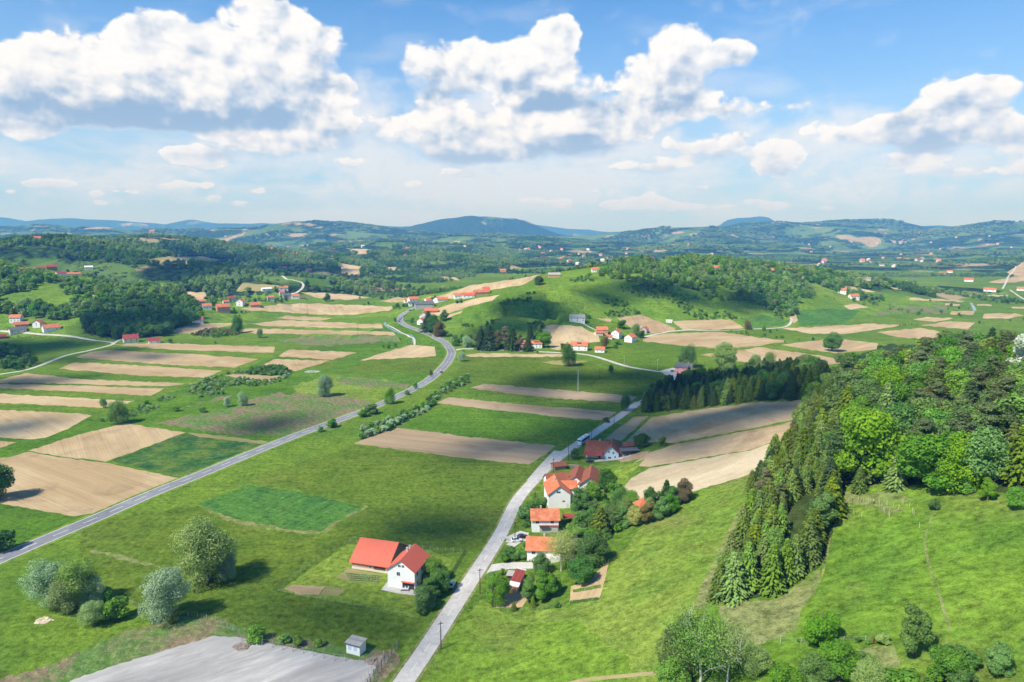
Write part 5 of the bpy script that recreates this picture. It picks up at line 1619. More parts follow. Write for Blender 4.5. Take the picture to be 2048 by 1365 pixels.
ZONES = [
    # (outline, spacing, {kind: weight}, (hmin, hmax), noise cut, noise size, (depth range), label key, holes)
    ([(1432, 1206), (1430, 1150), (1500, 990), (1560, 900), (1630, 806), (1690, 800), (1702, 850), (1688, 960), (1655, 1100), (1640, 1135), (1560, 1188)], 4.3,
     {SP: 6, SD: 1.2, LA: 2.8, PI: .4, PR: .2, DB: .4, DM: .5}, (7, 13), -1, 20, (90, 480), 'belt', [[(1535, 1125), (1590, 1022), (1642, 970), (1642, 1050), (1612, 1102), (1575, 1142)]]),
    ([(1688, 966), (1690, 850), (1640, 806), (1680, 792), (1720, 778), (1760, 766), (1830, 748), (1900, 736), (1960, 730), (2060, 722), (2200, 720), (2200, 1010), (1960, 976), (1830, 966)], 7.3,
     {PI: 4.5, PR: .25, DB: 1.8, DM: 2.8, DD: .9, SP: 1.1, SD: .8, LA: .8}, (13, 19.5), -1, 20, (90, 480), 'wood', None),
    ([(1700, 778), (1760, 766), (1830, 748), (1900, 736), (1960, 728), (2060, 700), (2250, 690), (2250, 760), (1900, 760), (1740, 790)], 8, {DM: 3, DD: 2, PI: 1, DB: 1}, (10, 15), -1, 20, (200, 560), 'wood', None),
    ([(1284, 826), (1290, 796), (1370, 779), (1500, 762), (1640, 764), (1692, 800), (1640, 798), (1500, 803), (1400, 817)], 4.4,
     {SD: 6, SP: 2.5, DD: .6, DM: .4, LA: .3}, (8.5, 15), -1, 20, (330, 600), 'plant', None),
    ([(1366, 777), (1376, 764), (1500, 752), (1640, 748), (1640, 764), (1500, 762)], 6.0, {SD: 4, DD: 1, DM: 1, DS: .5}, (9, 14), -1, 20, (400, 640), 'plant', None),
    ([(1192, 552), (1225, 536), (1290, 512), (1400, 506), (1550, 522), (1680, 552), (1765, 588), (1790, 603), (1690, 601), (1640, 592), (1602, 600), (1592, 640), (1560, 632), (1500, 607), (1420, 602), (1340, 590), (1300, 580), (1240, 562)], 8.5,
     {DM: 3, DD: 1.4, DS: 4, DB: 1}, (7, 13), .37, 60, (800, 1800), 'hill', None),
    ([(1000, 605), (1100, 575), (1180, 550), (1300, 580), (1500, 610), (1572, 640), (1480, 640), (1290, 640), (1180, 632), (1090, 645), (1020, 665)], 5.5, {BM: 3, BD: 2, BP: .6}, (1.8, 4.5), .57, 45, (650, 1200), 'hillbush', None),
    ([(880, 668), (930, 650), (1010, 640), (1070, 640), (1092, 652), (1088, 690), (1060, 700), (935, 694)], 5.0, {BM: 3, BD: 2, BR: .8, DM: .6}, (2.0, 5.0), .48, 30, (620, 1000), 'foot', None),
    ([(-260, 520), (0, 530), (120, 562), (250, 577), (330, 577), (432, 608), (397, 645), (330, 672), (240, 678), (160, 668), (110, 645), (60, 636), (0, 630), (-260, 620)], 8.0,
     {DB: 1.6, DM: 3, DS: 5, DD: .6}, (7, 14), .37, 60, (640, 1250), 'leftlight', [[(165, 668), (175, 620), (260, 603), (395, 608), (388, 645), (330, 672), (240, 678)]]),
    ([(165, 668), (175, 620), (260, 603), (395, 608), (390, 643), (332, 672), (240, 680)], 7.0, {DD: 5, DM: 2.2, SD: .5}, (10, 15), -1, 50, (600, 1000), 'leftdark', None),
    ([(-60, 700), (20, 697), (60, 705), (80, 735), (20, 748), (-60, 752)], 7.0, {DD: 3, BD: 3}, (4, 9), .35, 30, (400, 900), 'leftlow', None),
    ([(190, 843), (260, 822), (330, 792), (420, 757), (520, 736), (592, 741), (560, 765), (440, 790), (330, 815), (240, 846)], 3.6, {BP: 3, BS: 2, BM: 2}, (1.2, 3.4), .50, 22, (200, 700), 'ditchbush', None),
    ([(490, 752), (508, 738), (560, 735), (582, 745), (562, 753)], 4.5, {BD: 4, BM: 1}, (3, 5), -1, 22, (400, 800), 'darkclump', None),
    ([(708, 884), (730, 860), (790, 838), (850, 812), (880, 799), (855, 822), (800, 848), (745, 876)], 3.4, {BM: 2, BS: 3, BD: 1}, (2.5, 5.0), .2, 22, (250, 700), 'hedge', None),
    ([(850, 802), (900, 766), (935, 750), (942, 766), (905, 782), (868, 806)], 3.8, {BM: 3, BS: 1, BD: 2}, (2.2, 4.2), .2, 22, (300, 800), 'hedge', None),
    ([(380, 672), (400, 663), (470, 658), (482, 670), (440, 676)], 5.0, {BR: 3, BM: 2}, (3, 5), .3, 22, (500, 1200), 'brownhedge', None),
    ([(1290, 1420), (1345, 1340), (1420, 1318), (1500, 1335), (1560, 1310), (1620, 1330), (1700, 1312), (1745, 1330), (1700, 1420)], 3.4, {BM: 3, BP: 2, BR: .6, BD: 1}, (1.6, 4.0), .38, 14, (60, 260), 'thicket', None),
    ([(1840, 1420), (1845, 1350), (1930, 1325), (1965, 1420)], 3.4, {BM: 3, BD: 2}, (2.0, 4.0), .3, 14, (60, 260), 'thicket', None),
    ([(1560, 1290), (1620, 1280), (1760, 1282), (1815, 1296), (1800, 1302), (1700, 1292), (1600, 1296)], 2.6, {BR: 2, BM: 2, BD: 1}, (0.8, 1.8), -1, 14, (60, 260), 'hedgeline', None),
    ([(1035, 1058), (1052, 1010), (1085, 985), (1094, 1030), (1068, 1060)], 3.6, {BM: 3, BP: 1, BD: 1}, (1.2, 2.6), .3, 10, (150, 400), 'garden', None),
    ([(1003, 1118), (1012, 1088), (1050, 1086), (1048, 1118)], 3.0, {BM: 3, BP: 1, BD: 1, BR: .5}, (0.9, 2.0), .3, 10, (150, 400), 'garden', None),
    ([(1128, 1152), (1140, 1100), (1140, 1060), (1170, 1010), (1240, 990), (1242, 1060), (1205, 1095), (1192, 1148), (1150, 1165)], 5.2, {DM: 4, DD: .6, BM: 1, DB: 1.2, DS: .8}, (4, 7), -1, 14, (150, 400), 'orchard', None),
    ([(1236, 1052), (1290, 1032), (1372, 996), (1384, 980), (1330, 985), (1250, 1012)], 4.8, {DD: 2, DM: 3, DS: 1}, (3.5, 5.5), -1, 14, (150, 400), 'orchard', None),
    ([(880, 1320), (1050, 1225), (1240, 1130), (1270, 1060), (1200, 1090), (1230, 1110)], 30, {BM: 1}, (0.6, 1.0), .6, 30, (100, 300), 'garden', None),
]
LABEL_Z = {
    'belt': ('{k} in the steep conifer belt', 'conifer belt on the right slope'),
    'wood': ('{k} in the tall mixed wood', 'mixed wood at the right edge'),
    'plant': ('{k} in the dark plantation', 'plantation behind the brown fields'),
    'hill': ('{k} in the central hill wood', 'wood over the central hill'),
    'hillbush': ('{k} on the central hill flank', 'bushes on the central hill'),
    'foot': ('{k} at the central hill foot', 'growth at the foot of the central hill'),
    'leftlight': ('{k} in the left hill wood', 'light wood on the left hills'),
    'leftdark': ('{k} in the dark left wood', 'dark wood on the left'),
    'leftlow': ('{k} below the left farm track', 'growth below the left farm track'),
    'ditchbush': ('{k} in the shrubs along the ditch', 'shrubs along the ditch'),
    'darkclump': ('{k} in the dark ditch clump', 'dark clump by the ditch'),
    'hedge': ('{k} in the main road hedge', 'hedge along the main road'),
    'brownhedge': ('{k} in the brownish village hedge', 'brownish hedge by the village'),
    'thicket': ('{k} in the lower right thicket', 'thicket at the lower right'),
    'hedgeline': ('{k} in the overgrown fence line', 'overgrown fence line'),
    'garden': ('{k} in the lane gardens', 'garden bushes along the lane'),
    'orchard': ('{k} behind the lane houses', 'trees behind the lane houses'),
}
KIND_WORD = ['yellowish green spruce', 'dark spruce', 'fresh green conifer', 'grey green pine', 'rusty brown pine', 'bright green tree', 'mid green leafy tree',
             'dark green leafy tree', 'pale green leafy tree', 'green bush', 'silvery bush', 'dark bush', 'pale green bush', 'brownish bush']
zone_pts = []
for zi, (outl, spc, kw, hr, cut, ns, dr, zk, holes) in enumerate(ZONES):
    px = densify(outl, 20.0)
    w = pick(px[:, 0], px[:, 1])
    ok = (w[:, 1] < dr[1] * 1.15)
    w = w[ok] if ok.sum() > 2 else w
    x0, x1, y0, y1 = w[:, 0].min() - spc, w[:, 0].max() + spc, w[:, 1].min() - spc, w[:, 1].max() + spc
    y1 = min(y1, dr[1])
    gx, gy = np.meshgrid(np.arange(x0, x1, spc), np.arange(y0, y1, spc))
    gx = gx.ravel() + R6.uniform(-.42, .42, gx.size) * spc; gy = gy.ravel() + R6.uniform(-.42, .42, gy.size) * spc
    gz = height(gx, gy)
    qx, qy, qd = to_px(np.column_stack([gx, gy, gz]))
    m_ = inside(outl, qx, qy) & (qd > dr[0]) & (qd < dr[1])
    for hpoly in (holes or []):
        m_ &= ~inside(hpoly, qx, qy)
    if cut > 0:
        m_ &= fbm(gx / ns, gy / ns, 31 + zi, 3) > cut
    m_ &= ~on_open(gx, gy)
    ks = np.array(list(kw.keys())); pw = np.array(list(kw.values()), float); pw /= pw.sum()
    idx = np.nonzero(m_)[0]
    kk = R6.choice(ks, size=len(idx), p=pw)
    # kinds gather in groups
    grp = fbm(gx[idx] / (spc * 4), gy[idx] / (spc * 4), 77, 2)
    hh = R6.uniform(hr[0], hr[1], len(idx)) * np.where(grp > .5, 1.05, .9)
    for j, i in enumerate(idx):
        ALL.append((gx[i], gy[i], gz[i], hh[j], R6.uniform(.9, 1.2), int(kk[j]), zk))
NEAR_N = len(ALL)
print('zone trees', NEAR_N)


def far_scatter(y0, y1, spc, hcut, c1, c2, ns, hr, wide):
    half = math.tan(RAD(40))
    ys = np.arange(y0, y1, spc)
    gx, gy = np.meshgrid(np.arange(-y1 * half, y1 * half, spc), ys)
    gx = gx.ravel(); gy = gy.ravel()
    m_ = np.abs(gx) < gy * half
    gx = gx[m_]; gy = gy[m_]
    gx = gx + R6.uniform(-.45, .45, gx.size) * spc; gy = gy + R6.uniform(-.45, .45, gy.size) * spc
    z = height(gx, gy)
    nz = fbm(gx / ns, gy / ns, 55, 4)
    nz = nz + .03 * (gx < 100) * (gy < 2500)
    m_ = np.where(z > hcut, nz > c1, nz > c2)
    gx, gy, z, nz = gx[m_], gy[m_], z[m_], nz[m_]
    m_ = ~on_open(gx, gy)
    gx, gy, z, nz = gx[m_], gy[m_], z[m_], nz[m_]
    t = fbm(gx / (ns * .5), gy / (ns * .5), 99, 3) + R6.normal(0, .06, len(gx))
    k = np.where(t > .505, DS, np.where(t > .43, DM, DD))
    k = np.where(R6.random(len(gx)) < .08, SD, k)
    h = R6.uniform(hr[0], hr[1], len(gx))
    h = np.where(z > hcut, h, h * R6.uniform(.4, .9, len(gx)))
    return [(a, b, c, d, wide, int(e), 'far') for a, b, c, d, e in zip(gx, gy, z, h, k)]


def not_in_zones(pts):
    a = np.array([(p[0], p[1], p[2]) for p in pts])
    qx, qy, qd = to_px(a)
    bad = np.zeros(len(a), bool)
    for (outl, spc, kw, hr, cut, ns, dr, zk, holes) in ZONES:
        bad |= inside(outl, qx, qy) & (qd > dr[0]) & (qd < dr[1])
    # keep the bare flank of the central hill and the village fields open
    bad |= inside([(860, 690), (900, 630), (1080, 560), (1190, 545), (1300, 580), (1560, 640), (1290, 665)], qx, qy) & (qd < 1250)
    bad |= inside([(450, 600), (490, 550), (600, 550), (680, 570), (640, 600)], qx, qy) & (qd < 1500) & (R6.random(len(a)) < .85)
    return [p for p, b in zip(pts, bad) if not b]


FARP = not_in_zones(far_scatter(1120, 2500, 11.0, 9.0, .44, .66, 190.0, (8, 14), 1.15))
FARP += far_scatter(2500, 3800, 16.0, 9.0, .48, .60, 260.0, (9, 15), 1.5)
FARP += far_scatter(3800, 8200, 34.0, 14.0, .51, .60, 420.0, (12, 18), 2.6)
# thin trees and bushes along the strips on the valley floor
FARP2 = not_in_zones(far_scatter(620, 1120, 13.0, 9.0, .60, .715, 60.0, (3, 7), 1.1))
print('far trees', len(FARP), len(FARP2))
ALLT = ALL + FARP2 + FARP

# which of them show largest: walk from near to far over a coarse picture grid
CELL = 5.0
cov = np.zeros((int(1365 / CELL) + 1, int(2048 / CELL) + 1), bool)
arr = np.array([(t[0], t[1], t[2], t[3], t[4]) for t in ALLT])
bx, by, bd = to_px(arr[:, :3])
tp = arr[:, :3].copy(); tp[:, 2] += arr[:, 3]
tx, ty, _ = to_px(tp)
order = np.argsort(bd)
vis = np.zeros(len(ALLT))
for i in order:
    if bd[i] > 1500:
        break
    wpx = arr[i, 3] * .32 * arr[i, 4] * FPX / bd[i]
    a0, a1 = int((bx[i] - wpx) / CELL), int((bx[i] + wpx) / CELL) + 1
    b0, b1 = int(ty[i] / CELL), int(by[i] / CELL) + 1
    a0, b0 = max(a0, 0), max(b0, 0)
    if a1 <= a0 or b1 <= b0 or a0 >= cov.shape[1] or b0 >= cov.shape[0]:
        continue
    s = cov[b0:b1, a0:a1]
    free = (~s).sum()
    vis[i] = free * CELL * CELL * min(1.0, (2 * wpx * (by[i] - ty[i])) / (s.size * CELL * CELL + 1e-6))
    q = (by[i] - ty[i]) / CELL
    if q >= 1.0:
        cov[b0 + int((b1 - b0) * .25):b1, a0:a1] = True
singles = {}
for i in np.argsort(-vis):
    if vis[i] < 30:
        break
    nm = KINDS_T[ALLT[i][5]][0]
    if nm == 'deciduous_tree' and len(singles.get(nm, [])) >= 215: continue
    if len(singles.get(nm, [])) >= (190 if nm == 'bush' else 270): continue
    singles.setdefault(nm, []).append(i)
taken = set()
zst = {}
for ids in singles.values():
    for i in ids:
        zst.setdefault(ALLT[i][6], []).append(i)
zq = {z: (np.quantile(bx[i_], [.33, .67]), np.quantile(by[i_], [.33, .67]), np.quantile([ALLT[j][3] for j in i_], [.3, .7])) for z, i_ in zst.items()}
PLACE = [['at its upper left', 'at its upper middle', 'at its upper right'], ['at its left', 'at its centre', 'at its right'], ['at its lower left', 'at its lower middle', 'at its lower right']]
for nm, ids in singles.items():
    for i in ids:
        x, y, z, h, wd, k, zk = ALLT[i]
        taken.add(i)
        big = (by[i] - ty[i]) > 40
        hi = (by[i] - ty[i]) > 22
        qx_, qy_, qh_ = zq[zk]
        size = ('short', 'middling', 'tall')[int(np.searchsorted(qh_, h))]
        place = PLACE[int(np.searchsorted(qy_, by[i]))][int(np.searchsorted(qx_, bx[i]))]
        lab, grpn = LABEL_Z.get(zk, ('{k} standing in the open valley fields', 'trees of the valley fields'))
        put_tree(nm, (x, y, z), h, KINDS_T[k][1] if hi else KINDS_T[k][2], KINDS_T[k][3], size + ' ' + lab.format(k=KIND_WORD[k]) + ', ' + place, 'bush' if nm == 'bush' else 'tree',
                 grpn + ', ' + KIND_WORD[k], big, wd)
print('singles', {k: len(v) for k, v in singles.items()})

# the rest of the woods: one mass
pc = bpy.data.collections.new('wood_sources')
plist = []
for ki, kd in enumerate(KINDS_T):
    for v in range(len(SHAPES[kd[2]])):
        plist.append((ki, v, kd[2], kd[3]))
hi_list = []
for ki, kd in enumerate(KINDS_T):
    hi_list.append((ki, len(plist) + ki, kd[1], kd[3]))
for j, (ki, v, shp, lf) in enumerate(plist):
    o = bpy.data.objects.new('src_%03d' % j, tree_meshes(shp, v, lf, True))
    pc.objects.link(o)
for (ki, j, shp, lf) in hi_list:
    o = bpy.data.objects.new('src_%03d' % j, tree_meshes(shp, ki % len(SHAPES[shp]), lf, True))
    pc.objects.link(o)
byk = {}
for j, (ki, v, shp, lf) in enumerate(plist):
    byk.setdefault(ki, []).append(j)
rest = [i for i in range(len(ALLT)) if i not in taken]
co = np.array([ALLT[i][:3] for i in rest], np.float32)
pid = np.array([(len(plist) + ALLT[i][5]) if (by[i] - ty[i]) > 26 else byk[ALLT[i][5]][int(R6.integers(len(byk[ALLT[i][5]])))] for i in rest], np.int32)
scl = np.array([(ALLT[i][3] / 10 * ALLT[i][4], ALLT[i][3] / 10 * ALLT[i][4], ALLT[i][3] / 10) for i in rest], np.float32)
rot = np.zeros((len(rest), 3), np.float32); rot[:, 2] = R6.uniform(0, 6.28, len(rest))
me = bpy.data.meshes.new('forest')
me.vertices.add(len(rest)); me.vertices.foreach_set('co', co.ravel())
me.attributes.new('pid', 'INT', 'POINT').data.foreach_set('value', pid)
me.attributes.new('scl', 'FLOAT_VECTOR', 'POINT').data.foreach_set('vector', scl.ravel())
me.attributes.new('rot', 'FLOAT_VECTOR', 'POINT').data.foreach_set('vector', rot.ravel())
me.update()
fo = bpy.data.objects.new('forest', me)
COL.objects.link(fo)
setprops(fo, 'distant woods and tree clumps covering the hills up to the horizon', 'forest', None, 'stuff')
ng = bpy.data.node_groups.new('forest_nodes', 'GeometryNodeTree')
ng.interface.new_socket('Geometry', in_out='INPUT', socket_type='NodeSocketGeometry')
ng.interface.new_socket('Geometry', in_out='OUTPUT', socket_type='NodeSocketGeometry')
gi = ng.nodes.new('NodeGroupInput'); go = ng.nodes.new('NodeGroupOutput')
ci = ng.nodes.new('GeometryNodeCollectionInfo'); ci.inputs['Collection'].default_value = pc
ci.inputs['Separate Children'].default_value = True; ci.inputs['Reset Children'].default_value = True
ip = ng.nodes.new('GeometryNodeInstanceOnPoints'); ip.inputs['Pick Instance'].default_value = True


def nattr(name, typ):
    a = ng.nodes.new('GeometryNodeInputNamedAttribute'); a.data_type = typ; a.inputs['Name'].default_value = name
    return a.outputs['Attribute']


ng.links.new(gi.outputs[0], ip.inputs['Points'])
ng.links.new(ci.outputs[0], ip.inputs['Instance'])
ng.links.new(nattr('pid', 'INT'), ip.inputs['Instance Index'])
ng.links.new(nattr('scl', 'FLOAT_VECTOR'), ip.inputs['Scale'])
er = ng.nodes.new('FunctionNodeEulerToRotation')
ng.links.new(nattr('rot', 'FLOAT_VECTOR'), er.inputs[0])
ng.links.new(er.outputs[0], ip.inputs['Rotation'])
ng.links.new(ip.outputs[0], go.inputs[0])
md = fo.modifiers.new('forest', 'NODES'); md.node_group = ng

# ====================================================================== buildings
def tile_mat(name, c1, c2, c3, row=0.34, seam=False, worn=0.5):
    m, n = newmat(name)
    tc = n.add('ShaderNodeTexCoord')
    sp = n.add('ShaderNodeSeparateXYZ'); n.l.new(tc.outputs['Object'], sp.inputs[0])
    a = n.noise(tc.outputs['Object'], 1.6, 4, 0.7)
    b = n.noise(tc.outputs['Object'], 0.35, 3, 0.6)
    if seam:
        w = n.math('FRACT', n.math('MULTIPLY', sp.outputs[0], 1 / row))
        k = n.ramp(n.math('ABSOLUTE', n.math('SUBTRACT', w, 0.5)), 0.36, 0.5, 1.0, 0.72)
    else:
        w = n.math('FRACT', n.math('MULTIPLY', sp.outputs[2], 1 / row * 1.7))
        w2 = n.math('FRACT', n.math('MULTIPLY', sp.outputs[0], 1 / row))
        k = n.math('MULTIPLY', n.ramp(w, 0.0, 0.5, 0.72, 1.05), n.ramp(w2, 0.0, 0.3, 0.85, 1.0))
    col = n.mix(n.ramp(a, 0.40, 0.66, 0, worn), c1, c2)
    col = n.mix(n.ramp(b, 0.45, 0.65, 0, worn), col, c3)
    col = n.mix(1.0, col, n_gray(n, k), 'MULTIPLY')
    finish(n, col, 0.55 if seam else 0.85, k, 0.3, 0.05, 0.3)
    return m


def wall_mat(name, c1, c2, brick=False):
    m, n = newmat(name)
    tc = n.add('ShaderNodeTexCoord')
    a = n.noise(tc.outputs['Object'], 0.7, 4, 0.7)
    sp = n.add('ShaderNodeSeparateXYZ'); n.l.new(tc.outputs['Object'], sp.inputs[0])
    col = n.mix(n.ramp(a, 0.45, 0.75, 0, 0.6), c1, c2)
    col = n.mix(n.ramp(sp.outputs[2], 0.9, 0.0, 0.0, 0.35), col, c2)
    if brick:
        w = n.math('FRACT', n.math('MULTIPLY', sp.outputs[2], 4.0))
        col = n.mix(n.ramp(w, 0.0, 0.15, 0.5, 0.0), col, C(0.45, 0.40, 0.35))
    finish(n, col, 0.9, a, 0.15, 0.03)
    return m


def flat_mat(name, col, rough=0.6, spec=0.3, metal=0.0, var=0.15):
    m, n = newmat(name)
    tc = n.add('ShaderNodeTexCoord')
    a = n.noise(tc.outputs['Object'], 2.5, 3, 0.6)
    d = tuple(c * (1 - var) for c in col[:3]) + (1,)
    finish(n, n.mix(n.ramp(a, 0.35, 0.65), col, d), rough, None, spec=spec, metal=metal)
    return m


RM = {
    'red': tile_mat('red_sheet_roof', C(0.60, 0.125, 0.07), C(0.52, 0.11, 0.065), C(0.63, 0.15, 0.09), 0.55, True, 0.3),
    'orange': tile_mat('orange_tile_roof', C(0.58, 0.17, 0.07), C(0.42, 0.13, 0.065), C(0.62, 0.24, 0.12), worn=0.75),
    'old': tile_mat('weathered_orange_tiles', C(0.55, 0.17, 0.075), C(0.32, 0.10, 0.055), C(0.62, 0.24, 0.12), worn=0.8),
    'brown': tile_mat('brown_tile_roof', C(0.27, 0.085, 0.045), C(0.20, 0.065, 0.04), C(0.34, 0.12, 0.07)),
    'maroon': tile_mat('maroon_tile_roof', C(0.30, 0.055, 0.045), C(0.22, 0.05, 0.04), C(0.36, 0.08, 0.06)),
    'grey': tile_mat('grey_tile_roof', C(0.12, 0.125, 0.14), C(0.09, 0.09, 0.10), C(0.16, 0.165, 0.18)),
    'palegrey': tile_mat('pale_cement_roof', C(0.40, 0.37, 0.33), C(0.30, 0.28, 0.25), C(0.46, 0.43, 0.39)),
    'white': tile_mat('white_sheet_roof', C(0.80, 0.80, 0.80), C(0.70, 0.72, 0.74), C(0.82, 0.82, 0.82), 0.8, True, 0.3),
    'lilac': tile_mat('faded_red_sheet_roof', C(0.42, 0.12, 0.13), C(0.36, 0.11, 0.12), C(0.46, 0.15, 0.16), 0.5, True, 0.4),
}
WM = {
    'white': wall_mat('white_render', C(0.86, 0.845, 0.81), C(0.74, 0.73, 0.69)),
    'cream': wall_mat('cream_render', C(0.72, 0.64, 0.52), C(0.58, 0.52, 0.43)),
    'brick': wall_mat('clay_block_wall', C(0.52, 0.26, 0.15), C(0.62, 0.42, 0.30), True),
    'grey': wall_mat('grey_render', C(0.42, 0.41, 0.40), C(0.33, 0.32, 0.31)),
    'pink': wall_mat('pink_render', C(0.78, 0.33, 0.33), C(0.68, 0.30, 0.30)),
    'blue': wall_mat('pale_blue_and_shade_render', C(0.52, 0.66, 0.78), C(0.44, 0.56, 0.66)),  # pale blue; on the farmhouse gable it paints in cloud shade
    'wood': wall_mat('weathered_boards', C(0.24, 0.19, 0.15), C(0.34, 0.28, 0.23)),
    'tan': wall_mat('tan_render', C(0.58, 0.48, 0.34), C(0.48, 0.40, 0.30)),
}
GLASS = flat_mat('dark_window_glass', C(0.035, 0.05, 0.07), 0.12, 0.6)
FRAME = flat_mat('white_window_frame', C(0.72, 0.72, 0.70), 0.5)
DARKW = flat_mat('brown_wood_trim', C(0.12, 0.07, 0.04), 0.7)
STEEL = flat_mat('galvanised_steel', C(0.38, 0.42, 0.46), 0.45, 0.5, 0.4)
CHIM = wall_mat('chimney_render', C(0.55, 0.45, 0.38), C(0.42, 0.33, 0.27))
CONC = flat_mat('concrete_post', C(0.52, 0.50, 0.46), 0.9)
POLEM = flat_mat('tarred_pole_wood', C(0.10, 0.075, 0.055), 0.9, 0.1, 0, 0.3)
RUBBER = flat_mat('black_rubber', C(0.03, 0.03, 0.03), 0.8, 0.2)
BLACKP = flat_mat('dark_void_paint', C(0.05, 0.05, 0.055), 0.7)  # near-black: puts the shade of open voids into colour; also a rail


def boxes(bl):
    """list of (x0,x1,y0,y1,z0,z1) -> V,F"""
    V, F = [], []
    for (x0, x1, y0, y1, z0, z1) in bl:
        k = len(V)
        V += [(x0, y0, z0), (x1, y0, z0), (x1, y1, z0), (x0, y1, z0), (x0, y0, z1), (x1, y0, z1), (x1, y1, z1), (x0, y1, z1)]
        F += [(k, k + 3, k + 2, k + 1), (k + 4, k + 5, k + 6, k + 7), (k, k + 1, k + 5, k + 4), (k + 1, k + 2, k + 6, k + 5), (k + 2, k + 3, k + 7, k + 6), (k + 3, k, k + 4, k + 7)]
    return V, F


def hull(top, bot):
    """prism between two matching loops"""
    n = len(top)
    V = list(bot) + list(top)
    F = [tuple(range(n))[::-1], tuple(range(n, 2 * n))]
    for i in range(n):
        j = (i + 1) % n
        F.append((i, j, n + j, n + i))
    return V, F


def empty(name, loc, rz):
    e = bpy.data.objects.new(name, None)
    e.empty_display_size = 0.2
    COL.objects.link(e)
    e.location = loc
    e.rotation_euler = (0, 0, rz)
    return e


def gable_wall(L, Wd, he, rise, base=-0.4):
    a, b = L / 2, Wd / 2
    V = [(-a, -b, base), (a, -b, base), (a, b, base), (-a, b, base), (-a, -b, he), (a, -b, he), (a, b, he), (-a, b, he), (-a, 0, he + rise), (a, 0, he + rise)]
    F = [(0, 1, 5, 4), (1, 2, 6, 9, 5), (2, 3, 7, 6), (3, 0, 4, 8, 7), (0, 3, 2, 1), (4, 5, 9, 8), (6, 7, 8, 9)]
    return V, F


def gable_roof(L, Wd, he, rise, ov=0.5, th=0.18):
    a = L / 2 + ov; b = Wd / 2
    k = rise / b
    zo = he - ov * k + 0.06; zr = he + rise + 0.06
    V, F = [], []
    for s in (-1, 1):
        top = [(-a, s * (b + ov), zo + th), (a, s * (b + ov), zo + th), (a, 0, zr + th), (-a, 0, zr + th)]
        bot = [(x, y, z - th) for x, y, z in top]
        if s > 0:
            top = top[::-1]; bot = bot[::-1]
        v, f = hull(top, bot)
        n0 = len(V)
        V += v; F += [tuple(i + n0 for i in q) for q in f]
    return V, F


def add_window(par, L, Wd, face, u, z, w, h, mat=None, glass=None):
    """a framed window standing 4 cm proud of the wall, its pane a sub-part"""
    t = 0.08
    fr = [(-w / 2, w / 2, -0.04, 0.05, -h / 2, -h / 2 + t), (-w / 2, w / 2, -0.04, 0.05, h / 2 - t, h / 2), (-w / 2, -w / 2 + t, -0.04, 0.05, -h / 2 + t, h / 2 - t),
          (w / 2 - t, w / 2, -0.04, 0.05, -h / 2 + t, h / 2 - t), (-0.03, 0.03, -0.035, 0.045, -h / 2 + t, h / 2 - t)]
    V, F = boxes(fr)
    o = mesh_obj('window', V, F, mat or FRAME, par)
    pos = {'F': (u, -Wd / 2, 0), 'B': (u, Wd / 2, math.pi), 'L': (-L / 2, u, -math.pi / 2), 'R': (L / 2, u, math.pi / 2)}[face]
    o.location = (pos[0], pos[1], z); o.rotation_euler = (0, 0, pos[2])
    V, F = boxes([(-w / 2 + t, w / 2 - t, -0.015, 0.02, -h / 2 + t, h / 2 - t)])
    p = mesh_obj('pane', V, F, glass or GLASS, o)
    return o


def add_door(par, L, Wd, face, u, w, h, mat):
    V, F = boxes([(-w / 2, w / 2, -0.05, 0.04, 0, h)])
    o = mesh_obj('door', V, F, mat, par)
    pos = {'F': (u, -Wd / 2, 0), 'B': (u, Wd / 2, math.pi), 'L': (-L / 2, u, -math.pi / 2), 'R': (L / 2, u, math.pi / 2)}[face]
    o.location = (pos[0], pos[1], 0.02); o.rotation_euler = (0, 0, pos[2])
    return o


def add_chimney(roof, x, y, z0, z1, s=0.55, mat=None):
    V, F = boxes([(x - s / 2, x + s / 2, y - s / 2, y + s / 2, z0, z1), (x - s / 2 - .07, x + s / 2 + .07, y - s / 2 - .07, y + s / 2 + .07, z1, z1 + .12)])
    return mesh_obj('chimney', V, F, mat or CHIM, roof)


def house(name, label, cat, loc, rz, L, Wd, he, rise, roofm, wallm, wins=(), doors=(), chim=((0.2, 0.15),), group=None, ov=0.5, extras=None, base=-0.4):
    e = empty(name, loc, rz)
    setprops(e, label, cat, group)
    V, F = gable_wall(L, Wd, he, rise, base)
    mesh_obj('wall', V, F, WM[wallm], e)
    V, F = gable_roof(L, Wd, he, rise, ov)
    r = mesh_obj('roof', V, F, RM[roofm], e)
    for (cx, cy) in chim:
        zt = he + rise
        zz = he + rise * (1 - abs(cy) * 2)
        add_chimney(r, cx * L, cy * Wd, zz - 0.3, zt + 0.9)
    for wdw in wins:
        add_window(e, L, Wd, *wdw)
    for d in doors:
        add_door(e, L, Wd, d[0], d[1], d[2], d[3], d[4])
    return e


def at_corner(FL, rotdeg, front, depth):
    """centre of a building whose front-left ground corner shows at photo pixel FL; front wall runs along rotdeg"""
    p = pick(*FL)[0]
    a = RAD(rotdeg)
    u = np.array([math.cos(a), math.sin(a)]); v = np.array([-math.sin(a), math.cos(a)])
    c = p[:2] + u * front / 2 + v * depth / 2
    z = float(height(c[0], c[1]))
    return (c[0], c[1], z)


FW = FRAME
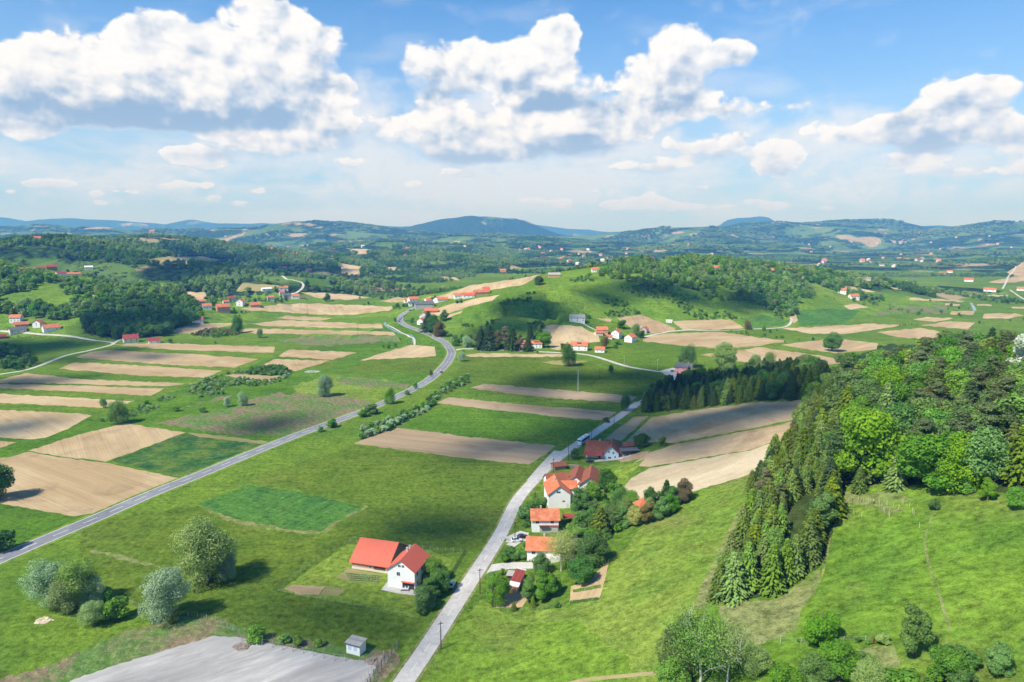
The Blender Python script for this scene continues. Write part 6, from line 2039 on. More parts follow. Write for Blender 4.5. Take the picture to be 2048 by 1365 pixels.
# --- farm with the red metal roofs
c = at_corner((776, 1173), -15, 9.2, 11.5)
h1 = house('farmhouse', 'white two-storey farmhouse with a red sheet roof, its gable facing the gravel yard', 'house', c, RAD(-15 + 90), 11.5, 9.2, 6.0, 3.3, 'red', 'white',
           wins=[('L', 0.5, 7.4, 1.0, 0.9), ('L', -0.7, 7.4, 0.9, 0.9), ('L', 0.9, 4.7, 1.2, 1.3), ('F', -3.6, 4.4, 1.3, 1.4), ('F', 0.2, 4.4, 1.3, 1.4), ('F', 3.4, 4.4, 1.3, 1.4), ('F', -3.6, 1.5, 1.1, 1.3), ('F', 3.4, 1.5, 1.1, 1.3)],
           doors=[('F', 0.2, 1.1, 2.1, DARKW)], chim=(), ov=0.55)
rf = [o for o in bpy.data.objects if o.parent == h1 and o.name.startswith('roof')][0]
add_chimney(rf, 1.5, 0.9, 8.2, 10.1, 0.6, WM['grey']); add_chimney(rf, 3.6, 0.9, 8.2, 9.9, 0.5, WM['grey'])
V, F = boxes([(-5.80, -5.74, -4.4, -0.4, 0.05, 2.3)]); mesh_obj('recess_shade_panel', V, F, BLACKP, h1)  # flat dark panel; the recess shade is put into its colour
V, F = boxes([(-5.86, -5.76, -2.6, -2.3, 0.3, 1.1), (-5.9, -5.8, -1.6, -1.2, 0.2, 0.9)]); mesh_obj('stacked_goods', V, F, FRAME, h1)
V, F = boxes([(-6.5, -5.76, -4.55, -0.2, 2.35, 2.5)]); mesh_obj('canopy', V, F, RM['red'], h1)
c = at_corner((704, 1137), -16, 13.2, 15.0)
h2 = house('barn', 'long barn with a broad red sheet roof behind the white farmhouse', 'barn', c, RAD(-16), 13.2, 15.0, 2.7, 4.7, 'red', 'brick', chim=(), ov=0.7,
           wins=[('F', -5.2, 1.0, 0.9, 0.5), ('F', -3.4, 1.0, 0.9, 0.5), ('F', 0.2, 1.4, 0.9, 1.1)], doors=[('F', 3.6, 4.2, 2.2, DARKW), ('R', -3.0, 3.2, 2.6, BLACKP)])
V, F = boxes([(-6.62, 6.62, -7.56, -7.50, -0.3, 0.75)]); mesh_obj('plinth', V, F, WM['cream'], h2)
V = [(6.62, -7.3, 2.75), (6.62, 7.3, 2.75), (6.62, 0, 7.3), (6.68, -7.3, 2.75), (6.68, 7.3, 2.75), (6.68, 0, 7.3)]
mesh_obj('gable_boards', V, [(0, 2, 1), (3, 4, 5), (0, 1, 4, 3), (1, 2, 5, 4), (2, 0, 3, 5)], WM['wood'], h2)

# --- houses right of the lane
c = at_corner((1097, 1018), 5, 9.0, 13.5)
h3 = house('gabled_house', 'tall white house with an orange tile roof and its white gable towards the camera', 'house', c, RAD(95), 13.5, 9.0, 6.1, 3.3, 'orange', 'white',
           wins=[('L', 0.4, 6.9, 1.7, 0.9), ('L', -1.7, 3.0, 1.1, 0.8), ('B', -4.0, 4.6, 1.1, 1.3), ('B', 1.0, 4.6, 1.1, 1.3)], doors=[('L', -3.3, 0.9, 2.0, FRAME)], chim=((0.1, 0.1),), ov=0.5)
V, F = gable_wall(7.5, 6.0, 5.9, 2.3)
ww = mesh_obj('wing_wall', V, F, WM['white'], h3); ww.location = (2.5, -4.6, 0); ww.rotation_euler = (0, 0, math.pi / 2)
V, F = gable_roof(7.5, 6.0, 5.9, 2.3, 0.45)
ww = mesh_obj('wing_roof', V, F, RM['orange'], h3); ww.location = (2.5, -4.6, 0); ww.rotation_euler = (0, 0, math.pi / 2)
V, F = boxes([(-5.65, -5.25, -4.9, -4.5, 5.65, 5.9)])
for s in (-1, 1):                                            # pale snow rails on both slopes
    k = 3.3 / 4.5
    V = [(-4.1, s * 0.1, 9.63 - 0.1 * k), (-3.85, s * 0.1, 9.63 - 0.1 * k), (-3.85, s * 4.8, 9.63 - 4.8 * k), (-4.1, s * 4.8, 9.63 - 4.8 * k)]
    V += [(x, y, z - 0.2) for x, y, z in V]
    mesh_obj('roof_band', V, [(0, 1, 2, 3), (7, 6, 5, 4), (0, 4, 5, 1), (1, 5, 6, 2), (2, 6, 7, 3), (3, 7, 4, 0)], FRAME, h3)

c = at_corner((1064, 1065), 1, 10.0, 8.6)
h4 = house('village_house', 'white house with a weathered orange tile roof, between the tall gable and the lowest house', 'house', c, RAD(1), 10.0, 8.6, 4.9, 2.5, 'old', 'white',
           wins=[('F', -3.0, 3.9, 1.3, 1.1), ('F', 2.6, 3.9, 1.3, 1.1), ('R', 0, 3.4, 1.1, 1.2)], doors=[('F', -0.6, 1.2, 2.1, FRAME)], chim=((-0.15, 0.08),), ov=0.6)
V, F = boxes([(-2.0, 1.4, -5.5, -4.32, 2.1, 2.25), (-2.0, 1.4, -5.5, -5.42, 2.25, 3.1)]); mesh_obj('balcony', V, F, DARKW, h4)
c = at_corner((1078, 1066), -2, 7.2, 3.6)
e = empty('lean_to_shed', c, RAD(-2)); setprops(e, 'low shed with a faded red sheet roof squeezed between the two orange-roofed houses', 'shed')
V, F = boxes([(-3.4, 3.4, -1.6, 1.6, -0.3, 2.3)]); mesh_obj('wall', V, F, WM['grey'], e)
V, F = hull([(-3.7, -1.9, 2.75), (3.7, -1.9, 2.75), (3.7, 1.9, 3.35), (-3.7, 1.9, 3.35)], [(-3.7, -1.9, 2.6), (3.7, -1.9, 2.6), (3.7, 1.9, 3.2), (-3.7, 1.9, 3.2)])
mesh_obj('roof', V, F, RM['lilac'], e)

c = at_corner((1054, 1122), -4, 9.6, 8.8)
h5 = house('village_house', 'lowest white house on the lane with a clean orange tile roof and a garage', 'house', c, RAD(-4), 9.6, 8.8, 4.1, 2.6, 'orange', 'white',
           wins=[('F', -2.6, 3.0, 1.3, 1.1), ('L', 0.5, 2.9, 1.1, 1.2)], doors=[('F', 0.3, 1.1, 2.1, DARKW)], chim=((0.1, 0.05),), ov=0.6)
V, F = boxes([(2.2, 6.6, -6.2, -4.42, -0.3, 2.7)]); g = mesh_obj('garage', V, F, WM['white'], h5)
V, F = boxes([(3.0, 5.4, -6.26, -6.18, 0.02, 2.2)]); mesh_obj('garage_door', V, F, FRAME, g)
V, F = boxes([(-4.0, -3.7, -4.5, -4.35, 0.0, 0.5), (-3.2, -2.8, -4.5, -4.35, 0.0, 0.45), (-2.3, -1.9, -4.5, -4.35, 0.0, 0.45)]); mesh_obj('flower_pots', V, F, DARKW, h5)

# --- lowest garden shed
c = at_corner((1019, 1186), -14, 2.6, 10.0)
e = empty('garden_shed', c, RAD(-14 + 90)); setprops(e, 'narrow brick garden shed with a long dark red roof and white lower panel', 'shed')
V, F = boxes([(-5.0, 5.0, -1.2, 1.2, -0.3, 2.2)]); mesh_obj('wall', V, F, WM['brick'], e)
V, F = hull([(-2.6, -1.6, 2.5), (5.3, -1.6, 2.5), (5.3, 1.6, 3.0), (-2.6, 1.6, 3.0)], [(-2.6, -1.6, 2.35), (5.3, -1.6, 2.35), (5.3, 1.6, 2.85), (-2.6, 1.6, 2.85)])
mesh_obj('roof', V, F, RM['maroon'], e)
V, F = hull([(-5.0, -1.6, 2.3), (-2.65, -1.6, 2.45), (-2.65, 1.6, 2.8), (-5.0, 1.6, 2.6)], [(-5.0, -1.6, 2.2), (-2.65, -1.6, 2.3), (-2.65, 1.6, 2.65), (-5.0, 1.6, 2.45)])
mesh_obj('white_roof_panel', V, F, RM['white'], e)
V, F = boxes([(5.32, 5.6, -1.7, 1.7, 2.5, 2.9)]); mesh_obj('ridge_board', V, F, FRAME, e)
c = at_corner((1012, 1163), -14, 2.4, 3.4)
e = empty('wood_store', c, RAD(-14)); setprops(e, 'small open wood store with a greyish roof left of the narrow brick shed', 'shed')
V, F = boxes([(-1.1, -1.0, -1.5, -1.4, -.2, 2), (1.0, 1.1, -1.5, -1.4, -.2, 2), (-1.1, -1.0, 1.4, 1.5, -.2, 2), (1.0, 1.1, 1.4, 1.5, -.2, 2), (-0.9, 0.9, -1.2, 1.2, 0, 1.1)]); mesh_obj('frame', V, F, DARKW, e)
V, F = boxes([(-1.3, 1.3, -1.8, 1.8, 2.0, 2.12)]); mesh_obj('roof', V, F, RM['palegrey'], e)

# --- farmhouse under the cloud shade
c = at_corner((1174, 915), -12, 9.5, 13.0)
h6 = house('farmhouse', 'farmhouse with a sweeping dark red-brown roof and a shade-tinted bluish gable beside the bus', 'house', c, RAD(-12), 10.5, 13.0, 3.1, 3.9, 'brown', 'white', wins=[('F', -2.5, 1.6, 1.2, 1.1)],
           doors=[('F', 1.5, 1.1, 2.0, DARKW)], chim=((0.1, -0.02),), ov=0.8)
V, F = gable_wall(13.0, 7.2, 3.6, 3.3)
ww = mesh_obj('cross_wing_wall', V, F, WM['blue'], h6); ww.location = (7.4, -1.5, 0); ww.rotation_euler = (0, 0, math.pi / 2)  # bluish cast of the cloud shade put into this wall's colour
V, F = gable_roof(13.0, 7.2, 3.6, 3.3, 0.7)
ww = mesh_obj('cross_wing_roof', V, F, RM['brown'], h6); ww.location = (7.4, -1.5, 0); ww.rotation_euler = (0, 0, math.pi / 2)
for (x, z, w, h) in ((6.2, 3.9, 0.9, 1.0), (8.4, 3.6, 0.9, 1.2), (9.3, 1.4, 0.9, 1.4), (6.6, 1.0, 1.8, 1.1)):
    o = add_window(h6, 10.5, 16.0, 'F', x, z, w, h)
V, F = hull([(-5.9, -9.8, 2.35), (4.0, -9.8, 2.35), (4.0, -7.0, 3.1), (-5.9, -7.0, 3.1)], [(-5.9, -9.8, 2.2), (4.0, -9.8, 2.2), (4.0, -7.0, 2.95), (-5.9, -7.0, 2.95)])
mesh_obj('porch_roof', V, F, RM['maroon'], h6)
V, F = boxes([(x, x + .15, -9.6, -9.45, -.2, 2.25) for x in (-5.7, -2.6, 0.6, 3.7)]); mesh_obj('porch_posts', V, F, DARKW, h6)

# --- brown barns behind the tall gable
c = at_corner((1097, 978), 14, 9.0, 6.5)
house('outbuilding', 'outbuilding with a red-brown tile roof left behind the tall white gable', 'outbuilding', c, RAD(14), 9.5, 6.5, 3.0, 2.6, 'brown', 'white', chim=(), ov=0.5, wins=[('F', -2.4, 1.7, 1.0, 0.9)])
c = at_corner((1136, 978), -8, 7.5, 14.0)
house('outbuilding', 'long outbuilding with a dark brown roof, middle of the three behind the tall gable', 'outbuilding', c, RAD(78), 15.0, 7.5, 3.1, 2.9, 'brown', 'white', chim=(), ov=0.6, wins=[('L', 0.4, 2.4, 1.2, 0.8)])
c = at_corner((1160, 985), -8, 8.6, 15.0)
house('outbuilding', 'largest brown-roofed outbuilding, its white gable half hidden by round trees', 'outbuilding', c, RAD(80), 15.5, 8.8, 3.2, 3.4, 'brown', 'white', chim=(), ov=0.8, wins=[('L', 1.0, 2.6, 1.0, 0.9)], doors=[('L', -2.0, 2.4, 2.4, BLACKP)])
c = at_corner((1110, 948), 20, 6.0, 4.0)
house('farm_shed', 'low farm shed with an old brown roof next to the lane bend', 'shed', (c[0], c[1] + 4, c[2]), RAD(20), 6, 4, 2.1, 1.2, 'brown', 'wood', chim=())
# --- farmhouse sheds
c = at_corner((1248, 902), 12, 7.0, 4.5)
house('farm_shed', 'small shed with an orange roof behind the farmhouse sheds', 'shed', c, RAD(12), 7.0, 4.5, 2.0, 1.3, 'old', 'wood', chim=(), ov=0.3)
c = at_corner((1243, 916), 8, 9.0, 4.0)
e = empty('open_shed', c, RAD(8)); setprops(e, 'open machine shed with a flat dark grey roof beside the farmhouse', 'shed')
V, F = boxes([(x, x + .2, y, y + .2, -.3, 2.5) for x in (-4.3, -1.4, 1.4, 4.1) for y in (-1.8, 1.6)]); mesh_obj('posts', V, F, DARKW, e)
V, F = boxes([(-4.4, 4.4, 1.55, 1.7, -.3, 2.45)]); mesh_obj('back_wall', V, F, WM['wood'], e)
V, F = hull([(-4.7, -2.2, 2.7), (4.7, -2.2, 2.7), (4.7, 2.2, 2.95), (-4.7, 2.2, 2.95)], [(-4.7, -2.2, 2.58), (4.7, -2.2, 2.58), (4.7, 2.2, 2.83), (-4.7, 2.2, 2.83)])
mesh_obj('roof', V, F, RM['grey'], e)
# --- orange garden house by the orchard
p = P1(1285, 1022)
e = empty('garden_house', p, RAD(10)); setprops(e, 'small garden house with a steep orange pyramid roof in the orchard', 'garden house')
V, F = boxes([(-2.6, 2.6, -2.4, 2.4, -.4, 2.3)]); mesh_obj('wall', V, F, WM['brick'], e)
V = [(-3, -2.8, 2.25), (3, -2.8, 2.25), (3, 2.8, 2.25), (-3, 2.8, 2.25), (0, -.4, 5.0), (0, .4, 5.0)]
mesh_obj('roof', V, [(0, 1, 4), (1, 2, 5, 4), (2, 3, 5), (3, 0, 4, 5), (3, 2, 1, 0)], RM['orange'], e)
V, F = boxes([(3.1, 6.2, -1.0, 1.6, 1.8, 1.95)]); mesh_obj('side_roof', V, F, RM['palegrey'], e)
# --- transformer hut at the gravel yard
c = at_corner((693, 1306), -22, 4.2, 2.9)
e = empty('transformer_hut', c, RAD(-22)); setprops(e, 'small pale hut with twin shutters and grey slab roof beside the gravel yard', 'hut')
V, F = boxes([(-2.1, 2.1, -1.45, 1.45, -.3, 2.9)]); mesh_obj('wall', V, F, WM['white'], e)
V, F = hull([(-2.45, -1.8, 3.05), (2.45, -1.8, 3.05), (2.45, 1.8, 3.35), (-2.45, 1.8, 3.35)], [(-2.45, -1.8, 2.88), (2.45, -1.8, 2.88), (2.45, 1.8, 3.18), (-2.45, 1.8, 3.18)])
mesh_obj('roof', V, F, RM['palegrey'], e)
V, F = boxes([(-2.47, 2.47, -1.86, -1.8, 2.8, 3.02)]); mesh_obj('fascia', V, F, DARKW, e)
for u in (-1.0, 0.75):
    add_window(e, 4.2, 2.9, 'F', u, 1.9, 1.1, 1.5, FRAME, WM['blue'])

# --- smaller houses of the valley: (x, base y, length, width, eaves, rise, ridge angle, roof, wall, label)
VILLA = [
    (34, 647, 11, 9, 5.0, 3.0, -25, 'orange', 'white', 'white house with an orange roof, highest of the hamlet at the left edge'),
    (36, 669, 15, 9, 3.6, 2.6, 8, 'grey', 'cream', 'long house with a grey-brown roof beside the farm track at the left edge'),
    (44, 657, 13, 8, 3.0, 2.6, 5, 'old', 'brick', 'low brick house with a worn orange roof behind the grey-roofed one'),
    (78, 657, 9, 8, 4.2, 2.8, 60, 'old', 'white', 'house with a weathered roof left of the big orange roof in the left hamlet'),
    (103, 664, 16, 10, 3.2, 3.2, 10, 'orange', 'white', 'long low house with the brightest orange roof of the left hamlet'),
    (3, 679, 9, 7, 2.6, 2.0, 0, 'maroon', 'wood', 'dark red roofed shed cut by the left edge'),
    (262, 686, 14, 11, 4.4, 3.6, 5, 'maroon', 'cream', 'large maroon roofed house at the end of the pale track'),
    (309, 687, 11, 8, 2.6, 2.6, 3, 'maroon', 'white', 'white cottage with a maroon roof beside the strip fields'),
    (395, 647, 13, 9, 2.9, 3.4, 4, 'old', 'white', 'barn-like house with a worn orange roof at the edge of the dark wood'),
    (396, 609, 19, 8, 2.6, 2.0, 2, 'old', 'grey', 'long low shed with a faded tile roof left of the village'),
    (414, 620, 11, 9, 3.8, 2.8, 6, 'old', 'white', 'village house with a faded orange roof and white base, left of the brick one'),
    (446, 627, 16, 12, 6.2, 3.6, 12, 'old', 'brick', 'tallest brick house of the village with a brown and orange roof'),
    (466, 603, 17, 10, 3.6, 3.8, 15, 'maroon', 'blue', 'village barn with a large dark red roof'),
    (452, 607, 9, 7, 3.0, 2.0, 15, 'orange', 'cream', 'small bright orange roof left against the dark red barn'),
    (482, 614, 11, 9, 5.6, 3.0, 70, 'orange', 'white', 'white village house with its gable turned to the fields'),
    (510, 616, 13, 9, 2.8, 3.0, 8, 'old', 'brick', 'low village barn with a tiled roof right of the white gabled house'),
    (541, 602, 11, 9, 5.2, 2.6, 10, 'orange', 'white', 'two-storey orange-roofed village house under the white shed'),
    (533, 584, 16, 10, 3.0, 1.6, 12, 'white', 'white', 'white roofed shed above the village'),
    (567, 583, 15, 10, 4.4, 3.0, 6, 'orange', 'white', 'topmost orange-roofed village house beside the white shed'),
    (564, 592, 9, 8, 4.4, 2.2, 6, 'red', 'white', 'small red-roofed village house under the topmost one'),
    (574, 598, 13, 10, 4.8, 2.6, 8, 'grey', 'grey', 'dark grey roofed village house'),
    (591, 599, 12, 9, 4.6, 2.6, 6, 'orange', 'white', 'orange-roofed village house right of the dark grey roof'),
    (606, 600, 9, 6, 2.6, 1.6, 4, 'brown', 'grey', 'low brown-roofed shed at the right end of the village'),
    (46, 546, 14, 9, 3.6, 2.6, 5, 'old', 'white', 'house with a rusty orange roof in the left hill clearing'),
    (104, 541, 13, 10, 5.2, 3.0, 0, 'maroon', 'wood', 'dark maroon-roofed house in the left hill clearing'),
    (80, 542, 13, 8, 3.0, 2.4, 5, 'maroon', 'grey', 'low dark house left of the maroon one in the hill clearing'),
    (178, 540, 14, 9, 4.6, 2.4, 0, 'white', 'white', 'white-roofed house on the left hills'),
    (122, 553, 12, 8, 3.6, 2.4, 20, 'maroon', 'white', 'white gabled house half hidden in trees on the left hills'),
    (147, 552, 18, 8, 2.4, 2.2, 3, 'orange', 'cream', 'long orange roof on the left hills right of the white gable'),
    (47, 480, 20, 12, 5, 4, 0, 'old', 'white', 'ridge-top house with an orange roof, leftmost on the far left crest'),
    (72, 482, 18, 12, 5, 4, 0, 'orange', 'white', 'ridge-top house with an orange roof, second on the far left crest'),
    (120, 484, 16, 11, 4, 3, 0, 'maroon', 'cream', 'ridge-top house with a dark red roof, third on the far left crest'),
    (157, 488, 20, 11, 4, 3, 0, 'maroon', 'white', 'ridge-top house with a long dark red roof, right on the far left crest'),
    (567, 541, 18, 12, 5.5, 3.6, 3, 'maroon', 'white', 'house beside the winding white road on the dark ridge'),
    (617, 544, 15, 11, 4.0, 3.6, 40, 'orange', 'brick', 'house alone on the dark ridge right of the winding road'),
    (516, 507, 17, 12, 6, 4, 0, 'grey', 'white', 'white house of the far hamlet left of the largest orange roof'),
    (538, 502, 22, 12, 6, 4, 0, 'orange', 'white', 'largest orange roof of the far hamlet'),
    (557, 504, 18, 12, 5, 4, 0, 'orange', 'cream', 'upper right house of the far hamlet'),
    (556, 511, 18, 11, 4, 3.5, 0, 'maroon', 'brick', 'dark red roof below the far hamlet'),
    (451, 474, 22, 12, 5, 4, 0, 'orange', 'white', 'lone orange roof among trees below the church hill'),
    (661, 524, 22, 13, 6, 4, 0, 'grey', 'white', 'pale house with a grey roof on the slope right of the dark ridge'),
    (770, 513, 20, 12, 5, 4, 0, 'brown', 'white', 'far farmhouse on the hill beyond the road bend'),
    (826, 606, 14, 10, 5.2, 3.4, 20, 'orange', 'white', 'white house with an orange roof at the far end of the main road'),
    (815, 606, 10, 8, 3.4, 2.4, 10, 'old', 'white', 'low worn roof left of the white house at the road end'),
    (826, 612, 12, 8, 3.6, 2.0, 5, 'grey', 'white', 'white building with a dark roof right at the road end'),
    (849, 618, 24, 14, 5.0, 2.6, 4, 'grey', 'grey', 'large slate grey hall beside the main road'),
    (858, 606, 11, 9, 3.6, 2.8, 30, 'orange', 'white', 'orange-roofed house just behind the slate grey hall'),
    (875, 606, 9, 8, 4.0, 2.8, 60, 'old', 'white', 'white gable in the line of houses behind the grey hall'),
    (885, 604, 14, 9, 2.8, 2.6, 8, 'old', 'cream', 'worn orange roof right of the white gable behind the hall'),
    (918, 598, 13, 9, 3.6, 2.8, 10, 'orange', 'white', 'orange roof left of the garden trees along the tan field'),
    (937, 597, 15, 9, 3.6, 2.8, 5, 'red', 'white', 'red roof between garden trees along the tan field'),
    (963, 592, 19, 10, 3.4, 3.0, 15, 'old', 'brick', 'long brick building at the far end of the tan field'),
    (972, 587, 9, 8, 4.4, 3.0, 10, 'red', 'white', 'small red-roofed house at the tip of the tan field'),
    (862, 628, 17, 10, 2.6, 3.0, 5, 'orange', 'brick', 'low wide orange roof above the trees at the road bend'),
    (847, 640, 9, 9, 4.6, 3.6, 85, 'orange', 'white', 'white gable with orange eaves inside the road bend'),
    (844, 651, 9, 8, 4.4, 2.6, 60, 'orange', 'white', 'white house nearest to the road inside the bend'),
    (1006, 545, 18, 12, 5, 4, 0, 'orange', 'brick', 'orange house at the foot of the far woods'),
    (1108, 555, 17, 10, 3.2, 2.6, 5, 'palegrey', 'brick', 'brick house with a pale roof behind the crest of the central hill'),
    (1190, 545, 10, 8, 3.4, 2.8, 10, 'orange', 'white', 'tiny orange-roofed cottage on the crest of the central hill'),
    (1154, 646, 17, 10, 4.6, 2.8, 4, 'palegrey', 'white', 'white house with a brown-grey roof alone on the central hillside'),
    (1204, 669, 12, 9, 4.0, 2.8, 4, 'orange', 'brick', 'unfinished brick house with a bright orange roof over the tan hill field'),
    (1197, 672, 8, 6, 2.4, 1.6, 20, 'old', 'cream', 'low shed left below the unfinished brick house'),
    (1233, 678, 10, 9, 5.4, 3.2, 70, 'orange', 'white', 'left one of the two white gabled houses on the hill foot'),
    (1261, 686, 10, 9, 5.4, 3.0, 60, 'orange', 'white', 'right one of the two white gabled houses on the hill foot'),
    (1289, 667, 9, 7, 3.6, 2.8, 75, 'orange', 'grey', 'grey gabled cottage beside the shaded brown hill field'),
    (1218, 679, 6, 5, 2.4, 1.6, 10, 'orange', 'white', 'little orange-roofed annex left of the left gabled house'),
    (1073, 697, 11, 8, 4.6, 2.2, 0, 'orange', 'white', 'white house with orange roof and solar strip between the dark spruces'),
    (1046, 697, 14, 8, 4.6, 2.4, 2, 'old', 'brick', 'brick-coloured house half hidden behind the rusty pines'),
    (1159, 702, 16, 10, 4.8, 3.2, -6, 'orange', 'white', 'long white house with a wide orange roof on the lane'),
    (1200, 706, 9, 7, 3.0, 2.2, -8, 'orange', 'white', 'small white bungalow right of the long lane house'),
    (1427, 544, 12, 10, 4.4, 3, 30, 'orange', 'white', 'left one of the twin white houses in the wood of the central hill'),
    (1439, 543, 13, 10, 4.4, 3, 5, 'orange', 'white', 'right one of the twin white houses in the wood of the central hill'),
    (1530, 545, 26, 10, 3.0, 3, 3, 'orange', 'white', 'long orange roof in the wood right of the twin houses'),
    (1574, 547, 13, 10, 4.0, 3, 10, 'orange', 'white', 'orange-roofed house right of the long roof in the wood'),
    (1479, 502, 16, 11, 4, 3, 0, 'orange', 'cream', 'orange roof on the wooded skyline of the central hill'),
    (1424, 509, 14, 11, 4, 3, 0, 'orange', 'white', 'orange roof left on the wooded skyline of the central hill'),
    (1718, 566, 34, 14, 6.5, 1.0, 2, 'palegrey', 'tan', 'long tan ruin-like building at the end of the hill wood'),
    (1683, 588, 12, 10, 4.4, 3, 5, 'orange', 'white', 'orange-roofed house at the tip of the hill above the green crop'),
    (1707, 600, 13, 9, 4.4, 3, 30, 'old', 'white', 'house with a worn roof below the one at the hill tip'),
    (1937, 564, 18, 12, 5, 4, 5, 'red', 'white', 'bright red-roofed house alone on the far valley floor'),
    (1979, 584, 20, 12, 3.6, 3, 3, 'orange', 'white', 'orange-roofed farmhouse left of the far valley road'),
    (1884, 549, 16, 11, 4, 3, 3, 'old', 'white', 'left house of the pair at the foot of the far right hills'),
    (1899, 546, 15, 11, 4, 3, 3, 'orange', 'white', 'right house of the pair at the foot of the far right hills'),
    (2043, 582, 16, 11, 4, 3, 3, 'orange', 'white', 'orange-roofed house cut by the right edge beyond the road'),
    (1368, 749, 13, 10, 5.4, 2.6, -8, 'grey', 'pink', 'pink two-storey house with a dark hip roof at the road junction'),
    (1338, 646, 7, 3, 2.4, 0.5, 2, 'white', 'white', 'small white trailer-like cabin below the central hill'),
]
HOUSE_OBJ = {}
for (x, yb, L, Wd, he, rise, ra, rm_, wm_, lab) in VILLA:
    p = pick(x, yb)[0]
    dep = to_px(p)[2]
    # the listed pixel is the foot of the wall that faces the camera
    d = np.array([p[0], p[1]]) / np.hypot(p[0], p[1])
    half = abs(math.sin(RAD(ra))) * L / 2 + abs(math.cos(RAD(ra))) * Wd / 2
    c = p[:2] + d * half
    z = float(height(c[0], c[1]))
    a = RAD(ra) - math.atan2(p[0], p[1])
    big = dep < 1150
    wins = []
    if big and he > 3.3:
        fl = [1.5] if he < 4.2 else [1.5, he - 1.1]
        for zz in fl:
            for u in np.linspace(-L / 2 + 2, L / 2 - 2, 3 if L > 9.5 else 2):
                wins.append(('F', float(u), zz, 1.1, 1.2))
            wins.append(('L', 0.0, zz, 1.1, 1.2)); wins.append(('R', 0.0, zz, 1.1, 1.2))
    elif big:
        wins = [('F', -L / 4, 1.4, 1.0, 0.9), ('F', L / 4, 1.4, 1.0, 0.9)]
    elif dep < 1700:
        wins = [('F', -L / 4, he * .55, 1.4, 1.5), ('F', L / 4, he * .55, 1.4, 1.5)]
    nm = 'shed' if ('shed' in lab or 'barn' in lab) else 'village_house'
    h = house(nm, lab, 'shed' if nm == 'shed' else 'house', (c[0], c[1], z), a, L, Wd, he, rise, rm_, wm_, wins=wins, chim=((0.22, 0.12),) if he > 3.4 else (), base=-2.5)
    HOUSE_OBJ[lab] = h
    if 'solar strip' in lab or 'wide orange roof on the lane' in lab:
        zc = he + rise * 0.55 + 0.3; yc = -Wd / 2 * 0.45; k = rise / (Wd / 2)
        u0, u1, v0, v1 = -2.2, 2.2, -0.8, 0.8
        V = [(u0, yc + v0, zc + v0 * k), (u1, yc + v0, zc + v0 * k), (u1, yc + v1, zc + v1 * k), (u0, yc + v1, zc + v1 * k)]
        Vt = [(a_, b_, c_ + 0.08) for a_, b_, c_ in V]
        V2, F2 = hull(Vt, V)
        mesh_obj('solar_panel', V2, F2, GLASS, h)

# church on its hill
p = P1(303, 466)
e = empty('church', (p[0], p[1], float(height(p[0], p[1]))), RAD(15)); setprops(e, 'orange-roofed church with a stubby tower on top of the far wooded hill', 'church')
V, F = gable_wall(34, 16, 16, 9, -4); mesh_obj('nave_wall', V, F, WM['brick'], e)
V, F = gable_roof(34, 16, 16, 9, 0.8, 0.4); mesh_obj('roof', V, F, RM['orange'], e)
V, F = boxes([(17, 24, -3.5, 3.5, -4, 27)]); tw = mesh_obj('tower', V, F, WM['cream'], e)
mesh_obj('spire', [(16.6, -3.9, 27), (24.4, -3.9, 27), (24.4, 3.9, 27), (16.6, 3.9, 27), (20.5, 0, 35)], [(0, 1, 4), (1, 2, 4), (2, 3, 4), (3, 0, 4), (3, 2, 1, 0)], RM['orange'], tw)

# far villages: houses too small to show windows
R7 = np.random.default_rng(17)
FARV = [((1120, 502, 1340, 538), 20, 'houses of the village in the far valley mouth', '{r} roofed house in the far valley mouth village'),
        ((1600, 505, 1900, 540), 22, 'houses of the long village under the far right hills', '{r} roofed house in the long village under the far right hills'),
        ((1320, 474, 1680, 508), 16, 'houses strewn on the far slopes beyond the central hill', '{r} roofed house strewn on the far slopes beyond the central hill'),
        ((1700, 470, 2040, 508), 12, 'houses strewn on the high far right slopes', '{r} roofed house strewn on the high far right slopes'),
        ((1010, 486, 1130, 512), 12, 'houses in the far middle hills', '{r} roofed house in the far middle hills'),
        ((560, 484, 1000, 520), 12, 'farmsteads on the mid distance hills', '{r} roofed farmstead on the mid distance hills')]
RW = {'orange': 'orange', 'old': 'faded orange', 'maroon': 'dark red', 'grey': 'grey', 'white': 'white'}
_fh = {}
for (x0, y0, x1, y1), n_, grp, lab in FARV:
    px = R7.uniform(x0, x1, n_); py = R7.normal((y0 + y1) / 2, (y1 - y0) / 4, n_)
    P = pick(px, py)
    for p in P:
        if p[1] < 2000:
            continue
        rm_ = str(R7.choice(['orange', 'old', 'maroon', 'grey', 'white'], p=[.42, .22, .12, .06, .18]))
        key = rm_
        if key not in _fh:
            V, F = gable_wall(15, 11, 6, 4, -4); w_ = bpy.data.meshes.new('wall'); w_.from_pydata(V, [], F); w_.materials.append(WM['cream'])
            V, F = gable_roof(15, 11, 6, 4, 0.6, 0.3); r_ = bpy.data.meshes.new('roof'); r_.from_pydata(V, [], F); r_.materials.append(RM[rm_])
            _fh[key] = (w_, r_)
        e = empty('far_house', p, float(R7.uniform(-.9, .9)))
        s = float(R7.uniform(.8, 1.2))
        e.scale = (s, s, s)
        setprops(e, lab.format(r=RW[rm_]), 'house', grp + ', ' + RW[rm_])
        for nm, md_ in (('wall', _fh[key][0]), ('roof', _fh[key][1])):
            o = bpy.data.objects.new(nm, md_); COL.objects.link(o); o.parent = e

# ====================================================================== vehicles
def paintm(name, col):
    m, n = newmat(name)
    b = finish(n, col, 0.3, None, spec=0.5)
    b.inputs['Coat Weight'].default_value = 0.4
    return m


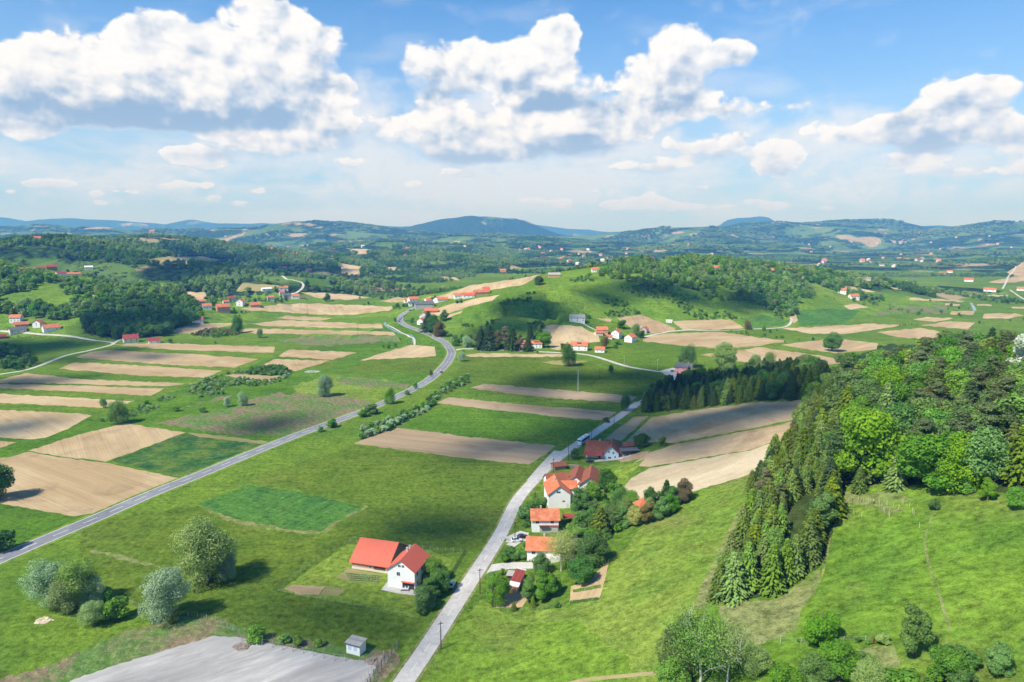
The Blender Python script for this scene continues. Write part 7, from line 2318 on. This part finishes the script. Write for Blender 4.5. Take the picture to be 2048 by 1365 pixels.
def bevel_mesh(name, V, F, mat, parent, w=0.06, seg=2, smooth=True):
    bm = bmesh.new()
    vs = [bm.verts.new(v) for v in V]
    for f in F:
        bm.faces.new([vs[i] for i in f])
    bmesh.ops.recalc_face_normals(bm, faces=bm.faces)
    if w:
        bmesh.ops.bevel(bm, geom=bm.edges[:], offset=w, segments=seg, profile=0.6, affect='EDGES')
    me = bpy.data.meshes.new(name)
    bm.to_mesh(me); bm.free()
    me.materials.append(mat)
    if smooth:
        me.polygons.foreach_set('use_smooth', np.ones(len(me.polygons), bool))
    o = bpy.data.objects.new(name, me)
    COL.objects.link(o)
    o.parent = parent
    return o


def cyl(name, parent, loc, r, w, mat, axis='Y', seg=18):
    bm = bmesh.new()
    bmesh.ops.create_cone(bm, cap_ends=True, segments=seg, radius1=r, radius2=r, depth=w)
    me = bpy.data.meshes.new(name); bm.to_mesh(me); bm.free()
    me.materials.append(mat)
    o = bpy.data.objects.new(name, me); COL.objects.link(o); o.parent = parent
    o.location = loc
    o.rotation_euler = (math.pi / 2, 0, 0) if axis == 'Y' else ((0, math.pi / 2, 0) if axis == 'X' else (0, 0, 0))
    return o


def section_loft(secs):
    """secs: list of (x, halfwidth bottom, halfwidth top, z0, z1)"""
    V, F = [], []
    for (x, wb, wt, z0, z1) in secs:
        V += [(x, -wb, z0), (x, wb, z0), (x, wt, z1), (x, -wt, z1)]
    for i in range(len(secs) - 1):
        a = i * 4; b = a + 4
        for k in range(4):
            F.append((a + k, a + (k + 1) % 4, b + (k + 1) % 4, b + k))
    F.append((3, 2, 1, 0)); n = (len(secs) - 1) * 4
    F.append((n, n + 1, n + 2, n + 3))
    return V, F


def car(name, label, p, rz, colmat):
    e = empty(name, p, rz); setprops(e, label, 'car')
    V, F = section_loft([(-2.02, .72, .66, .35, .80), (-1.85, .84, .78, .25, .95), (-0.9, .87, .83, .22, .98), (0.9, .87, .83, .22, .95), (1.7, .84, .76, .25, .82), (2.05, .70, .62, .35, .68)])
    b = bevel_mesh('body', V, F, colmat, e, 0.05)
    V, F = section_loft([(-1.75, .76, .70, .93, 1.00), (-1.25, .76, .60, .93, 1.42), (0.15, .76, .60, .93, 1.46), (0.95, .76, .66, .92, .98)])
    bevel_mesh('cabin', V, F, GLASS, e, 0.03)
    V, F = boxes([(-1.22, .12, -.585, .585, 1.43, 1.50)])
    bevel_mesh('car_roof', V, F, colmat, e, 0.03)
    for sx in (-1.28, 1.30):
        for sy in (-.80, .80):
            w = cyl('wheel', e, (sx, sy, .31), .31, .2, RUBBER)
            cyl('rim', w, (0, 0, .105 * (-1 if sy > 0 else 1)), .19, .02, STEEL, 'Z')
    for sy in (-.6, .6):
        V, F = boxes([(1.97, 2.07, sy - .14, sy + .14, .60, .72)]); mesh_obj('headlight', V, F, FRAME, e)
        V, F = boxes([(-2.06, -1.98, sy - .12, sy + .12, .66, .82)]); mesh_obj('tail_light', V, F, RM['maroon'], e)
    return e


PAINT = {k: paintm(k + '_car_paint', c) for k, c in {'silver': C(.55, .60, .68), 'red': C(.38, .03, .02), 'black': C(.02, .02, .025), 'white': C(.78, .78, .78), 'blue': C(.04, .10, .22), 'grey': C(.20, .21, .23), 'teal': C(.05, .30, .32)}.items()}


def lane_dir(line, p):
    i = int(np.argmin(np.hypot(line[:, 0] - p[0], line[:, 1] - p[1])))
    i = min(max(i, 1), len(line) - 2)
    d = line[i + 1, :2] - line[i - 1, :2]
    return math.atan2(d[1], d[0]), line[i]


p = P1(904, 1172)
a, _ = lane_dir(cl, p)
car('parked_car', 'silver estate car parked on the lane verge beside the white red-roofed farmhouse', p, a + 0.06, PAINT['silver'])
CARS = [((883, 746), 'red', 'small red car driving in the bend of the main road', mr, 0), ((808, 634), 'black', 'dark car at the tail of the queue on the main road hairpin', mr, 1), ((803, 637), 'grey', 'grey car, second from the tail in the hairpin queue', mr, 1),
        ((800, 640), 'blue', 'dark blue car, third from the tail in the hairpin queue', mr, 1), ((798.6, 644), 'black', 'black car at the tip of the hairpin curve', mr, 1), ((820, 622), 'black', 'black car nearest left of the slate grey hall', mr, 1),
        ((826, 621), 'grey', 'grey car just behind the black one left of the grey hall', mr, 1), ((836, 619), 'blue', 'dark blue car parked in front of the slate grey hall', mr, 0)]
for (pp, cm_, lab, ln, flip) in CARS:
    p = P1(*pp)
    a, c = lane_dir(ln, p)
    car('car', lab, (p[0], p[1], p[2] + .01), a + (math.pi if flip else 0), PAINT[cm_])
car('parked_car', 'white car parked in the yard left of the lowest orange-roofed house', P1(1033, 1083), 0.15, PAINT['white'])
car('parked_car', 'black car parked behind the white one in the yard between the orange roofs', P1(1045, 1076), 0.2, PAINT['black'])
car('parked_car', 'teal car parked beside the pink house', P1(1345, 744), 0.5, PAINT['teal'])
car('parked_car', 'dark car under the porch roof of the brown-roofed farmhouse', P1(1180, 925), 0.1, PAINT['black'])

# coach
busw = paintm('coach_white_paint', C(.78, .80, .80))
busb = paintm('coach_teal_paint', C(.25, .48, .52))  # pale teal for the lower side panels
p = P1(1159, 892)
a, cpt = lane_dir(cl, P1(1166, 884))
e = empty('coach', (0, 0, 0), a); setprops(e, 'white and pale teal touring coach driving away up the country lane', 'coach')
q = P1(1166, 886)
e.location = (q[0] + 0.3, q[1], q[2])
V, F = section_loft([(-6.0, 1.20, 1.14, .35, 3.35), (-5.8, 1.27, 1.20, .3, 3.5), (5.6, 1.27, 1.20, .3, 3.5), (6.1, 1.20, 1.10, .35, 3.1)])
bevel_mesh('body', V, F, busw, e, 0.10)
for s in (-1, 1):
    V, F = boxes([(-5.4, 5.3, min(s * 1.22, s * 1.275), max(s * 1.22, s * 1.275), 1.85, 2.95)]); mesh_obj('window_band', V, F, GLASS, e)
    V, F = boxes([(-5.5, 5.2, min(s * 1.24, s * 1.29), max(s * 1.24, s * 1.29), .55, 1.45)]); mesh_obj('side_panel', V, F, busb, e)
V, F = boxes([(-6.06, -5.98, -1.0, 1.0, 2.3, 3.1)]); mesh_obj('rear_window', V, F, GLASS, e)
V, F = boxes([(6.02, 6.14, -1.1, 1.1, 1.5, 2.95)]); mesh_obj('windscreen', V, F, GLASS, e)
for x in (-3.2, 1.8):
    V, F = boxes([(x - .6, x + .6, -.5, .5, 3.49, 3.62)]); mesh_obj('roof_hatch', V, F, STEEL, e)
for x in (-3.6, 3.9):
    for sy in (-1.08, 1.08):
        w = cyl('wheel', e, (x, sy, .5), .5, .3, RUBBER)
        cyl('rim', w, (0, 0, .155 * (-1 if sy > 0 else 1)), .28, .02, STEEL, 'Z')
for sy in (-.9, .9):
    V, F = boxes([(-6.05, -5.98, sy - .12, sy + .12, .9, 1.5)]); mesh_obj('tail_light', V, F, RM['maroon'], e)

# ====================================================================== poles and masts
def wood_pole(p, h, label, rz, arm=True, name='utility_pole', mat=None):
    e = empty(name, (p[0], p[1], p[2]), rz); setprops(e, label, 'pole')
    mat = mat or POLEM
    V, F = tube([(0, 0, -.5), (0, 0, h * .5), (0, 0, h)], [.17, .14, .10], 8)
    mesh_obj('shaft', V, F, mat, e, smooth=True)
    if arm:
        V, F = boxes([(-.8, .8, -.06, .06, h - .6, h - .45)]); ar_ = mesh_obj('crossarm', V, F, mat, e)
        for x in (-.7, 0, .7):
            V, F = boxes([(x - .05, x + .05, -.05, .05, h - .45, h - .2)]); mesh_obj('insulator', V, F, FRAME, ar_)
    return e


POLES = [((960, 1188), 8.4, 'leaning utility pole at the lane opposite the silver car'), ((882, 1299), 8.0, 'utility pole nearest the camera on the right of the lane'), ((1070, 1022), 8, 'utility pole in the roadside garden left of the tall white gable'),
         ((1107, 950), 8, 'utility pole at the lane bend by the brown outbuilding'), ((1137, 922), 10, 'utility pole with stay beside the farmhouse tree'), ((1183, 883), 8, 'utility pole on the lane just past the coach'),
         ((1228, 853), 8, 'utility pole on the lane between the brown field and the dim strip'), ((1030, 1085), 8, 'thin pole at the entrance of the yard with the parked cars'), ((985, 1214), 6, 'short pole at the left corner of the lowest garden'),
         ((902, 693), 9, 'pale pole at the foot of the central hill by the fork'), ((1248, 735), 9, 'pale pole beside the village lane in the shaded meadow'), ((1315, 740), 9, 'pale pole at the junction left of the pink house'), ((716, 674), 14, 'tall thin pole in the strip fields left of the bend'),
         ((1300, 735), 9, 'dark pole in the shaded meadow right of the village lane'), ((615, 628), 12, 'thin pole in the fields right of the village')]
for (pp, h, lab) in POLES:
    wood_pole(P1(*pp), h, lab, 0.4, True, 'utility_pole', CONC if 'pale' in lab else None)


def lattice(p, h, w, label, rz):
    e = empty('lattice_pylon', p, rz); setprops(e, label, 'pylon')
    parts = []
    n = 12
    for sx in (-1, 1):
        for sy in (-1, 1):
            parts.append(tube([(sx * w, sy * w, -.4), (sx * w * .35, sy * w * .35, h)], [.07, .05], 4))
    V, F = join(parts); mesh_obj('legs', V, F, STEEL, e)
    parts = []
    for i in range(n):
        z0, z1 = h * i / n, h * (i + 1) / n
        k0 = w * (1 - .65 * i / n); k1 = w * (1 - .65 * (i + 1) / n)
        for (a, b) in (((-1, -1), (1, -1)), ((1, -1), (1, 1)), ((1, 1), (-1, 1)), ((-1, 1), (-1, -1))):
            parts.append(tube([(a[0] * k0, a[1] * k0, z0), (b[0] * k1, b[1] * k1, z1)], [.03, .03], 4))
            parts.append(tube([(b[0] * k0, b[1] * k0, z0), (a[0] * k1, a[1] * k1, z1)], [.03, .03], 4))
    V, F = join(parts); mesh_obj('bracing', V, F, STEEL, e)
    V, F = boxes([(-2.0, 2.0, -.08, .08, h - .2, h), (-1.3, 1.3, -.08, .08, h - 1.5, h - 1.35)]); a_ = mesh_obj('crossarm', V, F, STEEL, e)
    for x in (-1.8, 0, 1.8):
        V, F = boxes([(x - .08, x + .08, -.08, .08, h, h + .5)]); mesh_obj('insulator', V, F, GLASS, a_)


lattice(P1(1156, 783), 15.5, 0.55, 'tall steel lattice pylon standing in the shaded meadow above the dim field', 0.3)
wood_pole(P1(1199, 758), 8.8, 'dark H-frame pole right of the lattice pylon', 0.2)

# ====================================================================== fences
def fence(label, pts, step, h, postw, postm, name='wire_fence', wires=3, bent=False, railm=None, closed=False):
    px = densify(pts, 12.0, 0, False)
    w = pick(px[:, 0], px[:, 1])
    d = np.concatenate([[0], np.cumsum(np.hypot(*np.diff(w[:, :2], axis=0).T))])
    t = np.arange(0, d[-1] + step * .5, step)
    X = np.interp(t, d, w[:, 0]); Y = np.interp(t, d, w[:, 1]); Zz = height(X, Y)
    e = empty(name, (X[0], Y[0], Zz[0]), 0); setprops(e, label, 'fence')
    pm = None
    rg = np.random.default_rng(len(px))
    for x, y, z in zip(X, Y, Zz):
        if pm is None:
            if bent:
                V, F = join([tube([(0, 0, -.3), (0, 0, h * .8), (-.25, -.12, h)], [postw, postw, postw * .8], 4), tube([(-.1, -.6, -.2), (0, 0, h * .6)], [postw * .8, postw * .8], 4)])
            else:
                V, F = tube([(0, 0, -.3), (0, 0, h)], [postw, postw], 5)
            o = mesh_obj('post', V, F, postm, e); pm = o.data
        else:
            o = bpy.data.objects.new('post', pm); COL.objects.link(o); o.parent = e
        o.location = (x - X[0], y - Y[0], z - Zz[0])
        o.rotation_euler = (rg.normal(0, .04), rg.normal(0, .04), rg.uniform(0, .3))
    if wires:
        parts = []
        for k in range(wires):
            zz = h * (k + 1) / (wires + .3)
            pth = np.column_stack([X - X[0], Y - Y[0], Zz - Zz[0] + zz])
            parts.append(tube(pth, [.012 if railm is None else .035] * len(pth), 3))
        V, F = join(parts)
        mesh_obj('wire', V, F, railm or STEEL, e)
    return e


fence('concrete post fence along the upper edge of the gravel yard', [(484, 1283), (530, 1291), (565, 1299), (600, 1305), (668, 1321), (690, 1322)], 3.2, 2.0, .07, CONC, bent=True, wires=2)
fence('white post wire fence across the meadow under the willows', [(252, 1205), (300, 1222), (372, 1232), (430, 1240), (484, 1272)], 3.0, 1.3, .06, CONC)
fence('tall dark mesh fence on the right side of the gravel yard', [(797, 1294), (778, 1318), (762, 1340), (745, 1362), (720, 1400)], 2.0, 2.6, .09, flat_mat('green_steel_post', C(.05, .10, .10), .6), 'mesh_fence', 9)
fence('rusty pale rail fence just inside the tall mesh fence', [(768, 1312), (760, 1326), (742, 1344), (728, 1362), (705, 1395)], 1.7, 1.6, .06, WM['tan'], 'rail_fence', 2, railm=WM['tan'])
fence('garden fence along the left side of the red-roofed farm', [(554, 1182), (600, 1148), (650, 1110), (698, 1085)], 2.6, 1.4, .06, POLEM)
fence('garden fence along the front of the red-roofed farm lawn', [(554, 1184), (620, 1196), (700, 1212), (780, 1228), (838, 1240)], 3.0, 1.2, .05, POLEM, wires=2)
fence('garden fence behind the red barn along the shaded meadow', [(700, 1084), (745, 1090), (800, 1092), (870, 1102), (930, 1104)], 2.8, 1.3, .05, CONC)
fence('dark hedge-like entrance fence from the farm to the lane', [(931, 1104), (922, 1118), (912, 1134), (903, 1152)], 1.1, 1.2, .06, flat_mat('black_rail', C(.03, .035, .03), .7), 'rail_fence', 5, railm=BLACKP)
fence('post fence following the bushes across the lower right slope', [(1520, 1290), (1600, 1287), (1700, 1284), (1790, 1286)], 4.0, 1.4, .06, CONC, wires=2)
fence('garden fence round the lowest garden', [(990, 1218), (1040, 1222), (1100, 1218), (1138, 1210)], 3.0, 1.1, .05, POLEM, wires=2)

# young vine stakes under the wood
R8 = np.random.default_rng(8)
SX = [(1694, 1008), (1698, 1005), (1702, 1003), (1716, 1003), (1721, 1004), (1726, 1005), (1736, 1006), (1740, 1006), (1757, 1005), (1759, 1010), (1772, 1010), (1775, 1010), (1804, 1010), (1806, 1011), (1767, 1022), (1769, 1026), (1777, 1031), (1778, 1036),
      (1819, 1014), (1826, 1028), (1828, 1032), (1708, 1030), (1723, 1035), (1695, 1036), (1839, 1056), (1732, 1016), (1764, 1016), (1786, 1016), (1796, 1020)]
stm = None
for (x, y) in SX:
    p = P1(x, y)
    if stm is None:
        V, F = tube([(0, 0, -.2), (0, 0, 1.5)], [.05, .04], 5)
        o = mesh_obj('garden_stake', V, F, WM['tan']); stm = o.data
    else:
        o = bpy.data.objects.new('garden_stake', stm); COL.objects.link(o)
    o.location = (p[0], p[1], p[2]); o.rotation_euler = (float(R8.normal(0, .06)), float(R8.normal(0, .06)), 0)
    setprops(o, 'pale wooden stake in the plot below the bright maples', 'stake', 'stakes in the plot below the wood')

# ====================================================================== person among the stakes
def skin_figure(name, parent, verts, edges, radii, mat, root=0, sub=2):
    me = bpy.data.meshes.new(name)
    me.from_pydata(verts, edges, [])
    o = bpy.data.objects.new(name, me); COL.objects.link(o); o.parent = parent
    me.materials.append(mat)
    sk = o.modifiers.new('skin', 'SKIN')
    for i, v in enumerate(me.skin_vertices[0].data):
        r_ = radii[i]
        v.radius = (r_, r_) if not isinstance(r_, tuple) else r_
        v.use_root = (i == root)
    o.modifiers.new('sub', 'SUBSURF').render_levels = sub
    return o


SKINM = flat_mat('sunlit_skin', C(.50, .30, .20), .6)  # plain skin tone with slight mottling
SHIRT = flat_mat('pale_blue_shirt', C(.62, .72, .78), .8)
TROU = flat_mat('rust_brown_trousers', C(.16, .07, .05), .9)
HAIR = flat_mat('dark_hair', C(.04, .03, .02), .8)
p = P1(1747, 1009)
pe = empty('person', p, 0.5); setprops(pe, 'person in a pale shirt and rust brown trousers standing among the stakes', 'person')
BV = [(0, 0, .96), (0, 0, 1.12), (0, 0, 1.30), (0, 0, 1.43), (0, -.005, 1.50), (0, -.01, 1.58), (0, -.01, 1.68),
      (.17, 0, 1.41), (.24, .02, 1.15), (.22, -.10, .93), (.21, -.14, .86), (-.17, 0, 1.41), (-.25, .02, 1.15), (-.23, -.08, .92), (-.22, -.11, .85),
      (.09, 0, .88), (.11, -.01, .50), (.12, .02, .08), (.12, -.12, .03), (-.09, 0, .88), (-.12, .02, .50), (-.13, .05, .08), (-.13, -.09, .03)]
BE = [(0, 1), (1, 2), (2, 3), (3, 4), (4, 5), (5, 6), (3, 7), (7, 8), (8, 9), (9, 10), (3, 11), (11, 12), (12, 13), (13, 14), (0, 15), (15, 16), (16, 17), (17, 18), (0, 19), (19, 20), (20, 21), (21, 22)]
BR_ = [(.15, .10), (.14, .10), (.17, .11), (.12, .09), .055, .095, .075, .06, .045, .035, .028, .06, .045, .035, .028, .085, .058, .042, .04, .085, .058, .042, .04]
skin_figure('body', pe, BV, BE, BR_, SKINM)
skin_figure('shirt', pe, [(0, 0, .98), (0, 0, 1.13), (0, 0, 1.30), (0, 0, 1.43), (.18, 0, 1.41), (.25, .02, 1.16), (-.18, 0, 1.41), (-.26, .02, 1.16)], [(0, 1), (1, 2), (2, 3), (3, 4), (4, 5), (3, 6), (6, 7)],
            [(.18, .125), (.165, .12), (.19, .13), (.13, .10), .078, .062, .078, .062], SHIRT)
skin_figure('trousers', pe, [(0, 0, 1.0), (.09, 0, .88), (.11, -.01, .50), (.12, .02, .14), (-.09, 0, .88), (-.12, .02, .50), (-.13, .05, .14)], [(0, 1), (1, 2), (2, 3), (0, 4), (4, 5), (5, 6)],
            [(.17, .12), .105, .078, .062, .105, .078, .062], TROU)
skin_figure('hair', pe, [(0, .02, 1.66), (0, .03, 1.72)], [(0, 1)], [.095, .085], HAIR)
for s in (-1, 1):
    b0 = BV[10] if s > 0 else BV[14]
    vv, ee, rr_ = [b0, (b0[0], b0[1] - .03, b0[2] - .07)], [(0, 1)], [.026, .03]
    for k in range(4):
        off_ = (k - 1.5) * .018
        L_ = (.062, .072, .067, .052)[k]
        i0 = len(vv)
        vv += [(b0[0] + off_, b0[1] - .045, b0[2] - .08 - L_ * .5), (b0[0] + off_ * .9, b0[1] - .035, b0[2] - .08 - L_)]
        ee += [(1, i0), (i0, i0 + 1)]; rr_ += [.009, .008]
    i0 = len(vv)
    vv += [(b0[0] - s * .035, b0[1] - .035, b0[2] - .05), (b0[0] - s * .045, b0[1] - .04, b0[2] - .085)]
    ee += [(0, i0), (i0, i0 + 1)]; rr_ += [.010, .009]
    skin_figure('hand', pe, vv, ee, rr_, SKINM, 0, 1)
V, F = boxes([(-.05, -.02, -.105, -.09, 1.63, 1.645), (.02, .05, -.105, -.09, 1.63, 1.645), (-.025, .025, -.108, -.09, 1.56, 1.57)]); mesh_obj('face_features', V, F, HAIR, pe)
V, F = boxes([(-.012, .012, -.13, -.09, 1.595, 1.625), (-.115, -.095, -.03, .01, 1.59, 1.65), (.095, .115, -.03, .01, 1.59, 1.65)]); mesh_obj('nose_and_ears', V, F, SKINM, pe)

# ====================================================================== loose things on the ground
def rubble(name, label, cat, p, n, r, hgt, mat, seed, flat=1.0):
    rg = np.random.default_rng(seed)
    V, F = [], []
    for i in range(n):
        a = rg.uniform(0, 6.28); d = r * math.sqrt(rg.uniform(0, 1))
        s = rg.uniform(.15, .45)
        z = hgt * (1 - d / r) * rg.uniform(.4, 1)
        c = np.array([math.cos(a) * d * 1.5, math.sin(a) * d, z])
        M = Matrix.Rotation(rg.uniform(0, 3), 3, 'Z') @ Matrix.Rotation(rg.uniform(-.5, .5), 3, 'X')
        v, f = boxes([(-s * 1.6, s * 1.6, -s, s, -s * .35 * flat, s * .35 * flat)])
        k = len(V)
        V += [tuple(np.array(M @ Vector(q)) + c) for q in v]; F += [tuple(j + k for j in g) for g in f]
    o = mesh_obj(name, V, F, mat); o.location = p
    setprops(o, label, cat)
    return o


rubble('debris_heap', 'low heap of planks and slabs beside the transformer hut', 'debris heap', P1(752, 1322), 60, 1.9, .4, WM['wood'], 3, .5)
rubble('soil_heap', 'small dark heap of soil on the upper corner of the gravel yard', 'heap', P1(484, 1294), 70, 1.3, .5, WM['wood'], 4)
rubble('stone_heap', 'small pale patch of stones in the meadow left of the willow clump', 'stones', P1(90, 1242), 40, 1.6, .12, WM['tan'], 5)
rubble('rubble_pile', 'white rubble pile on the ditch bank beside the tan strips', 'rubble', P1(624, 744), 90, 4.2, .8, CONC, 6)
V, F = boxes([(-1.4, 1.4, -.9, .9, .0, .9)])
o = mesh_obj('garden_table', *boxes([(-1.4, 1.4, -.5, .5, .7, .76), (-1.3, -1.2, -.4, -.3, 0, .7), (1.2, 1.3, -.4, -.3, 0, .7), (-1.3, -1.2, .3, .4, 0, .7), (1.2, 1.3, .3, .4, 0, .7)]), FRAME); o.location = P1(808, 1182) + Vector((0, 0, .01)); setprops(o, 'small white table on the paved terrace under the farmhouse gable', 'table')
# white beehives on the grass below the pale ploughed field
for i, (x, y) in enumerate([(1217, 977)]):
    o = mesh_obj('beehive', *boxes([(-1.2, 1.2, -.5, .5, .15, 1.0), (-1.3, 1.3, -.6, .6, 1.0, 1.1), (-1.1, -.9, -.4, .4, 0, .15), (.9, 1.1, -.4, .4, 0, .15)]), FRAME)
    o.location = P1(x, y); setprops(o, 'white bench-like hive box on the grass by the pale ploughed field', 'hive box')
# yard clutter
def piled(name, label, cat, p, rz, n, L, mat, seed):
    rg = np.random.default_rng(seed)
    parts = []
    for i in range(n):
        k = i % 6; r_ = i // 6
        parts.append(tube([(-L / 2 + rg.uniform(-.05, .05), k * .26 - .7, .14 + r_ * .24), (L / 2 + rg.uniform(-.05, .05), k * .26 - .7, .14 + r_ * .24)], [.12, .12], 6))
    V, F = join(parts)
    o = mesh_obj(name, V, F, mat); o.location = p; o.rotation_euler = (0, 0, rz)
    setprops(o, label, cat)


piled('woodpile', 'stack of cut logs beside the open wood store of the lowest garden', 'woodpile', P1(1009, 1176), 0.4, 24, 1.6, WM['wood'], 1)
piled('woodpile', 'stack of logs in front of the open machine shed by the farmhouse', 'woodpile', P1(1240, 921), 0.1, 24, 2.4, WM['tan'], 2)
piled('log_stack', 'long timber stack on the grass between the farmhouse and the brown outbuildings', 'log stack', P1(1148, 935), -0.3, 30, 5.0, WM['wood'], 3)
e = empty('carport', P1(1137, 1044), 0.1); setprops(e, 'dark carport at the right wall of the house with weathered tiles', 'carport')
V, F = boxes([(x, x + .12, y, y + .12, -.2, 2.2) for x in (-2.0, 1.9) for y in (-1.6, 1.5)]); mesh_obj('posts', V, F, DARKW, e)
V, F = hull([(-2.3, -1.9, 2.35), (2.3, -1.9, 2.35), (2.3, 1.9, 2.6), (-2.3, 1.9, 2.6)], [(-2.3, -1.9, 2.22), (2.3, -1.9, 2.22), (2.3, 1.9, 2.47), (-2.3, 1.9, 2.47)]); mesh_obj('roof', V, F, RM['maroon'], e)
e = empty('yard_sign', P1(1010, 1082), 0.2); setprops(e, 'white blank board on posts at the entrance of the yard with parked cars', 'sign board')
V, F = boxes([(-1.3, -1.2, -.05, .05, -.2, 1.6), (1.2, 1.3, -.05, .05, -.2, 1.6)]); mesh_obj('posts', V, F, DARKW, e)
V, F = boxes([(-1.4, 1.4, -.09, -.055, .8, 1.7)]); mesh_obj('board', V, F, FRAME, e)
# vegetable rows
def rows(name, label, q, n, seed, mat):
    """bushy plants in rows across a garden bed: q = four photo corners"""
    rg = np.random.default_rng(seed)
    w = pick([c[0] for c in q], [c[1] for c in q])[:, :3]
    cen, nrm = [], []
    for i in range(n):
        for j in range(26):
            s = (i + .5) / n; t = (j + rg.uniform(.2, .8)) / 26
            b = w[0] * (1 - s) * (1 - t) + w[1] * (1 - s) * t + w[2] * s * t + w[3] * s * (1 - t)
            c = b + rg.normal(0, .12, (14, 3)) * np.array([1, 1, .6]) + np.array([0, 0, .22])
            cen.append(c); nrm.append(rg.normal(0, .6, (14, 3)) + np.array([0, 0, .8]))
    V, F = quads(np.vstack(cen), np.vstack(nrm), .26, .26, rg)
    me = mesh_data(name, V, F, mat)
    o = bpy.data.objects.new(name, me); COL.objects.link(o)
    setprops(o, label, 'vegetables', None, 'stuff')


rows('vegetable_rows', 'two rows of vegetables across the tan garden plot', [(1146, 1181), (1202, 1170), (1202, 1177), (1146, 1187)], 2, 1, LM['mid'])
rows('vegetable_rows', 'dense vegetable row at the lower end of the tan garden plot', [(1140, 1203), (1197, 1196), (1196, 1202), (1139, 1209)], 2, 2, LM['dark'])
rows('vegetable_rows', 'mixed vegetable rows in front of the red barn', [(690, 1146), (762, 1152), (752, 1165), (700, 1163)], 4, 3, LM['soft'])

# ====================================================================== clouds overhead that shade parts of the valley
ckm, n = newmat('cumulus_body')
tc = n.add('ShaderNodeTexCoord')
d = n.add('ShaderNodeBsdfDiffuse'); d.inputs[0].default_value = (.92, .93, .95, 1)
t = n.add('ShaderNodeBsdfTransparent')
mx = n.add('ShaderNodeMixShader')
n.put(mx.inputs[0], n.ramp(n.noise(tc.outputs['Object'], .02, 3, .6), .35, .6, .12, .50))
n.l.new(t.outputs[0], mx.inputs[1]); n.l.new(d.outputs[0], mx.inputs[2])
o_ = n.add('ShaderNodeOutputMaterial'); n.l.new(mx.outputs[0], o_.inputs[0])
CZ = 850.0
SHADES = [
    # list of (photo x, photo y, radius m) that the cloud darkens
    ([(780, 1062, 11), (830, 1060, 14), (890, 1066, 15), (940, 1066, 14), (985, 1040, 12)], 'cumulus'),
    ([(640, 1220, 12), (720, 1232, 14), (790, 1245, 13), (580, 1205, 10), (690, 1210, 9)], 'cumulus'),
    ([(1050, 905, 20), (1000, 895, 20), (1120, 880, 24), (1190, 895, 20), (1240, 885, 26), (1310, 860, 36), (1400, 850, 38), (1500, 830, 40), (1580, 800, 38), (1240, 820, 34), (1350, 800, 44), (1450, 780, 44), (1550, 770, 40), (1140, 760, 34), (1230, 765, 40),
      (1070, 812, 22), (1150, 826, 24), (1060, 785, 24), (1300, 750, 36), (1330, 915, 14), (1420, 880, 18), (900, 925, 14), (820, 905, 9)], 'cumulus'),
    ([(1000, 640, 38), (1050, 630, 42), (1090, 618, 40), (1030, 610, 38), (1060, 660, 36), (980, 660, 34), (1120, 640, 26)], 'cumulus'),
    ([(1200, 590, 30), (1260, 580, 36), (1320, 580, 38), (1380, 588, 38), (1450, 598, 40), (1510, 606, 38)], 'cumulus'),
    ([(230, 650, 40), (270, 650, 44), (320, 650, 42), (365, 645, 36), (130, 690, 40), (60, 700, 44), (10, 715, 40), (0, 690, 40), (240, 700, 24), (180, 715, 30), (300, 712, 18)], 'cumulus'),
    ([(520, 850, 16), (560, 842, 14), (600, 838, 12)], 'cumulus'),
    ([(640, 545, 90), (700, 555, 80), (560, 540, 90), (760, 562, 60)], 'cumulus'),
    ([(430, 530, 110), (520, 545, 100), (360, 545, 80)], 'cumulus'),
    ([(20, 860, 22), (70, 846, 20), (0, 770, 30), (60, 765, 24)], 'cumulus'),
]
hor = CZ / math.tan(SUN_EL)
for ci_, (pts_, nm) in enumerate(SHADES):
    rg = np.random.default_rng(100 + ci_)
    bmc = bmesh.new()
    for (x, y, r_) in pts_:
        g = pick(x, y)[0]
        zc = CZ - g[2]
        c0 = Vector((g[0] + SUN_TO.x * (CZ - g[2]) / math.tan(SUN_EL), g[1] + SUN_TO.y * (CZ - g[2]) / math.tan(SUN_EL), CZ))
        for k in range(4):
            rr_ = r_ * rg.uniform(.5, .95) * (1.1 if k == 0 else .65)
            off_ = Vector((rg.normal(0, .45), rg.normal(0, .45), 0)) * r_ * (0 if k == 0 else 1)
            M = Matrix.Translation(c0 + off_) @ Matrix.Diagonal((rr_ * 1.1, rr_ * 1.1, rr_ * .42, 1))
            bmesh.ops.create_icosphere(bmc, subdivisions=3, radius=1.0, matrix=M)
    cw = np.array([v.co[:] for v in bmc.verts])
    dx = (fbm(cw[:, 0] / 26, cw[:, 1] / 26, 7, 3) - .5) * 30; dy = (fbm(cw[:, 0] / 24, cw[:, 1] / 24, 9, 3) - .5) * 30
    for v, a_, b_ in zip(bmc.verts, dx, dy):
        v.co.x += a_; v.co.y += b_
    me = bpy.data.meshes.new('overhead_cloud'); bmc.to_mesh(me); bmc.free()
    me.materials.append(ckm)
    me.polygons.foreach_set('use_smooth', np.ones(len(me.polygons), bool))
    o = bpy.data.objects.new('overhead_cloud', me); COL.objects.link(o)
    o['kind'] = 'structure'
